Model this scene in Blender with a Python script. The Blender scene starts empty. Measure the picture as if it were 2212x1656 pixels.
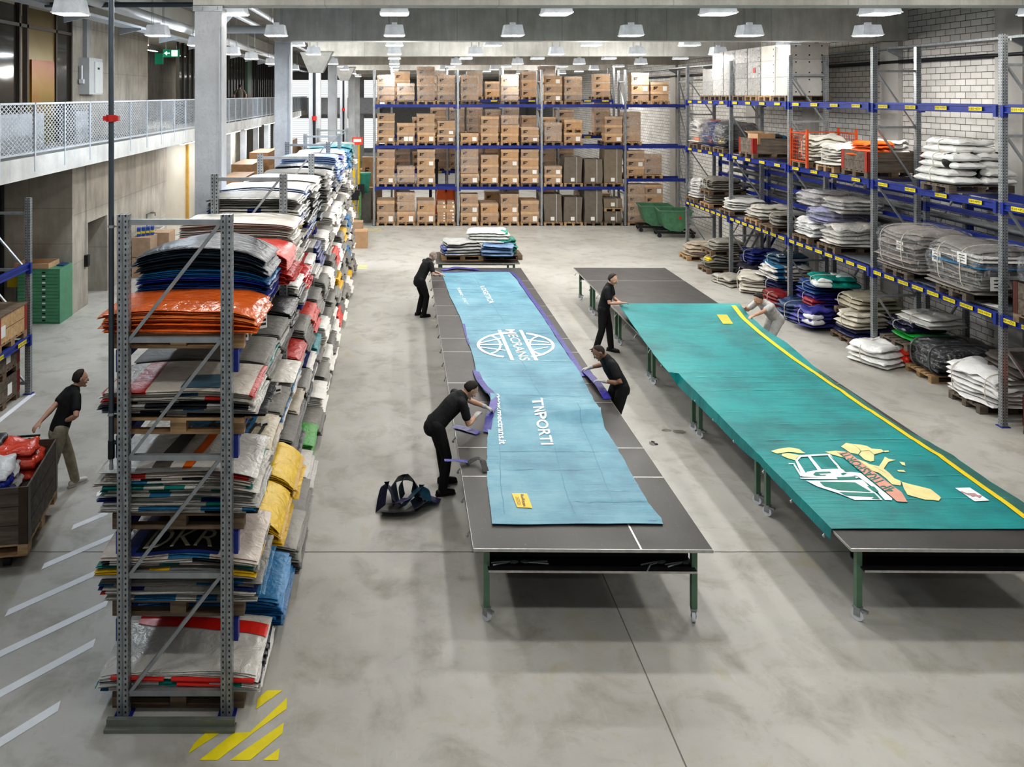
import bpy, bmesh, math, random
from mathutils import Vector, Matrix, noise
C = bpy.context.scene.collection
R = random.Random(11)
V = Vector
PI = math.pi
# view camera: one-point perspective, principal point at pixel (852,204), focal length 1740 px
F, U0, V0, H = 1740.0, 852.0, 204.0, 5.6


def P(u, v, z=0.0):
    "pixel -> point on the horizontal plane at height z"
    y = F * (H - z) / (v - V0)
    return V(((u - U0) / F * y, y, z))


def Q(u, v, y):
    "pixel -> point on the plane at depth y"
    return V(((u - U0) / F * y, y, H - (v - V0) / F * y))


def col(h, g=2.2):
    h = h.lstrip('#')
    out = []
    for i in (0, 2, 4):
        c = int(h[i:i + 2], 16) / 255
        out.append(c / 12.92 if c <= 0.04045 else ((c + .055) / 1.055) ** 2.4)
    return (out[0], out[1], out[2], 1.0)


# ------------------------------------------------------------------ node helper
class NT:
    def __init__(s, name):
        s.m = bpy.data.materials.new(name)
        s.m.use_nodes = True
        s.t = s.m.node_tree
        s.t.nodes.clear()
        s.out = s.t.nodes.new('ShaderNodeOutputMaterial')

    def n(s, typ, inp=None, **kw):
        nd = s.t.nodes.new('ShaderNode' + typ)
        for k, v in kw.items():
            setattr(nd, k, v)
        for k, v in (inp or {}).items():
            s.set(nd.inputs[k], v)
        return nd

    def set(s, sock, v):
        if isinstance(v, bpy.types.NodeSocket):
            s.t.links.new(v, sock)
        elif v is not None:
            sock.default_value = v

    def math(s, op, a, b=None, c=None, clamp=False):
        nd = s.n('Math', operation=op, use_clamp=clamp)
        for i, x in enumerate((a, b, c)):
            if x is not None:
                s.set(nd.inputs[i], x)
        return nd.outputs[0]

    def mix(s, f, a, b, blend='MIX'):
        nd = s.n('MixRGB', blend_type=blend)
        s.set(nd.inputs[0], f); s.set(nd.inputs[1], a); s.set(nd.inputs[2], b)
        return nd.outputs[0]

    def ramp(s, f, stops, interp='LINEAR'):
        nd = s.n('ValToRGB')
        cr = nd.color_ramp
        cr.interpolation = interp
        while len(cr.elements) < len(stops):
            cr.elements.new(0.5)
        for e, (p, c) in zip(cr.elements, stops):
            e.position = p
            e.color = c if len(c) == 4 else (*c, 1)
        s.set(nd.inputs[0], f)
        return nd.outputs[0]

    def coord(s, which='Object'):
        return s.n('TexCoord').outputs[which]

    def map(s, vec, scale=(1, 1, 1), rot=(0, 0, 0), loc=(0, 0, 0)):
        nd = s.n('Mapping')
        s.set(nd.inputs[0], vec)
        nd.inputs['Scale'].default_value = scale
        nd.inputs['Rotation'].default_value = rot
        s.set(nd.inputs['Location'], loc)
        return nd.outputs[0]

    def noise(s, vec, scale=5, detail=4, rough=.55, dist=0):
        nd = s.n('TexNoise', {'Scale': scale, 'Detail': detail, 'Roughness': rough, 'Distortion': dist})
        s.set(nd.inputs['Vector'], vec)
        return nd.outputs['Fac']

    def sep(s, vec):
        nd = s.n('SeparateXYZ')
        s.set(nd.inputs[0], vec)
        return nd.outputs

    def comb(s, x=0., y=0., z=0.):
        nd = s.n('CombineXYZ')
        for i, a in enumerate((x, y, z)):
            s.set(nd.inputs[i], a)
        return nd.outputs[0]

    def bump(s, h, strength=.3, dist=.02):
        nd = s.n('Bump', {'Strength': strength, 'Distance': dist})
        s.set(nd.inputs['Height'], h)
        return nd.outputs[0]

    def bsdf(s, color, rough=.5, metal=0., normal=None, **kw):
        nd = s.n('BsdfPrincipled')
        s.set(nd.inputs['Base Color'], color)
        s.set(nd.inputs['Roughness'], rough)
        s.set(nd.inputs['Metallic'], metal)
        if normal is not None:
            s.set(nd.inputs['Normal'], normal)
        for k, v in kw.items():
            s.set(nd.inputs[k.replace('_', ' ')], v)
        return nd.outputs[0]

    def done(s, shader):
        s.t.links.new(shader, s.out.inputs[0])
        return s.m


_mc = {}


def M(hexcol, rough=.55, metal=0., var=.18, scale=6., bump=0., spec=None):
    "plain procedural material: colour broken up by noise"
    key = (hexcol, rough, metal, var, scale, bump)
    if key in _mc:
        return _mc[key]
    t = NT('surface ' + hexcol)
    n = t.noise(t.coord(), scale, 5, .6)
    c = col(hexcol)
    lo = [x * (1 - var) for x in c[:3]]
    hi = [min(1, x * (1 + var * .7)) for x in c[:3]]
    cc = t.ramp(n, [(.3, lo), (.7, hi)])
    kw = {}
    if bump:
        kw['normal'] = t.bump(n, bump, .03)
    m = t.done(t.bsdf(cc, rough, metal, **kw))
    _mc[key] = m
    return m


def emis(name, hexcol, strength):
    t = NT(name)
    n = t.noise(t.coord(), 3., 2, .5)
    c = col(hexcol)
    cc = t.mix(t.math('MULTIPLY', n, .1), c, (1, 1, 1, 1))
    e = t.n('Emission', {'Strength': strength})
    t.set(e.inputs[0], cc)
    return t.done(e.outputs[0])


# ------------------------------------------------------------------ mesh builder
class MB:
    def __init__(s):
        s.v, s.f, s.m = [], [], []

    def add(s, vs, fs, mi=0):
        b = len(s.v)
        s.v += [tuple(x) for x in vs]
        s.f += [[b + i for i in f] for f in fs]
        s.m += [mi] * len(fs)
        return s

    def hexa(s, c, mi=0):
        return s.add(c, [(0, 3, 2, 1), (4, 5, 6, 7), (0, 1, 5, 4), (1, 2, 6, 5), (2, 3, 7, 6), (3, 0, 4, 7)], mi)

    def box(s, x0, y0, z0, x1, y1, z1, mi=0):
        return s.hexa([(x0, y0, z0), (x1, y0, z0), (x1, y1, z0), (x0, y1, z0), (x0, y0, z1), (x1, y0, z1), (x1, y1, z1), (x0, y1, z1)], mi)

    def cbox(s, c, d, mi=0):
        return s.box(c[0] - d[0] / 2, c[1] - d[1] / 2, c[2] - d[2] / 2, c[0] + d[0] / 2, c[1] + d[1] / 2, c[2] + d[2] / 2, mi)

    def bar(s, p, q, w, h, mi=0, up=(0, 0, 1)):
        p, q = V(p), V(q)
        d = (q - p).normalized()
        a = d.cross(V(up))
        if a.length < 1e-4:
            a = d.cross(V((1, 0, 0)))
        a.normalize()
        b = a.cross(d)
        a, b = a * w / 2, b * h / 2
        return s.hexa([p - a - b, p + a - b, q + a - b, q - a - b, p - a + b, p + a + b, q + a + b, q - a + b], mi)

    def tube(s, pts, r, n=8, mi=0, cap=True):
        pts = [V(p) for p in pts]
        rs = r if isinstance(r, (list, tuple)) else [r] * len(pts)
        vs, fs = [], []
        a = None
        for i, p in enumerate(pts):
            d = (pts[min(i + 1, len(pts) - 1)] - pts[max(i - 1, 0)]).normalized()
            if a is None:
                a = d.orthogonal().normalized()
            else:
                a = (a - d * a.dot(d))
                a = a.normalized() if a.length > 1e-6 else d.orthogonal().normalized()
            b = d.cross(a)
            for k in range(n):
                t = 2 * PI * k / n
                vs.append(p + (a * math.cos(t) + b * math.sin(t)) * rs[i])
        for i in range(len(pts) - 1):
            for k in range(n):
                fs.append((i * n + k, i * n + (k + 1) % n, (i + 1) * n + (k + 1) % n, (i + 1) * n + k))
        if cap:
            fs.append(tuple(range(n - 1, -1, -1)))
            fs.append(tuple((len(pts) - 1) * n + k for k in range(n)))
        return s.add(vs, fs, mi)

    def prism(s, poly, z0, z1, mi=0):
        n = len(poly)
        vs = [(x, y, z0) for x, y in poly] + [(x, y, z1) for x, y in poly]
        fs = [tuple(range(n - 1, -1, -1)), tuple(range(n, 2 * n))] + [(i, (i + 1) % n, n + (i + 1) % n, n + i) for i in range(n)]
        return s.add(vs, fs, mi)

    def sph(s, c, r, nu=14, nv=9, mi=0, fn=None):
        c = V(c)
        r = r if isinstance(r, (tuple, list)) else (r, r, r)
        vs, fs = [], []
        for j in range(1, nv):
            th = PI * j / nv
            for i in range(nu):
                ph = 2 * PI * i / nu
                d = V((math.sin(th) * math.cos(ph), math.sin(th) * math.sin(ph), math.cos(th)))
                p = V((d.x * r[0], d.y * r[1], d.z * r[2]))
                vs.append(c + (fn(p, d) if fn else p))
        top, bot = V((0, 0, r[2])), V((0, 0, -r[2]))
        vs.append(c + (fn(top, V((0, 0, 1))) if fn else top))
        vs.append(c + (fn(bot, V((0, 0, -1))) if fn else bot))
        T, B = len(vs) - 2, len(vs) - 1
        for j in range(nv - 2):
            for i in range(nu):
                a, b = j * nu + i, j * nu + (i + 1) % nu
                fs.append((a, a + nu, b + nu, b))
        for i in range(nu):
            fs.append((T, i, (i + 1) % nu))
            fs.append((B, (nv - 2) * nu + (i + 1) % nu, (nv - 2) * nu + i))
        return s.add(vs, fs, mi)

    def grid(s, fn, nx, ny, mi=0):
        vs = [fn(i / nx, j / ny) for j in range(ny + 1) for i in range(nx + 1)]
        fs = [(j * (nx + 1) + i, j * (nx + 1) + i + 1, (j + 1) * (nx + 1) + i + 1, (j + 1) * (nx + 1) + i) for j in range(ny) for i in range(nx)]
        return s.add(vs, fs, mi)

    def sheet(s, fn, nx, ny, th=.004, mi=0):
        "thin two-sided sheet"
        n = (nx + 1) * (ny + 1)
        top = [V(fn(i / nx, j / ny)) for j in range(ny + 1) for i in range(nx + 1)]
        low = [p - V((0, 0, th)) for p in top]
        fs = []
        w = nx + 1
        for j in range(ny):
            for i in range(nx):
                q = (j * w + i, j * w + i + 1, (j + 1) * w + i + 1, (j + 1) * w + i)
                fs.append(q)
                fs.append(tuple(n + k for k in reversed(q)))
        ring = [i for i in range(w)] + [j * w + nx for j in range(1, ny + 1)] + [ny * w + i for i in range(nx - 1, -1, -1)] + [j * w for j in range(ny - 1, 0, -1)]
        for a, b in zip(ring, ring[1:] + ring[:1]):
            fs.append((a, n + a, n + b, b))
        return s.add(top + low, fs, mi)

    def mesh(s, name, mats):
        me = bpy.data.meshes.new(name)
        me.from_pydata(s.v, [], s.f)
        for m in (mats if isinstance(mats, (list, tuple)) else [mats]):
            me.materials.append(m)
        if any(s.m):
            me.polygons.foreach_set('material_index', s.m)
        return me

    def build(s, name, mats, parent=None, loc=(0, 0, 0), rz=0., smooth=False, color=None, fix=False):
        me = s.mesh(name, mats)
        if fix or smooth:
            bm = bmesh.new(); bm.from_mesh(me)
            bmesh.ops.recalc_face_normals(bm, faces=bm.faces)
            bm.to_mesh(me); bm.free()
        if smooth:
            me.polygons.foreach_set('use_smooth', [True] * len(me.polygons))
            try:
                me.set_sharp_from_angle(angle=smooth if smooth is not True else 1.0)
            except Exception:
                pass
        return obj(name, me, parent, loc, rz, color)


def obj(name, me, parent=None, loc=(0, 0, 0), rz=0., color=None):
    o = bpy.data.objects.new(name, me)
    C.objects.link(o)
    o.parent = parent
    o.location = loc
    o.rotation_euler = (0, 0, rz)
    if color:
        o.color = color
    return o


def tag(o, label=None, cat=None, group=None, kind=None):
    if label: o['label'] = label
    if cat: o['category'] = cat
    if group: o['group'] = group
    if kind: o['kind'] = kind
    return o


def thing(name, label, cat, loc=(0, 0, 0), rz=0., group=None):
    o = bpy.data.objects.new(name, None)
    C.objects.link(o)
    o.empty_display_size = .2
    o.location = loc
    o.rotation_euler = (0, 0, rz)
    return tag(o, label, cat, group)


def struct(o, label=None):
    o['kind'] = 'structure'
    if label: o['label'] = label
    return o


_kids = {}


def dup(root, loc=None, rz=None, label=None, group=None):
    def cp(o, par):
        c = o.copy()
        C.objects.link(c)
        c.parent = par
        for ch in kids(o):
            cp(ch, c)
        return c
    r = cp(root, None)
    if loc is not None: r.location = loc
    if rz is not None: r.rotation_euler = (0, 0, rz)
    if label: r['label'] = label
    if group: r['group'] = group
    return r


def kids(o):
    if o.name not in _kids:
        _kids[o.name] = [x for x in C.objects if x.parent == o]
    return _kids[o.name]


def text_geo(body, bold=0.):
    cu = bpy.data.curves.new('lettering', 'FONT')
    cu.body = body
    cu.offset = bold
    cu.resolution_u = 3
    o = bpy.data.objects.new('lettering', cu)
    C.objects.link(o)
    dg = bpy.context.evaluated_depsgraph_get()
    me = bpy.data.meshes.new_from_object(o.evaluated_get(dg))
    bpy.data.objects.remove(o); bpy.data.curves.remove(cu)
    bm = bmesh.new(); bm.from_mesh(me); bpy.data.meshes.remove(me)
    bmesh.ops.triangulate(bm, faces=bm.faces)
    vs = [v.co.copy() for v in bm.verts]
    x0, x1 = min(v.x for v in vs), max(v.x for v in vs)
    y0, y1 = min(v.y for v in vs), max(v.y for v in vs)
    for v in bm.verts:
        v.co = V(((v.co.x - x0) / (x1 - x0), (v.co.y - y0) / (y1 - y0), 0))
    for _ in range(2):
        es = [e for e in bm.edges if e.calc_length() > .12]
        if not es: break
        bmesh.ops.subdivide_edges(bm, edges=es, cuts=1)
        bmesh.ops.triangulate(bm, faces=bm.faces)
    bm.verts.index_update()
    out = ([tuple(v.co) for v in bm.verts], [[v.index for v in f.verts] for f in bm.faces])
    bm.free()
    return out


def text_on(mb, body, quad, fn=None, mi=0, bold=0.):
    "lettering on a quad (start-bottom, end-bottom, end-top, start-top); fn maps the flat point to the surface"
    vs, fs = text_geo(body, bold)
    a, b, c, d = [V(q) for q in quad]
    pts = []
    for x, y, _ in vs:
        p = (a * (1 - x) + b * x) * (1 - y) + (d * (1 - x) + c * x) * y
        pts.append(fn(p) if fn else p)
    mb.add(pts, fs, mi)


def clip_poly_grid(poly, n=10):
    "polygon (list of Vector) -> dense triangles so that it can follow a surface"
    bm = bmesh.new()
    vs = [bm.verts.new(p) for p in poly]
    f = bm.faces.new(vs)
    bmesh.ops.triangulate(bm, faces=[f])
    size = max((a - b).length for a in map(V, poly) for b in map(V, poly))
    for _ in range(3):
        es = [e for e in bm.edges if e.calc_length() > size / n]
        if not es: break
        bmesh.ops.subdivide_edges(bm, edges=es, cuts=1)
        bmesh.ops.triangulate(bm, faces=bm.faces)
    bm.verts.index_update()
    out = ([v.co.copy() for v in bm.verts], [[v.index for v in f.verts] for f in bm.faces])
    bm.free()
    return out


def poly_on(mb, poly, fn=None, mi=0, n=10):
    vs, fs = clip_poly_grid(poly, n)
    mb.add([fn(p) if fn else p for p in vs], fs, mi)


ORD = ['first', 'second', 'third', 'fourth', 'fifth', 'sixth', 'seventh', 'eighth', 'ninth', 'tenth', 'eleventh', 'twelfth', 'thirteenth', 'fourteenth', 'fifteenth', 'sixteenth', 'seventeenth', 'eighteenth', 'nineteenth', 'twentieth']
LAMP_W = 46.0
GLOW_W = 40.0
FRONT = .40
WORLD = .2
EXPO = 0.18
VIEW = 'Standard'
LOOK = 'Medium High Contrast'
DAY = []
# ------------------------------------------------------------------ materials
def concrete(name, base, axes='yz', panel=(2.4, .5), stain=.5, rough=.8, seam=.74):
    t = NT(name)
    x, y, z = t.sep(t.coord())
    a = {'x': x, 'y': y, 'z': z}
    uv = t.comb(a[axes[0]], a[axes[1]], 0.)
    n1 = t.noise(t.coord(), 1.1, 5, .6)
    n2 = t.noise(t.map(t.coord(), (3, 3, .5)), 1.6, 5, .65)
    n3 = t.noise(t.coord(), 30, 3, .6)
    c = col(base)
    k = lambda f: tuple(min(1, v * f) for v in c[:3])
    cc = t.ramp(n1, [(.25, k(.72)), (.75, k(1.22))])
    cc = t.mix(t.math('MULTIPLY', t.ramp(n2, [(.42, (0, 0, 0)), (.7, (1, 1, 1))]), stain), cc, (*k(.5), 1))
    cc = t.mix(t.math('MULTIPLY', t.ramp(n3, [(.35, (1, 1, 1)), (.45, (0, 0, 0))]), .25), cc, (*k(.6), 1))
    br = t.n('TexBrick', {'Scale': 1., 'Mortar Size': .012, 'Brick Width': panel[0], 'Row Height': panel[1], 'Mortar Smooth': .3,
                          'Color1': (1, 1, 1, 1), 'Color2': (.93, .93, .92, 1), 'Mortar': (seam, seam, seam, 1)})
    br.offset = .4
    t.set(br.inputs['Vector'], uv)
    cc = t.mix(1., cc, br.outputs[0], 'MULTIPLY')
    return t.done(t.bsdf(cc, rough, normal=t.bump(n3, .25, .01)))


def floor_mat():
    t = NT('sealed concrete floor')
    o = t.coord()
    n1 = t.noise(o, .35, 6, .62)
    n2 = t.noise(o, 1.7, 6, .65, .4)
    n3 = t.noise(o, 11., 5, .7)
    n4 = t.noise(t.map(o, (9, .7, 1), (0, 0, .5)), 2., 5, .6)
    cc = t.ramp(n1, [(.3, col('#a09d97')), (.55, col('#b5b3ad')), (.75, col('#c2c0ba'))])
    cc = t.mix(t.math('MULTIPLY', t.ramp(n2, [(.5, (0, 0, 0)), (.72, (1, 1, 1))]), .6), cc, col('#86806f'))
    cc = t.mix(t.math('MULTIPLY', t.ramp(n2, [(.28, (1, 1, 1)), (.42, (0, 0, 0))]), .5), cc, col('#a39a70'))
    cc = t.mix(t.math('MULTIPLY', t.ramp(n3, [(.6, (0, 0, 0)), (.75, (1, 1, 1))]), .28), cc, col('#6f6c64'))
    cc = t.mix(t.math('MULTIPLY', t.ramp(n4, [(.6, (0, 0, 0)), (.8, (1, 1, 1))]), .16), cc, col('#d8d6d0'))
    rough = t.ramp(n2, [(.3, (.38, .38, .38)), (.7, (.6, .6, .6))])
    return t.done(t.bsdf(cc, rough, normal=t.bump(n3, .08, .01)))


def block_wall_mat():
    t = NT('white concrete block wall')
    x, y, z = t.sep(t.coord())
    br = t.n('TexBrick', {'Scale': 1., 'Mortar Size': .008, 'Brick Width': .33, 'Row Height': .145, 'Mortar Smooth': .2,
                          'Color1': col('#e9e6e1'), 'Color2': col('#d8d5d0'), 'Mortar': col('#5c5853')})
    t.set(br.inputs['Vector'], t.comb(y, z, 0.))
    n = t.noise(t.coord(), 1., 5, .6)
    cc = t.mix(1., br.outputs[0], t.ramp(n, [(.3, (.78, .78, .77)), (.7, (1, 1, 1))]), 'MULTIPLY')
    return t.done(t.bsdf(cc, .75, normal=t.bump(br.outputs['Fac'], -.5, .01)))


def steel_hole_mat():
    "galvanised rack upright with rows of punched slots"
    t = NT('punched galvanised steel')
    x, y, z = t.sep(t.coord())
    nx, ny, nz = t.sep(t.n('NewGeometry').outputs['Normal'])
    side = t.math('GREATER_THAN', t.math('ABSOLUTE', nx), .6)
    lat = t.math('ADD', t.math('MULTIPLY', side, y), t.math('MULTIPLY', t.math('SUBTRACT', 1., side), x))
    band = t.math('LESS_THAN', t.math('ABSOLUTE', t.math('SUBTRACT', t.math('ABSOLUTE', lat), .028)), .0065)
    row = t.math('LESS_THAN', t.math('FRACT', t.math('MULTIPLY', z, 20.)), .42)
    hole = t.math('MULTIPLY', band, row)
    groove = t.math('LESS_THAN', t.math('ABSOLUTE', lat), .008)
    n = t.noise(t.map(t.coord(), (4, 4, 1)), 6., 4, .6)
    cc = t.ramp(n, [(.3, col('#85898c')), (.7, col('#b4b8ba'))])
    cc = t.mix(t.math('MULTIPLY', groove, .5), cc, col('#5d6163'))
    cc = t.mix(hole, cc, col('#15171a'))
    met = t.math('MULTIPLY', t.math('SUBTRACT', 1., hole), .55)
    return t.done(t.bsdf(cc, .42, met))


def lattice_mat():
    "expanded-metal infill: open diamonds"
    t = NT('expanded metal mesh')
    x, y, z = t.sep(t.coord())
    a = t.math('FRACT', t.math('MULTIPLY', t.math('ADD', t.math('MULTIPLY', y, .55), z), 11.))
    b = t.math('FRACT', t.math('MULTIPLY', t.math('SUBTRACT', t.math('MULTIPLY', y, .55), z), 11.))
    m = t.math('MAXIMUM', t.math('LESS_THAN', a, .24), t.math('LESS_THAN', b, .24))
    tr = t.n('BsdfTransparent').outputs[0]
    mx = t.n('MixShader')
    t.set(mx.inputs[0], m); t.set(mx.inputs[1], tr)
    n = t.noise(t.coord(), 4.)
    t.set(mx.inputs[2], t.bsdf(t.ramp(n, [(.3, col('#aab0b6')), (.7, col('#c9ced3'))]), .45, .4))
    return t.done(mx.outputs[0])


def glass_mat(name, tint, alpha=.55, rough=.08):
    t = NT(name)
    n = t.noise(t.coord(), .8, 4)
    g = t.bsdf(t.mix(n, col(tint), tuple(x * .6 for x in col(tint)[:3]) + (1,)), rough, 0., Specular_IOR_Level=.6)
    tr = t.n('BsdfTransparent').outputs[0]
    mx = t.n('MixShader')
    mx.inputs[0].default_value = alpha
    t.set(mx.inputs[1], tr); t.set(mx.inputs[2], g)
    return t.done(mx.outputs[0])


def iridescent(name, c0, c1, c2):
    t = NT(name)
    x, y, z = t.sep(t.coord('Generated'))
    n = t.noise(t.coord('Generated'), 1.4, 3, .5, .6)
    f = t.math('ADD', t.math('MULTIPLY', z, .55), t.math('MULTIPLY', n, .5))
    cc = t.ramp(f, [(.3, col(c0)), (.52, col(c1)), (.78, col(c2))])
    return t.done(t.bsdf(cc, .3, .3))


def wood_mat(name, base, dark, scale=1., rough=.7, axis=0):
    t = NT(name)
    sc = [14, 14, 14]; sc[axis] = 1.2
    rnd = t.n('ObjectInfo').outputs['Random']
    v = t.map(t.coord(), tuple(s * scale for s in sc), loc=t.comb(t.math('MULTIPLY', rnd, 37.), 0., t.math('MULTIPLY', rnd, 11.)))
    n = t.noise(v, 1., 6, .62, .5)
    n2 = t.noise(t.coord(), 3., 3, .5)
    cc = t.ramp(n, [(.3, col(dark)), (.68, col(base))])
    cc = t.mix(t.math('MULTIPLY', t.ramp(n2, [(.4, (1, 1, 1)), (.6, (0, 0, 0))]), .35), cc, col(dark))
    val = t.math('ADD', .8, t.math('MULTIPLY', rnd, .35))
    hsv = t.n('HueSaturation'); t.set(hsv.inputs['Value'], val); t.set(hsv.inputs['Color'], cc)
    return t.done(t.bsdf(hsv.outputs[0], rough, normal=t.bump(n, .2, .01)))


def tarp_mat(name, printed=0., rough=.38, dirt=.45, bump=.35, wr=7.):
    "coated truck tarpaulin, base colour from the object's colour"
    t = NT(name)
    oi = t.n('ObjectInfo')
    rnd = oi.outputs['Random']
    off = t.comb(t.math('MULTIPLY', rnd, 91.), t.math('MULTIPLY', rnd, 53.), t.math('MULTIPLY', rnd, 17.))
    o = t.n('VectorMath', operation='ADD')
    t.set(o.inputs[0], t.coord()); t.set(o.inputs[1], off)
    o = o.outputs[0]
    n1 = t.noise(o, 2.2, 6, .65, .3)
    n2 = t.noise(t.map(o, (1, 1, 5)), 6., 5, .65)
    nw = t.noise(o, wr, 4, .5, 1.2)
    c = oi.outputs['Color']
    if printed:
        x, y, z = t.sep(o)
        cell = t.n('TexWhiteNoise', noise_dimensions='2D')
        t.set(cell.inputs['Vector'], t.comb(t.math('FLOOR', t.math('MULTIPLY', x, 5.3)), t.math('FLOOR', t.math('MULTIPLY', rnd, 997.)), 0.))
        pick = t.math('LESS_THAN', cell.outputs['Value'], printed)
        hue = t.n('TexWhiteNoise', noise_dimensions='1D')
        t.set(hue.inputs['W'], t.math('MULTIPLY', rnd, 713.))
        c2 = t.ramp(hue.outputs['Value'], [(0., col('#2b6c93')), (.3, col('#1e2f6e')), (.5, col('#23262b')), (.66, col('#157f74')), (.8, col('#b6332b')), (.93, col('#d9b01c'))], 'CONSTANT')
        edge = t.math('LESS_THAN', y, 1e9)
        c = t.mix(t.math('MULTIPLY', pick, edge), c, c2)
    drk = t.mix(1., c, (.42, .40, .37, 1), 'MULTIPLY')
    lit = t.mix(.16, c, (1, 1, 1, 1))
    cc = t.mix(t.math('MULTIPLY', t.ramp(n1, [(.45, (0, 0, 0)), (.78, (1, 1, 1))]), dirt), c, drk)
    cc = t.mix(t.math('MULTIPLY', t.ramp(n2, [(.55, (0, 0, 0)), (.75, (1, 1, 1))]), .55), cc, lit)
    cc = t.mix(t.math('MULTIPLY', t.ramp(n2, [(.25, (1, 1, 1)), (.4, (0, 0, 0))]), dirt), cc, drk)
    return t.done(t.bsdf(cc, rough, normal=t.bump(t.math('ADD', nw, t.math('MULTIPLY', n1, .6)), bump, .05)))


def film_mat():
    t = NT('clear shrink wrap film')
    o = t.coord()
    n = t.noise(t.map(o, (1, 1, 4)), 6., 5, .65, 1.5)
    n2 = t.noise(t.map(o, (4, 4, 1)), 5., 5, .65, 1.)
    nn = t.math('MAXIMUM', n, n2)
    f = t.math('ADD', .10, t.math('MULTIPLY', t.ramp(nn, [(.52, (0, 0, 0)), (.72, (1, 1, 1))]), .62))
    g = t.bsdf(col('#dcdde0'), .16, 0., normal=t.bump(nn, 1., .06), Specular_IOR_Level=.9)
    tr = t.n('BsdfTransparent').outputs[0]
    mx = t.n('MixShader')
    t.set(mx.inputs[0], f); t.set(mx.inputs[1], tr); t.set(mx.inputs[2], g)
    return t.done(mx.outputs[0])


def card_mat(name, base, ridged=False):
    t = NT(name)
    rnd = t.n('ObjectInfo').outputs['Random']
    o = t.coord()
    n = t.noise(o, 5., 4, .6)
    c = col(base)
    cc = t.ramp(n, [(.3, tuple(v * .86 for v in c[:3])), (.7, tuple(min(1, v * 1.1) for v in c[:3]))])
    if ridged:
        x, y, z = t.sep(o)
        w = t.math('FRACT', t.math('MULTIPLY', z, 60.))
        cc = t.mix(t.math('MULTIPLY', t.math('LESS_THAN', w, .4), .6), cc, tuple(v * .3 for v in c[:3]) + (1,))
    hsv = t.n('HueSaturation')
    t.set(hsv.inputs['Value'], t.math('ADD', .82, t.math('MULTIPLY', rnd, .32)))
    t.set(hsv.inputs['Saturation'], t.math('ADD', .85, t.math('MULTIPLY', rnd, .3)))
    t.set(hsv.inputs['Color'], cc)
    return t.done(t.bsdf(hsv.outputs[0], .75))


def plate_mat():
    "yellow location label with black marks and a bar code"
    t = NT('yellow location label')
    x, y, z = t.sep(t.coord('Generated'))
    bars = t.math('LESS_THAN', t.noise(t.comb(t.math('MULTIPLY', y, 38.), 0., 0.), 1., 1, .5), .5)
    right = t.math('GREATER_THAN', y, .6)
    zone = t.math('MULTIPLY', t.math('GREATER_THAN', z, .25), t.math('LESS_THAN', z, .78))
    dig = t.math('LESS_THAN', t.noise(t.comb(t.math('MULTIPLY', y, 20.), t.math('MULTIPLY', z, 5.), 0.), 1., 1, .5), .47)
    dz = t.math('MULTIPLY', t.math('MULTIPLY', t.math('GREATER_THAN', y, .08), t.math('LESS_THAN', y, .55)), dig)
    m = t.math('MULTIPLY', zone, t.math('ADD', t.math('MULTIPLY', bars, right), dz), clamp=True)
    return t.done(t.bsdf(t.mix(m, col('#e6d21e'), col('#2a2a18')), .5))


MAT = {}
MAT['floor'] = floor_mat()
MAT['conc_x'] = concrete('board-marked concrete beam', '#d6d4ce', 'xz', (2.6, 3.2), .4)
MAT['conc_wall'] = concrete('board-marked concrete wall', '#b0a99e', 'yz', (3.1, 1.25), .55)
MAT['conc_wall_x'] = concrete('board-marked concrete end wall', '#b0a99e', 'xz', (3.1, .9), .35)
MAT['conc_slab'] = concrete('pale concrete slab edge', '#cfcfcc', 'yz', (5., 3.), .22)
MAT['conc_ceiling'] = concrete('concrete ceiling', '#8d8a84', 'xy', (2.4, 1.2), .4)
MAT['conc_column'] = concrete('smooth pale column concrete', '#c9ccd0', 'xz', (9., 12.), .12, .65, .95)
MAT['block'] = block_wall_mat()
MAT['upright'] = steel_hole_mat()
MAT['zinc'] = M('#a3a7a9', .4, .5, .15, 8)
MAT['zinc_dark'] = M('#6c7072', .45, .5, .2, 8)
MAT['blue_steel'] = M('#26398f', .42, .1, .2, 9)
MAT['lattice'] = lattice_mat()
MAT['rail'] = M('#c4c9d0', .45, .3, .1, 8)
MAT['glass_dark'] = glass_mat('dark partition glass', '#4a4741', .72)
MAT['glass_clear'] = glass_mat('clear window glass', '#cfd8dc', .18)
MAT['wood_pallet'] = wood_mat('pallet softwood', '#c2a47c', '#806448')
MAT['wood_old'] = wood_mat('weathered pallet wood', '#8a7660', '#4d4034')
MAT['wood_grey'] = wood_mat('grey weathered boards', '#83776a', '#4a4139')
MAT['wood_new'] = wood_mat('fresh crate boards', '#d2b48a', '#a8865c')
MAT['tarp'] = tarp_mat('coated tarpaulin')
MAT['tarp_print'] = tarp_mat('printed tarpaulin', .26)
MAT['tarp_matte'] = tarp_mat('grey aged tarpaulin', 0., .55, .42, .25)
MAT['tarp_gloss'] = tarp_mat('glossy tarpaulin', 0., .22, .25, .6, 5.)
MAT['film'] = film_mat()
MAT['card'] = card_mat('brown corrugated cardboard', '#b4967a')
MAT['card_lid'] = card_mat('cardboard lid', '#c2a68a')
MAT['card_flat'] = card_mat('edges of flat cardboard sheets', '#857a6c', True)
MAT['ink'] = M('#2c2622', .7, 0, .1)
MAT['paper'] = M('#eceae6', .7, 0, .05)
MAT['plate'] = plate_mat()
MAT['black'] = M('#17171a', .6, 0, .3)
MAT['black_metal'] = M('#24262a', .45, .3, .2)
MAT['red'] = M('#c02a22', .4, 0, .15)
MAT['white'] = M('#e9eaea', .5, 0, .05)
MAT['pipe_white'] = M('#d6dade', .45, 0, .06)
MAT['pipe_dark'] = M('#4b545c', .38, .3, .15)
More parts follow.
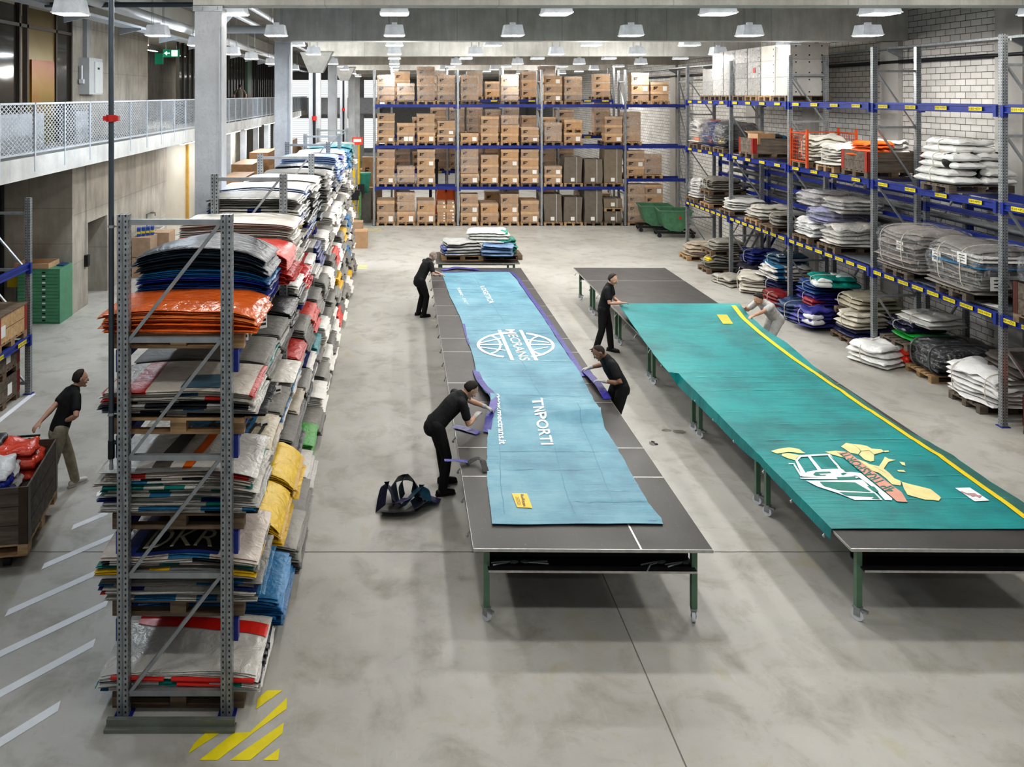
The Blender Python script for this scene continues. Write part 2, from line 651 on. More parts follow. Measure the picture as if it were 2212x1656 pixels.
MAT['green_frame'] = M('#5e7d68', .45, .1, .15)
MAT['cord'] = M('#d9d3c6', .7, 0, .15)

# ------------------------------------------------------------------ shell
XR, XL, YB = 12.75, -8.2, 78.0


def floor_top():
    mb = MB(); mb.box(-16, -3, -.2, XR + .3, YB + 1, 0)
    return struct(mb.build('floor', MAT['floor']), 'pale grey sealed concrete hall floor with stains')


floor_top()
struct(MB().box(XR, -3, 0, XR + .3, YB, 8.6).build('wall_right', MAT['block']), 'white concrete block wall')
struct(MB().box(-16, -3, 8.4, XR + .3, YB, 8.7).build('ceiling', MAT['conc_ceiling']), 'concrete ceiling slab above the beams')
for i, y in enumerate((4, 12, 20, 28, 36, 44, 52, 60, 68)):
    struct(MB().box(-3.0, y, 6.93, XR, y + .42, 8.4).build('ceiling_beam', MAT['conc_x']), 'deep board-marked concrete ceiling beam')
    # pale column under the beam's end
    mb = MB(); mb.box(-2.98, y + .02, 0, -2.58, y + .38, 6.9)
    c = struct(mb.build('column_%d' % (i + 1), MAT['conc_column']), 'tall pale square concrete column')
    if y in (12, 20, 36):
        mb = MB(); mb.tube([(-2.60, y - .02, .0), (-2.60, y - .02, 6.6)], .012, 6)
        struct(mb.build('conduit', MAT['rail'], c))
    if y == 12:
        mb = MB(); mb.box(-3.0, y - .02, 6.84, -2.56, y + .02, 6.92); mb.cbox((-2.9, y - .03, 6.88), (.1, .05, .05)); mb.cbox((-2.68, y - .03, 6.88), (.1, .05, .05))
        struct(mb.build('bracket', MAT['zinc'], c))
    if y in (28, 44):
        mb = MB()
        x0, x1, x2, x3 = -3.25, -2.15, -2.98, -2.5
        z0, z1 = 6.35, 7.05
        mb.hexa([(x2, y - .02, z0), (x3, y - .02, z0), (x3, y + .4, z0), (x2, y + .4, z0), (x0, y - .3, z1), (x1, y - .3, z1), (x1, y + .5, z1), (x0, y + .5, z1)])
        struct(mb.build('capital', M('#8f8f8c', .6), c), 'grey funnel-shaped steel capital')
        mb = MB(); mb.tube([(-2.78, y - .08, 0), (-2.78, y - .08, z0)], .05, 8)
        dp = struct(mb.build('drain_pipe', MAT['black_metal'], c))
        mb = MB(); mb.tube([(-2.78, y - .08, 4.7), (-2.78, y - .08, 4.85)], .08, 8); struct(mb.build('coupling', MAT['red'], dp))
# pilasters on the block wall
for i, y in enumerate((12.2, 16.2, 20.2, 24.2, 28.2, 36.2, 44.2)):
    struct(MB().box(XR - .12, y, 0, XR, y + .75, 8.4).build('trim_%d' % (i + 1), M('#bdbab4', .7, 0, .12, 1.5)), 'smooth concrete pilaster on the block wall')
# far end wall with bright windows
mb = MB()
zs = [(0, .4), (3.3, 4.6), (7.0, 8.6)]
for a, b in zs: mb.box(-16, YB, a, -.8, YB + .3, b)
for x in range(-16, -3, 4):
    for a, b in ((.4, 3.3), (4.6, 7.0)): mb.box(x, YB, a, x + .6, YB + .3, b)
mb.box(-.8, YB, 0, XR, YB + .3, 8.6)
struct(mb.build('wall_back', M('#c8cacb', .7)), 'pale end wall with tall window openings')
sh = NT('white slatted blinds, daylit')
x_, y_, z_ = sh.sep(sh.coord())
sl = sh.math('FRACT', sh.math('MULTIPLY', z_, 5.))
em = sh.n('Emission', {'Strength': .85}); sh.set(em.inputs[0], sh.ramp(sl, [(.1, (.45, .5, .5)), (.3, (.85, .9, .9)), (.9, (1, 1, 1))]))
MAT['blinds'] = sh.done(em.outputs[0])
k = 0
for zz0, zz1 in ((.4, 3.3), (4.6, 7.0)):
    for x in range(-16, -1, 4):
        k += 1
        struct(MB().box(x + .6, YB + .1, zz0, min(x + 4, -.8), YB + .14, zz1).build('window_%d' % k, MAT['blinds']), 'bright end window with white slatted blinds')
struct(MB().box(-16, 66, 4.05, -1.2, 66.3, 5.35).build('trim_8', M('#c9ced6', .6)), 'white parapet of the cross gallery')
struct(MB().box(-16, 66.3, 3.95, -1.2, YB, 4.35).build('trim_9', MAT['conc_slab']), 'cross gallery slab')
# gallery
XG = -7.16
struct(MB().box(-12.5, 2, 3.95, XG, 66, 4.37).build('trim_10', MAT['conc_slab']), 'pale concrete gallery slab edge')
struct(MB().box(-12.5, 2, 7.76, -6.9, 66, 8.4).build('trim_11', M('#a9a79f', .7, 0, .12, 1)), 'soffit slab over the gallery')
struct(MB().box(-12.5, -1, 0, -12.2, YB, 8.4).build('wall_left', MAT['conc_wall']), 'outer concrete wall behind the gallery rooms')
# upper gallery wall (concrete) and recess
struct(MB().box(-12.2, 22.06, 4.37, -8.88, 29.0, 7.76).build('wall_upper', MAT['conc_wall']), 'dark board-marked concrete wall on the gallery')
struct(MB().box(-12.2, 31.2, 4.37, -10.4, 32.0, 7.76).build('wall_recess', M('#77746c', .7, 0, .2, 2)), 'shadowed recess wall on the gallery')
# lower wall with a door opening
mb = MB()
mb.box(-12.2, 20.6, 0, XL, 21.55, 3.95)
mb.box(-12.2, 23.0, 0, XL, 29.0, 3.95)
mb.box(-12.2, 21.55, 2.17, XL, 23.0, 3.95)
struct(mb.build('wall_lower', MAT['conc_wall']), 'board-marked concrete wall under the gallery')
struct(MB().box(-12.2, 20.5, 0, XL + .002, 20.6, 3.95).build('wall_end', MAT['conc_wall_x']), 'concrete wall face behind the green drawer cabinet')
struct(MB().box(-9.0, 21.55, 0, -8.8, 23.0, 2.17).build('door_1', M('#8f8e89', .6, 0, .2, 2)), 'grey concrete-coloured door set back in the wall opening')
struct(MB().box(-8.75, 21.55, 0, -8.22, 21.6, 2.17).build('door_frame', M('#7d858b', .5)), 'grey steel door frame')
# lighter metal sheet wall beyond
struct(MB().box(-9., 29.0, 0, XL - .1, 34.0, 3.95).build('wall_sheet', M('#bdb8ab', .4, .2, .1, .8)), 'pale smooth sheet wall beyond the concrete wall')
struct(MB().bar((XL - .05, 32.1, 0), (XL - .05, 32.1, 3.95), .12, .12).build('trim_12', M('#b08a3e', .6)), 'narrow ochre post')
# ------------------------------------------------------------------ gallery fittings
def gallery():
    # glazed partition and coloured doors on the gallery (plane x = -8.88)
    def pane(y0, y1, z0=4.37, z1=7.7, mat='glass_dark', name='window_20', x=-8.9, th=.03):
        return struct(MB().box(x, y0, z0, x + th, y1, z1).build(name, mat if not isinstance(mat, str) else MAT[mat]), 'dark glazed partition on the gallery')
    pane(14.5, 18.95, name='window_41')
    d = struct(MB().box(-8.9, 19.4, 4.37, -8.84, 20.95, 7.7).build('door_2', iridescent('iridescent brown panel', '#6d6a3e', '#7d6a33', '#59482e')), 'tall iridescent metal door and panel on the gallery')
    struct(MB().box(-8.84, 19.55, 4.37, -8.80, 20.85, 6.45).build('door_leaf', iridescent('iridescent door leaf', '#6f6a16', '#94701a', '#8a3c22'), d))
    h = MB(); h.tube([(-8.8, 20.75, 5.35), (-8.7, 20.75, 5.35), (-8.7, 20.6, 5.35)], .015, 6); struct(h.build('door_handle', MAT['zinc'], d))
    pane(21.0, 22.0, name='window_42')
    mb = MB()
    for y in (18.95, 19.35, 21.0, 22.0): mb.box(-8.92, y - .04, 4.37, -8.8, y + .04, 7.76)
    mb.box(-8.92, 14.5, 7.2, -8.8, 22, 7.28)
    struct(mb.build('trim_13', M('#4a3f35', .5)), 'dark bronze frame of the glazed partition')
    # floor cabinets seen through the lattice
    for i, (y0, y1, c) in enumerate(((16.6, 19.2, '#b4b7bd'), (21.0, 22.1, '#a6a9ae'))):
        mb = MB(); mb.box(-8.75, y0, 4.37, -8.35, y1, 5.18)
        t = thing('low_cabinet', ['long white low cabinet behind the gallery railing', 'short white low cabinet beside the gallery door'][i], 'cabinet', (-8.55, (y0 + y1) / 2, 4.37))
        MB().box(-.2, -(y1 - y0) / 2, 0, .2, (y1 - y0) / 2, .8).build('body', M(c, .5, 0, .06), t)
        MB().box(.2, -(y1 - y0) / 2 + .04, .06, .22, (y1 - y0) / 2 - .04, .76).build('door', M('#c2c5ca', .5, 0, .05), t)
    # further glazed partitions
    for k, (y0, y1) in enumerate(((33, 36.2), (37.2, 45), (45.2, 52), (52.2, 60))):
        pane(y0, y1, name='window_%d' % (43 + k), x=-8.9)
        mb = MB()
        y = y0
        while y <= y1 + .01:
            mb.box(-8.95, y - .03, 4.37, -8.82, y + .03, 7.76); y += .8
        struct(mb.build('trim_%d' % (14 + k), M('#3f3a34', .5)), 'dark mullions of a far gallery partition')
    struct(MB().box(-8.95, 36.2, 4.37, -8.8, 37.2, 7.76).build('door_3', iridescent('iridescent red door', '#a3632f', '#8f5040', '#6c6a44')), 'reddish iridescent door beyond the exit sign')
    struct(MB().box(-8.95, 48.2, 4.37, -8.78, 49.6, 7.76).build('door_4', iridescent('iridescent green door', '#a8552f', '#6a8a78', '#5f7d5c')), 'green and red iridescent door far down the gallery')
    # electrical box
    t = thing('electrical_cabinet', 'grey electrical cabinet with cable duct on the dark concrete wall', 'electrical cabinet', (-8.88, 23.2, 5.62))
    mb = MB(); mb.box(0, -.5, -.02, .28, .52, 1.02)
    mb.build('body', M('#bfc2c2', .5, 0, .05), t)
    mb = MB(); mb.box(.28, -.1, .02, .30, .5, .92); mb.build('door', M('#cfd1cf', .5, 0, .04), t)
    mb = MB(); mb.box(.302, .1, .7, .306, .24, .76); mb.build('nameplate', MAT['black'], t)
    mb = MB(); mb.box(0, -.25, 1.02, .12, -.05, 2.1); mb.build('cable_duct', M('#a3a5a6', .5, 0, .05), t)
    mb = MB(); mb.tube([(.1, -.58, .35), (.1, -.58, .8)], .03, 8); mb.cbox((.1, -.58, .35), (.12, .12, .12)); mb.build('socket', MAT['white'], t)
    # railing
    r = thing('gallery_railing', 'long light grey gallery railing with expanded metal infill', 'railing', (XG - .02, 0, 4.37))
    y = 13.15
    n = 0
    ys = []
    pm = MB().box(-.02, -.025, -.3, .03, .025, 1.07).mesh('post', MAT['rail'])
    while y < 66:
        obj('post', pm, r, (0, y, 0)); ys.append(y); y += 1.45
    MB().box(-.03, 9, 1.03, .03, 66, 1.07).build('handrail', MAT['rail'], r)
    MB().box(-.02, 9, .06, .02, 66, .1).build('bottom_rail', MAT['rail'], r)
    MB().box(-.004, 9, .1, .004, 66, 1.03).build('mesh_infill', MAT['lattice'], r)
    # exit signs
    def exit_sign(loc, label, s=1.):
        t = thing('exit_sign', label, 'exit sign', loc)
        MB().box(-.3 * s, -.03, -.15 * s, .3 * s, .03, .15 * s).build('sign_box', M('#1aa37c', .4, 0, .05), t)
        f = MB()
        f.box(.02 * s, -.036, -.11 * s, .24 * s, -.031, .11 * s)
        f.box(-.2 * s, -.036, -.018 * s, -.05 * s, -.031, .018 * s)
        f.prism([(-.26 * s, 0), (-.15 * s, -.08 * s), (-.15 * s, .08 * s)], 0, .004)
        for i in range(len(f.v) - 6, len(f.v)):
            x, y, z = f.v[i]; f.v[i] = (x, -.031 - z, y)
        f.build('arrow_and_door', emis('exit sign white', '#ffffff', 1.6), t)
        g = MB()
        g.sph((.13 * s, -.038, .06 * s), .018 * s, 8, 5)
        g.bar((.13 * s, -.038, .04 * s), (.14 * s, -.038, -.03 * s), .03 * s, .01)
        g.bar((.14 * s, -.038, -.03 * s), (.19 * s, -.038, -.09 * s), .02 * s, .01)
        g.bar((.14 * s, -.038, -.03 * s), (.09 * s, -.038, -.08 * s), .02 * s, .01)
        g.bar((.13 * s, -.038, .03 * s), (.08 * s, -.038, .0), .015 * s, .01)
        g.build('running_figure', M('#117a5c', .5), t)
        w = MB(); w.tube([(-.2 * s, 0, .15 * s), (-.2 * s, 0, .6 * s)], .006, 5); w.build('hanger', MAT['zinc'], t)
        w = MB(); w.tube([(.2 * s, 0, .15 * s), (.2 * s, 0, .6 * s)], .006, 5); w.build('hanger', MAT['zinc'], t)
    p = Q(370, 115, 30.2)
    exit_sign(p, 'green exit sign with white arrow hanging over the gallery', 1.0)
    t = thing('exit_sign', 'small green exit sign seen edge-on at the wall corner', 'exit sign', (-8.6, 29.25, 6.9))
    MB().box(-.1, -.02, -.2, .2, .03, .2).build('sign_box', M('#1aa37c', .4, 0, .05), t)


gallery()
# fill lights added to brighten the rooms behind the glazed partitions and the recess
MAT['strip'] = emis('fluorescent strip', '#f4f8ff', 9.)
for k, y in enumerate((16.5, 19.5, 30.4, 35, 40.5, 46.5, 52, 57)):
    t = thing('hanging_fill_light', 'ceiling strip light in the rooms behind the gallery glass, %s along' % ORD[k], 'strip light', (-10.6 if k != 2 else -9.6, y, 7.5), 0, 'ceiling strips behind the gallery glass')
    MB().box(-.07, -.9, .02, .07, .9, .26).build('housing', MAT['white'], t)
    MB().box(-.06, -.88, 0, .06, .88, .02).build('tube', MAT['strip'], t)
    if k in (0, 4, 6): continue
    li = bpy.data.lights.new('strip_glow', 'AREA'); li.shape = 'RECTANGLE'; li.size = .1; li.size_y = 1.7; li.energy = 70. if k < 3 else 45.; li.color = (1, .95, .88)  # added fill for the dark rooms and recess
    lo = bpy.data.objects.new('strip_glow', li); C.objects.link(lo); lo.location = (-10.6 if k != 2 else -9.6, y, 7.48)


# ------------------------------------------------------------------ lamps
MAT['diffuser'] = emis('lamp diffuser', '#fffaf0', 12.)
_t = NT('translucent white lamp housing')
_c = _t.ramp(_t.noise(_t.coord(), 5.), [(.3, col('#b4b8bc')), (.7, col('#d2d6da'))])
MAT['lamp'] = _t.done(_t.bsdf(_c, .45, 0., Emission_Color=_c, Emission_Strength=.35))


def make_lamp():
    t = thing('pendant_lamp', 'lamp', 'lamp', (0, 0, 6.88))
    mb = MB()
    a, b = .185, .222
    mb.hexa([(-b, -b, .03), (b, -b, .03), (b, b, .03), (-b, b, .03), (-a, -a, .24), (a, -a, .24), (a, a, .25), (-a, a, .25)])
    mb.box(-.235, -.235, .012, .235, .235, .035)
    mb.cbox((0, 0, .27), (.12, .08, .06))
    mb.build('housing', MAT['lamp'], t)
    MB().box(-.21, -.21, 0, .21, .21, .012).build('diffuser', MAT['diffuser'], t)
    for x, y in ((-.12, 0), (.12, 0)):
        for d in (-.015, .015):
            w = MB(); w.tube([(x + d, y, .26), (x + d, y, 1.5)], .006, 5); w.build('suspension_cable', MAT['zinc'], t)
    return t


LAMPX = [-5.2, -2.6, 0, 2.6, 5.2, 7.8, 10.4]
LAMPY = [12.95, 17.7, 21.3, 25.9, 29.3, 34.0, 37.4, 42.0, 45.4, 50.0, 53.5, 58.0]
CW = ['over the aisle beside the gallery', 'beside the pale columns', 'in the first row out from the columns', 'in the second row out from the columns',
      'in the third row out from the columns', 'in the fourth row out from the columns', 'in the row beside the block wall']
first = None
for j, y in enumerate(LAMPY):
    for i, x in enumerate(LAMPX):
        if x < -3 and y > 44: continue
        lab = 'square pendant lamp %s, %s line from the camera' % (CW[i], ORD[j])
        if first is None:
            first = make_lamp(); o = first; o.location = (x, y, 6.88); o['label'] = lab; o['group'] = 'square pendant lamps in a grid under the ceiling'
        else:
            o = dup(first, (x, y, 6.88), 0, lab)
# light of the lamps (plus the rows over the camera)
def light(kind, name, loc, e, c, **k):
    li = bpy.data.lights.new(name, kind); li.energy = e; li.color = c
    for a, b in k.items(): setattr(li, a, b)
    lo = bpy.data.objects.new(name, li); C.objects.link(lo); lo.location = loc
    return lo


for j, y in enumerate([-1.0, 4.9, 9.7] + LAMPY[:8]):
    g = (FRONT if y < 11 else 1.) * {34.0: .55, 37.4: .3}.get(y, 1.)
    for i, x in enumerate(LAMPX):
        cc = (1., .985, .955) if x > -4 else (.80, .90, 1.)
        if (i + j) % 2 == 0:
            light('AREA', 'lamp_light', (x, y, 6.865), 2 * LAMP_W * g * (1.35 if x < -4 else 1), cc, shape='SQUARE', size=.4)
        elif i % 2 == j % 4 // 2:
            light('POINT', 'lamp_glow', (x, y, 6.74), 4 * GLOW_W * g, cc, shadow_soft_size=.2)
for y in (47.5, 56.0):
    for x in (-3.5, 1.5, 7.0):
        light('AREA', 'lamp_light', (x, y, 6.865), LAMP_W * 1.6, (1, .985, .96), shape='RECTANGLE', size=3.2, size_y=.4)
light('AREA', 'daylight', (-8.5, 62, 2.4), 500, (.95, .98, 1.), shape='RECTANGLE', size=6, size_y=3).rotation_euler = (-PI / 2, 0, 0)
# cool daylight from the glazed side far down the aisle and windows under the gallery
for (x, y, z, sx, sy, rx, rz, e, c) in DAY:
    li = bpy.data.lights.new('daylight', 'AREA'); li.shape = 'RECTANGLE'; li.size = sx; li.size_y = sy; li.energy = e; li.color = c
    lo = bpy.data.objects.new('daylight', li); C.objects.link(lo); lo.location = (x, y, z); lo.rotation_euler = (rx, 0, rz)

# ------------------------------------------------------------------ pipes
def pipe(name, label, pts, r, mat, cat='pipe', n=12):
    mb = MB(); mb.tube(pts, r, n)
    return tag(mb.build(name, mat, smooth=True), label, cat)


pipe('ventilation_pipe', 'thick white round pipe running along the ceiling over the aisle', [(-5.5, 3, 7.33), (-5.5, 40, 7.33)], .12, MAT['pipe_white'])
pipe('ventilation_pipe', 'white branch pipe rising to the ceiling beside the thick pipe', [(-5.5, 24, 7.33), (-4.6, 24, 8.3)], .1, MAT['pipe_white'])
pipe('sprinkler_pipe', 'thin dark pipe along the ceiling behind the first beam', [(-6.5, 15.0, 7.27), (11.5, 15.0, 7.27)], .05, MAT['pipe_dark'])
for k, (x, y) in enumerate(((-4.2, 16), (-3.7, 16))):
    pipe('ceiling_pipe', ['grey pipe between ceiling ribs over the aisle', 'pale grey pipe closer to the columns under the ceiling'][k], [(x, 13, 7.7 + .15 * k), (x, 64, 7.7 + .15 * k)], .07, MAT['rail'])
pipe('wall_pipe', 'dark pipe running up the block wall and bending along it', [(12.66, 14.6, 8.3), (12.66, 14.6, 6.6), (12.66, 15.2, 6.42), (12.66, 40, 6.42)], .05, MAT['black_metal'])
# wall tray on block wall
t = thing('cable_tray', 'perforated steel cable tray along the block wall', 'cable tray', (12.26, 10, 6.72))
MB().box(0, 0, 0, .3, 34, .05).build('tray', MAT['upright'], t)
for k in range(8):
    MB().hexa([(0, k * 4 + 2, -.05), (.36, k * 4 + 2, -.22), (.36, k * 4 + 2.05, -.22), (0, k * 4 + 2.05, -.05), (0, k * 4 + 2, 0), (.36, k * 4 + 2, 0), (.36, k * 4 + 2.05, 0), (0, k * 4 + 2.05, 0)]).build('bracket', MAT['zinc'], t)
# cable tray with cantilever arms over the gallery edge
t = thing('hanging_cable_tray', 'steel cable tray on cantilever arms over the gallery edge', 'cable tray', (-6.9, 10, 7.2))
MB().box(.1, 0, .06, .5, 50, .12).build('tray', MAT['rail'], t)
for k in range(14):
    MB().hexa([(0, k * 3.4, -.1), (.55, k * 3.4, .02), (.55, k * 3.4 + .05, .02), (0, k * 3.4 + .05, -.1), (0, k * 3.4, .06), (.55, k * 3.4, .06), (.55, k * 3.4 + .05, .06), (0, k * 3.4 + .05, .06)]).build('cantilever_arm', MAT['rail'], t)
t = thing('cable_rail', 'perforated steel channel rail beside the first column near the ceiling', 'rail', (-3.4, 16.5, 7.3))
MB().box(0, 0, 0, .06, .06, .9).build('upright', MAT['upright'], t)
MB().box(0, 0, .5, 1.4, .06, .58).build('channel', MAT['upright'], t)
pipe('ceiling_lamp_tube', 'long white tube under the ceiling between two columns', [(-3.8, 18, 7.05), (-2.7, 18, 7.05)], .09, MAT['pipe_white'])
# compressed air pipe hanging beside the rack
t = thing('air_pipe', 'vertical dark grey compressed-air pipe clamped to the near rack', 'pipe', (-2.555, 7.27, 0))
mb = MB(); mb.tube([(0, 0, 2.38), (0, 0, 8.4)], .024, 14); mb.build('pipe', MAT['pipe_dark'], t, smooth=True)
mb = MB(); mb.tube([(0, 0, 2.32), (0, 0, 2.48)], .03, 12); mb.tube([(0, 0, 2.45), (.08, .02, 2.47), (.1, .02, 2.52)], .02, 8); mb.build('elbow', MAT['black_metal'], t, smooth=True)
mb = MB(); mb.tube([(0, 0, 2.25), (0, 0, 2.32)], .017, 8); mb.tube([(0, 0, 2.22), (0, 0, 2.27)], .022, 6); mb.build('tap', MAT['zinc'], t)
mb = MB(); mb.tube([(0, 0, 5.355), (0, 0, 5.415)], .045, 12); mb.cbox((.05, -.01, 5.385), (.04, .05, .045)); mb.cbox((-.05, -.01, 5.385), (.03, .04, .04)); mb.build('coupling', MAT['red'], t)
for z in (4.41, 2.72):
    mb = MB(); mb.tube([(0, 0, z), (.11, 0, z)], .008, 6); mb.tube([(0, 0, z - .012), (0, 0, z + .012)], .031, 12); mb.build('clamp', MAT['zinc'], t)

# ------------------------------------------------------------------ pallet racks
def rack(name, label, loc, rz, ys, D, top, levels, beamh=.12, plates=None, uw=.1, ud=.09, pitch=1.06, z0=.21, front_plate=False, beam_levels=None, flip=False, deck=None):
    """front face at local x=0, depth along +x (or -x when D<0), length along +y"""
    t = thing(name, label, 'pallet rack', loc, rz)
    s = 1 if D > 0 else -1
    ad = abs(D)
    um = MB().box(-uw / 2, -ud / 2, 0, uw / 2, ud / 2, top).mesh('upright', MAT['upright'])
    fm = MB().box(-uw * .8, -ud * .8, 0, uw * .8, ud * .8, .012).mesh('foot_plate', MAT['blue_steel'])
    dz = []
    z = z0
    zs = []
    while z < top - .05:
        zs.append(z); z += pitch
    hb = MB().box(uw / 2, -.02, -.025, ad - uw / 2, .02, .025).mesh('cross_brace', MAT['zinc'])
    db = MB().bar((uw / 2, 0, 0), (ad - uw / 2, 0, pitch), .03, .05, up=(0, 1, 0)).mesh('diagonal_brace', MAT['zinc'])
    db2 = MB().bar((uw / 2, 0, pitch), (ad - uw / 2, 0, 0), .03, .05, up=(0, 1, 0)).mesh('diagonal_brace', MAT['zinc'])
    for y in ys:
        for x in (0, ad):
            u = obj('upright', um, t, (s * x, y, 0))
            obj('foot_plate', fm, u)
        for k, z in enumerate(zs):
            b = obj('cross_brace', hb, t, (0, y, z)); b.scale.x = s
            if k < len(zs) - 1:
                b = obj('diagonal_brace', (db2 if flip else db), t, (0, y, z)); b.scale.x = s
    for (i, j, lv) in (beam_levels or [(i, i + 1, levels) for i in range(len(ys) - 1)]):
        L = ys[j] - ys[i] - ud
        mb = MB(); mb.box(-.025, -L / 2, -beamh, .025, L / 2, 0)
        mb.box(-.045, -L / 2, -beamh + .01, -.02, L / 2, -beamh + .03); mb.box(-.045, -L / 2, -.03, -.02, L / 2, -.01)
        for e in (-1, 1): mb.box(-.06, e * L / 2 - (.07 if e > 0 else 0), -.2, .03, e * L / 2 + (.07 if e < 0 else 0), -.001)
        bm = mb.mesh('beam', MAT['blue_steel'])
        for z in lv:
            for k, x in enumerate((-.03, ad + .03)):
                b = obj('beam', bm, t, (s * x, (ys[i] + ys[j]) / 2, z))
                b.scale.x = s if k == 0 else -s
                if plates and k == plates[0]:
                    nper = plates[1].get(z, plates[2])
                    for q in range(nper):
                        pl = obj('label_plate', PLATE, b, (-.048, -L / 2 + L * (q + .5) / nper + .05, -beamh / 2))
            if deck and z in deck:
                dk = MB(); dk.box(.06, -L / 2, .002, ad - .06, L / 2, .03)
                d = dk.build('shelf_deck', M('#9aa3ab', .35, .6, .15, 30), t, (0, (ys[i] + ys[j]) / 2, z)); d.scale.x = s
    return t


PLATE = MB().box(-.006, -.16, -.035, 0, .16, .035).mesh('label_plate', MAT['plate'])
LP = 3.69
LY = [7.27 + LP * k for k in range(6)]
LEV_L = [.84, 1.63, 2.5, 3.28]
LR = rack('pallet_rack', 'tall open pallet rack holding folded tarps in the middle aisle', (-1.51, 0, 0), 0, LY, -.93, 4.52, LEV_L, .1, flip=True)
mb = MB(); mb.box(-1.03, 7.10, 0, .1, 7.14, .09); mb.box(-1.04, 7.06, 0, .11, 7.15, .03)
mb.build('guard_rail', M('#7e837b', .45, .4, .25, 3), LR)

LEV_R = [1.9, 3.79, 5.42]
RY = [9.93 + 3.66 * k for k in range(6)]
RR = rack('pallet_rack', 'tall pallet rack with yellow labels along the white block wall', (10.27, 0, 0), 0, RY, .93, 6.62, LEV_R, .14, plates=(0, {1.9: 8}, 4), pitch=1.2, z0=.1, flip=True, deck=[1.9])
RR2 = rack('pallet_rack', 'rear rack with blue rails behind the labelled rack at the block wall', (11.46, 0, 0), 0, [y + .1 for y in RY], .85, 4.35, [2.1, 2.5, 2.9, 3.3], .1, pitch=1.2, z0=.1)
BX = [-.87, 2.71, 6.28, 9.85, 12.5]
LEV_B = [1.67, 3.43, 5.18]
BR = rack('pallet_rack', 'long pallet rack of cardboard boxes facing the camera across the hall', (0, 34.4, 0), -PI / 2, BX, -1.0, 6.66, LEV_B, .13, pitch=1.2, z0=.15,
          beam_levels=[(0, 1, LEV_B), (1, 2, LEV_B), (2, 3, LEV_B), (3, 4, [2.02, 3.43, 5.18])])
BX2 = [-.13 + 2.655 * k for k in range(5)]
LEV_B2 = [1.97, 3.64, 5.36]
BR2 = rack('pallet_rack', 'second box rack standing behind the long box rack', (0, 38.5, 0), -PI / 2, BX2, -1.0, 6.9, LEV_B2, .13, plates=(0, {}, 3), pitch=1.2, z0=.15)
FR = rack('pallet_rack', 'crate rack under the gallery with two blue beams', (-6.85, 0, 0), 0, [8.0, 11.55, 15.08], -1.0, 3.67, [1.13, 2.47], .13, plates=(0, {2.47: 0}, 4), pitch=1.06, z0=.2)


# ------------------------------------------------------------------ pallets
def pallet_mb(L=1.2, W=.8):
    mb = MB()
    for k in range(5):
        y = -W / 2 + .0725 + k * (W - .145) / 4
        w = .145 if k % 2 == 0 else .1
        mb.box(-L / 2, y - w / 2, .122, L / 2, y + w / 2, .144)
    for x in (-L / 2 + .0725, 0, L / 2 - .0725): mb.box(x - .0725, -W / 2, .1, x + .0725, W / 2, .122)
    return mb


def pallet_blocks():
    out = []
    for y in (-.4 + .05, 0, .4 - .05):
        for x in (-.6 + .0725, 0, .6 - .0725):
            out.append((x, y))
    return out


_pm = {}
for key in ('wood_pallet', 'wood_old', 'wood_grey'):
    mb = pallet_mb()
    full = pallet_mb()
    for x, y in pallet_blocks(): full.box(x - .0725, y - .05, .022, x + .0725, y + .05, .1)
    for y in (-.35, 0, .35): full.box(-.6, y - .05, 0, .6, y + .05, .022)
    bl = MB().box(-.0725, -.05, .022, .0725, .05, .1)
    bo = MB().box(-.6, -.05, 0, .6, .05, .022)
    _pm[key] = (mb.mesh('top_deck', MAT[key]), bl.mesh('block', MAT[key]), bo.mesh('bottom_board', MAT[key]), full.mesh('euro_pallet', MAT[key]))


def pallet(loc, label, mat='wood_pallet', rz=0., detail=False, group=None):
    td, bl, bo, full = _pm[mat]
    if not detail:
        return tag(obj('euro_pallet', full, None, loc, rz), label, 'pallet', group or 'wooden euro pallets')
    t = thing('euro_pallet', label, 'pallet', loc, rz, group or 'wooden euro pallets')
    obj('top_deck', td, t)
    for x, y in pallet_blocks(): obj('block', bl, t, (x, y, 0))
    for y in (-.35, 0, .35): obj('bottom_board', bo, t, (0, y, 0))
    return t
# ------------------------------------------------------------------ folded tarps on the tarp rack
A_ = [-1, -.985, -.955, -.88, -.72, -.5, -.25, 0, .25, .5, .72, .88, .955, .985, 1]
B_ = [-1, -.98, -.93, -.8, -.5, -.2, .2, .5, .8, .93, .98, 1]


class Stack:
    def __init__(s, cx, cy, z0, h, w, d, dome=.04, droop=.05, seed=0, lean=0.):
        s.cx, s.cy, s.z0, s.h, s.w, s.d, s.dome, s.droop, s.seed, s.lean = cx, cy, z0, h, w, d, dome, droop, seed, lean

    def off(s, x, y, f):
        "vertical shift of the layer at height fraction f"
        a, b = (x - s.cx) / (s.w / 2), (y - s.cy) / (s.d / 2)
        n = noise.noise(V((x * 1.7 + s.seed, y * 1.7, s.seed * 3.1))) * .03
        r = min(.4, max(0, a - .62))
        l = max(0, -a - .8)
        return f * (s.dome * (1 - a * a) + n - s.droop * (r * r * 6 + l * l * 3) + s.lean * b - .03 * max(0, abs(b) - .7))

    def top(s, x, y):
        return s.z0 + s.h + s.off(x, y, 1.) + .004


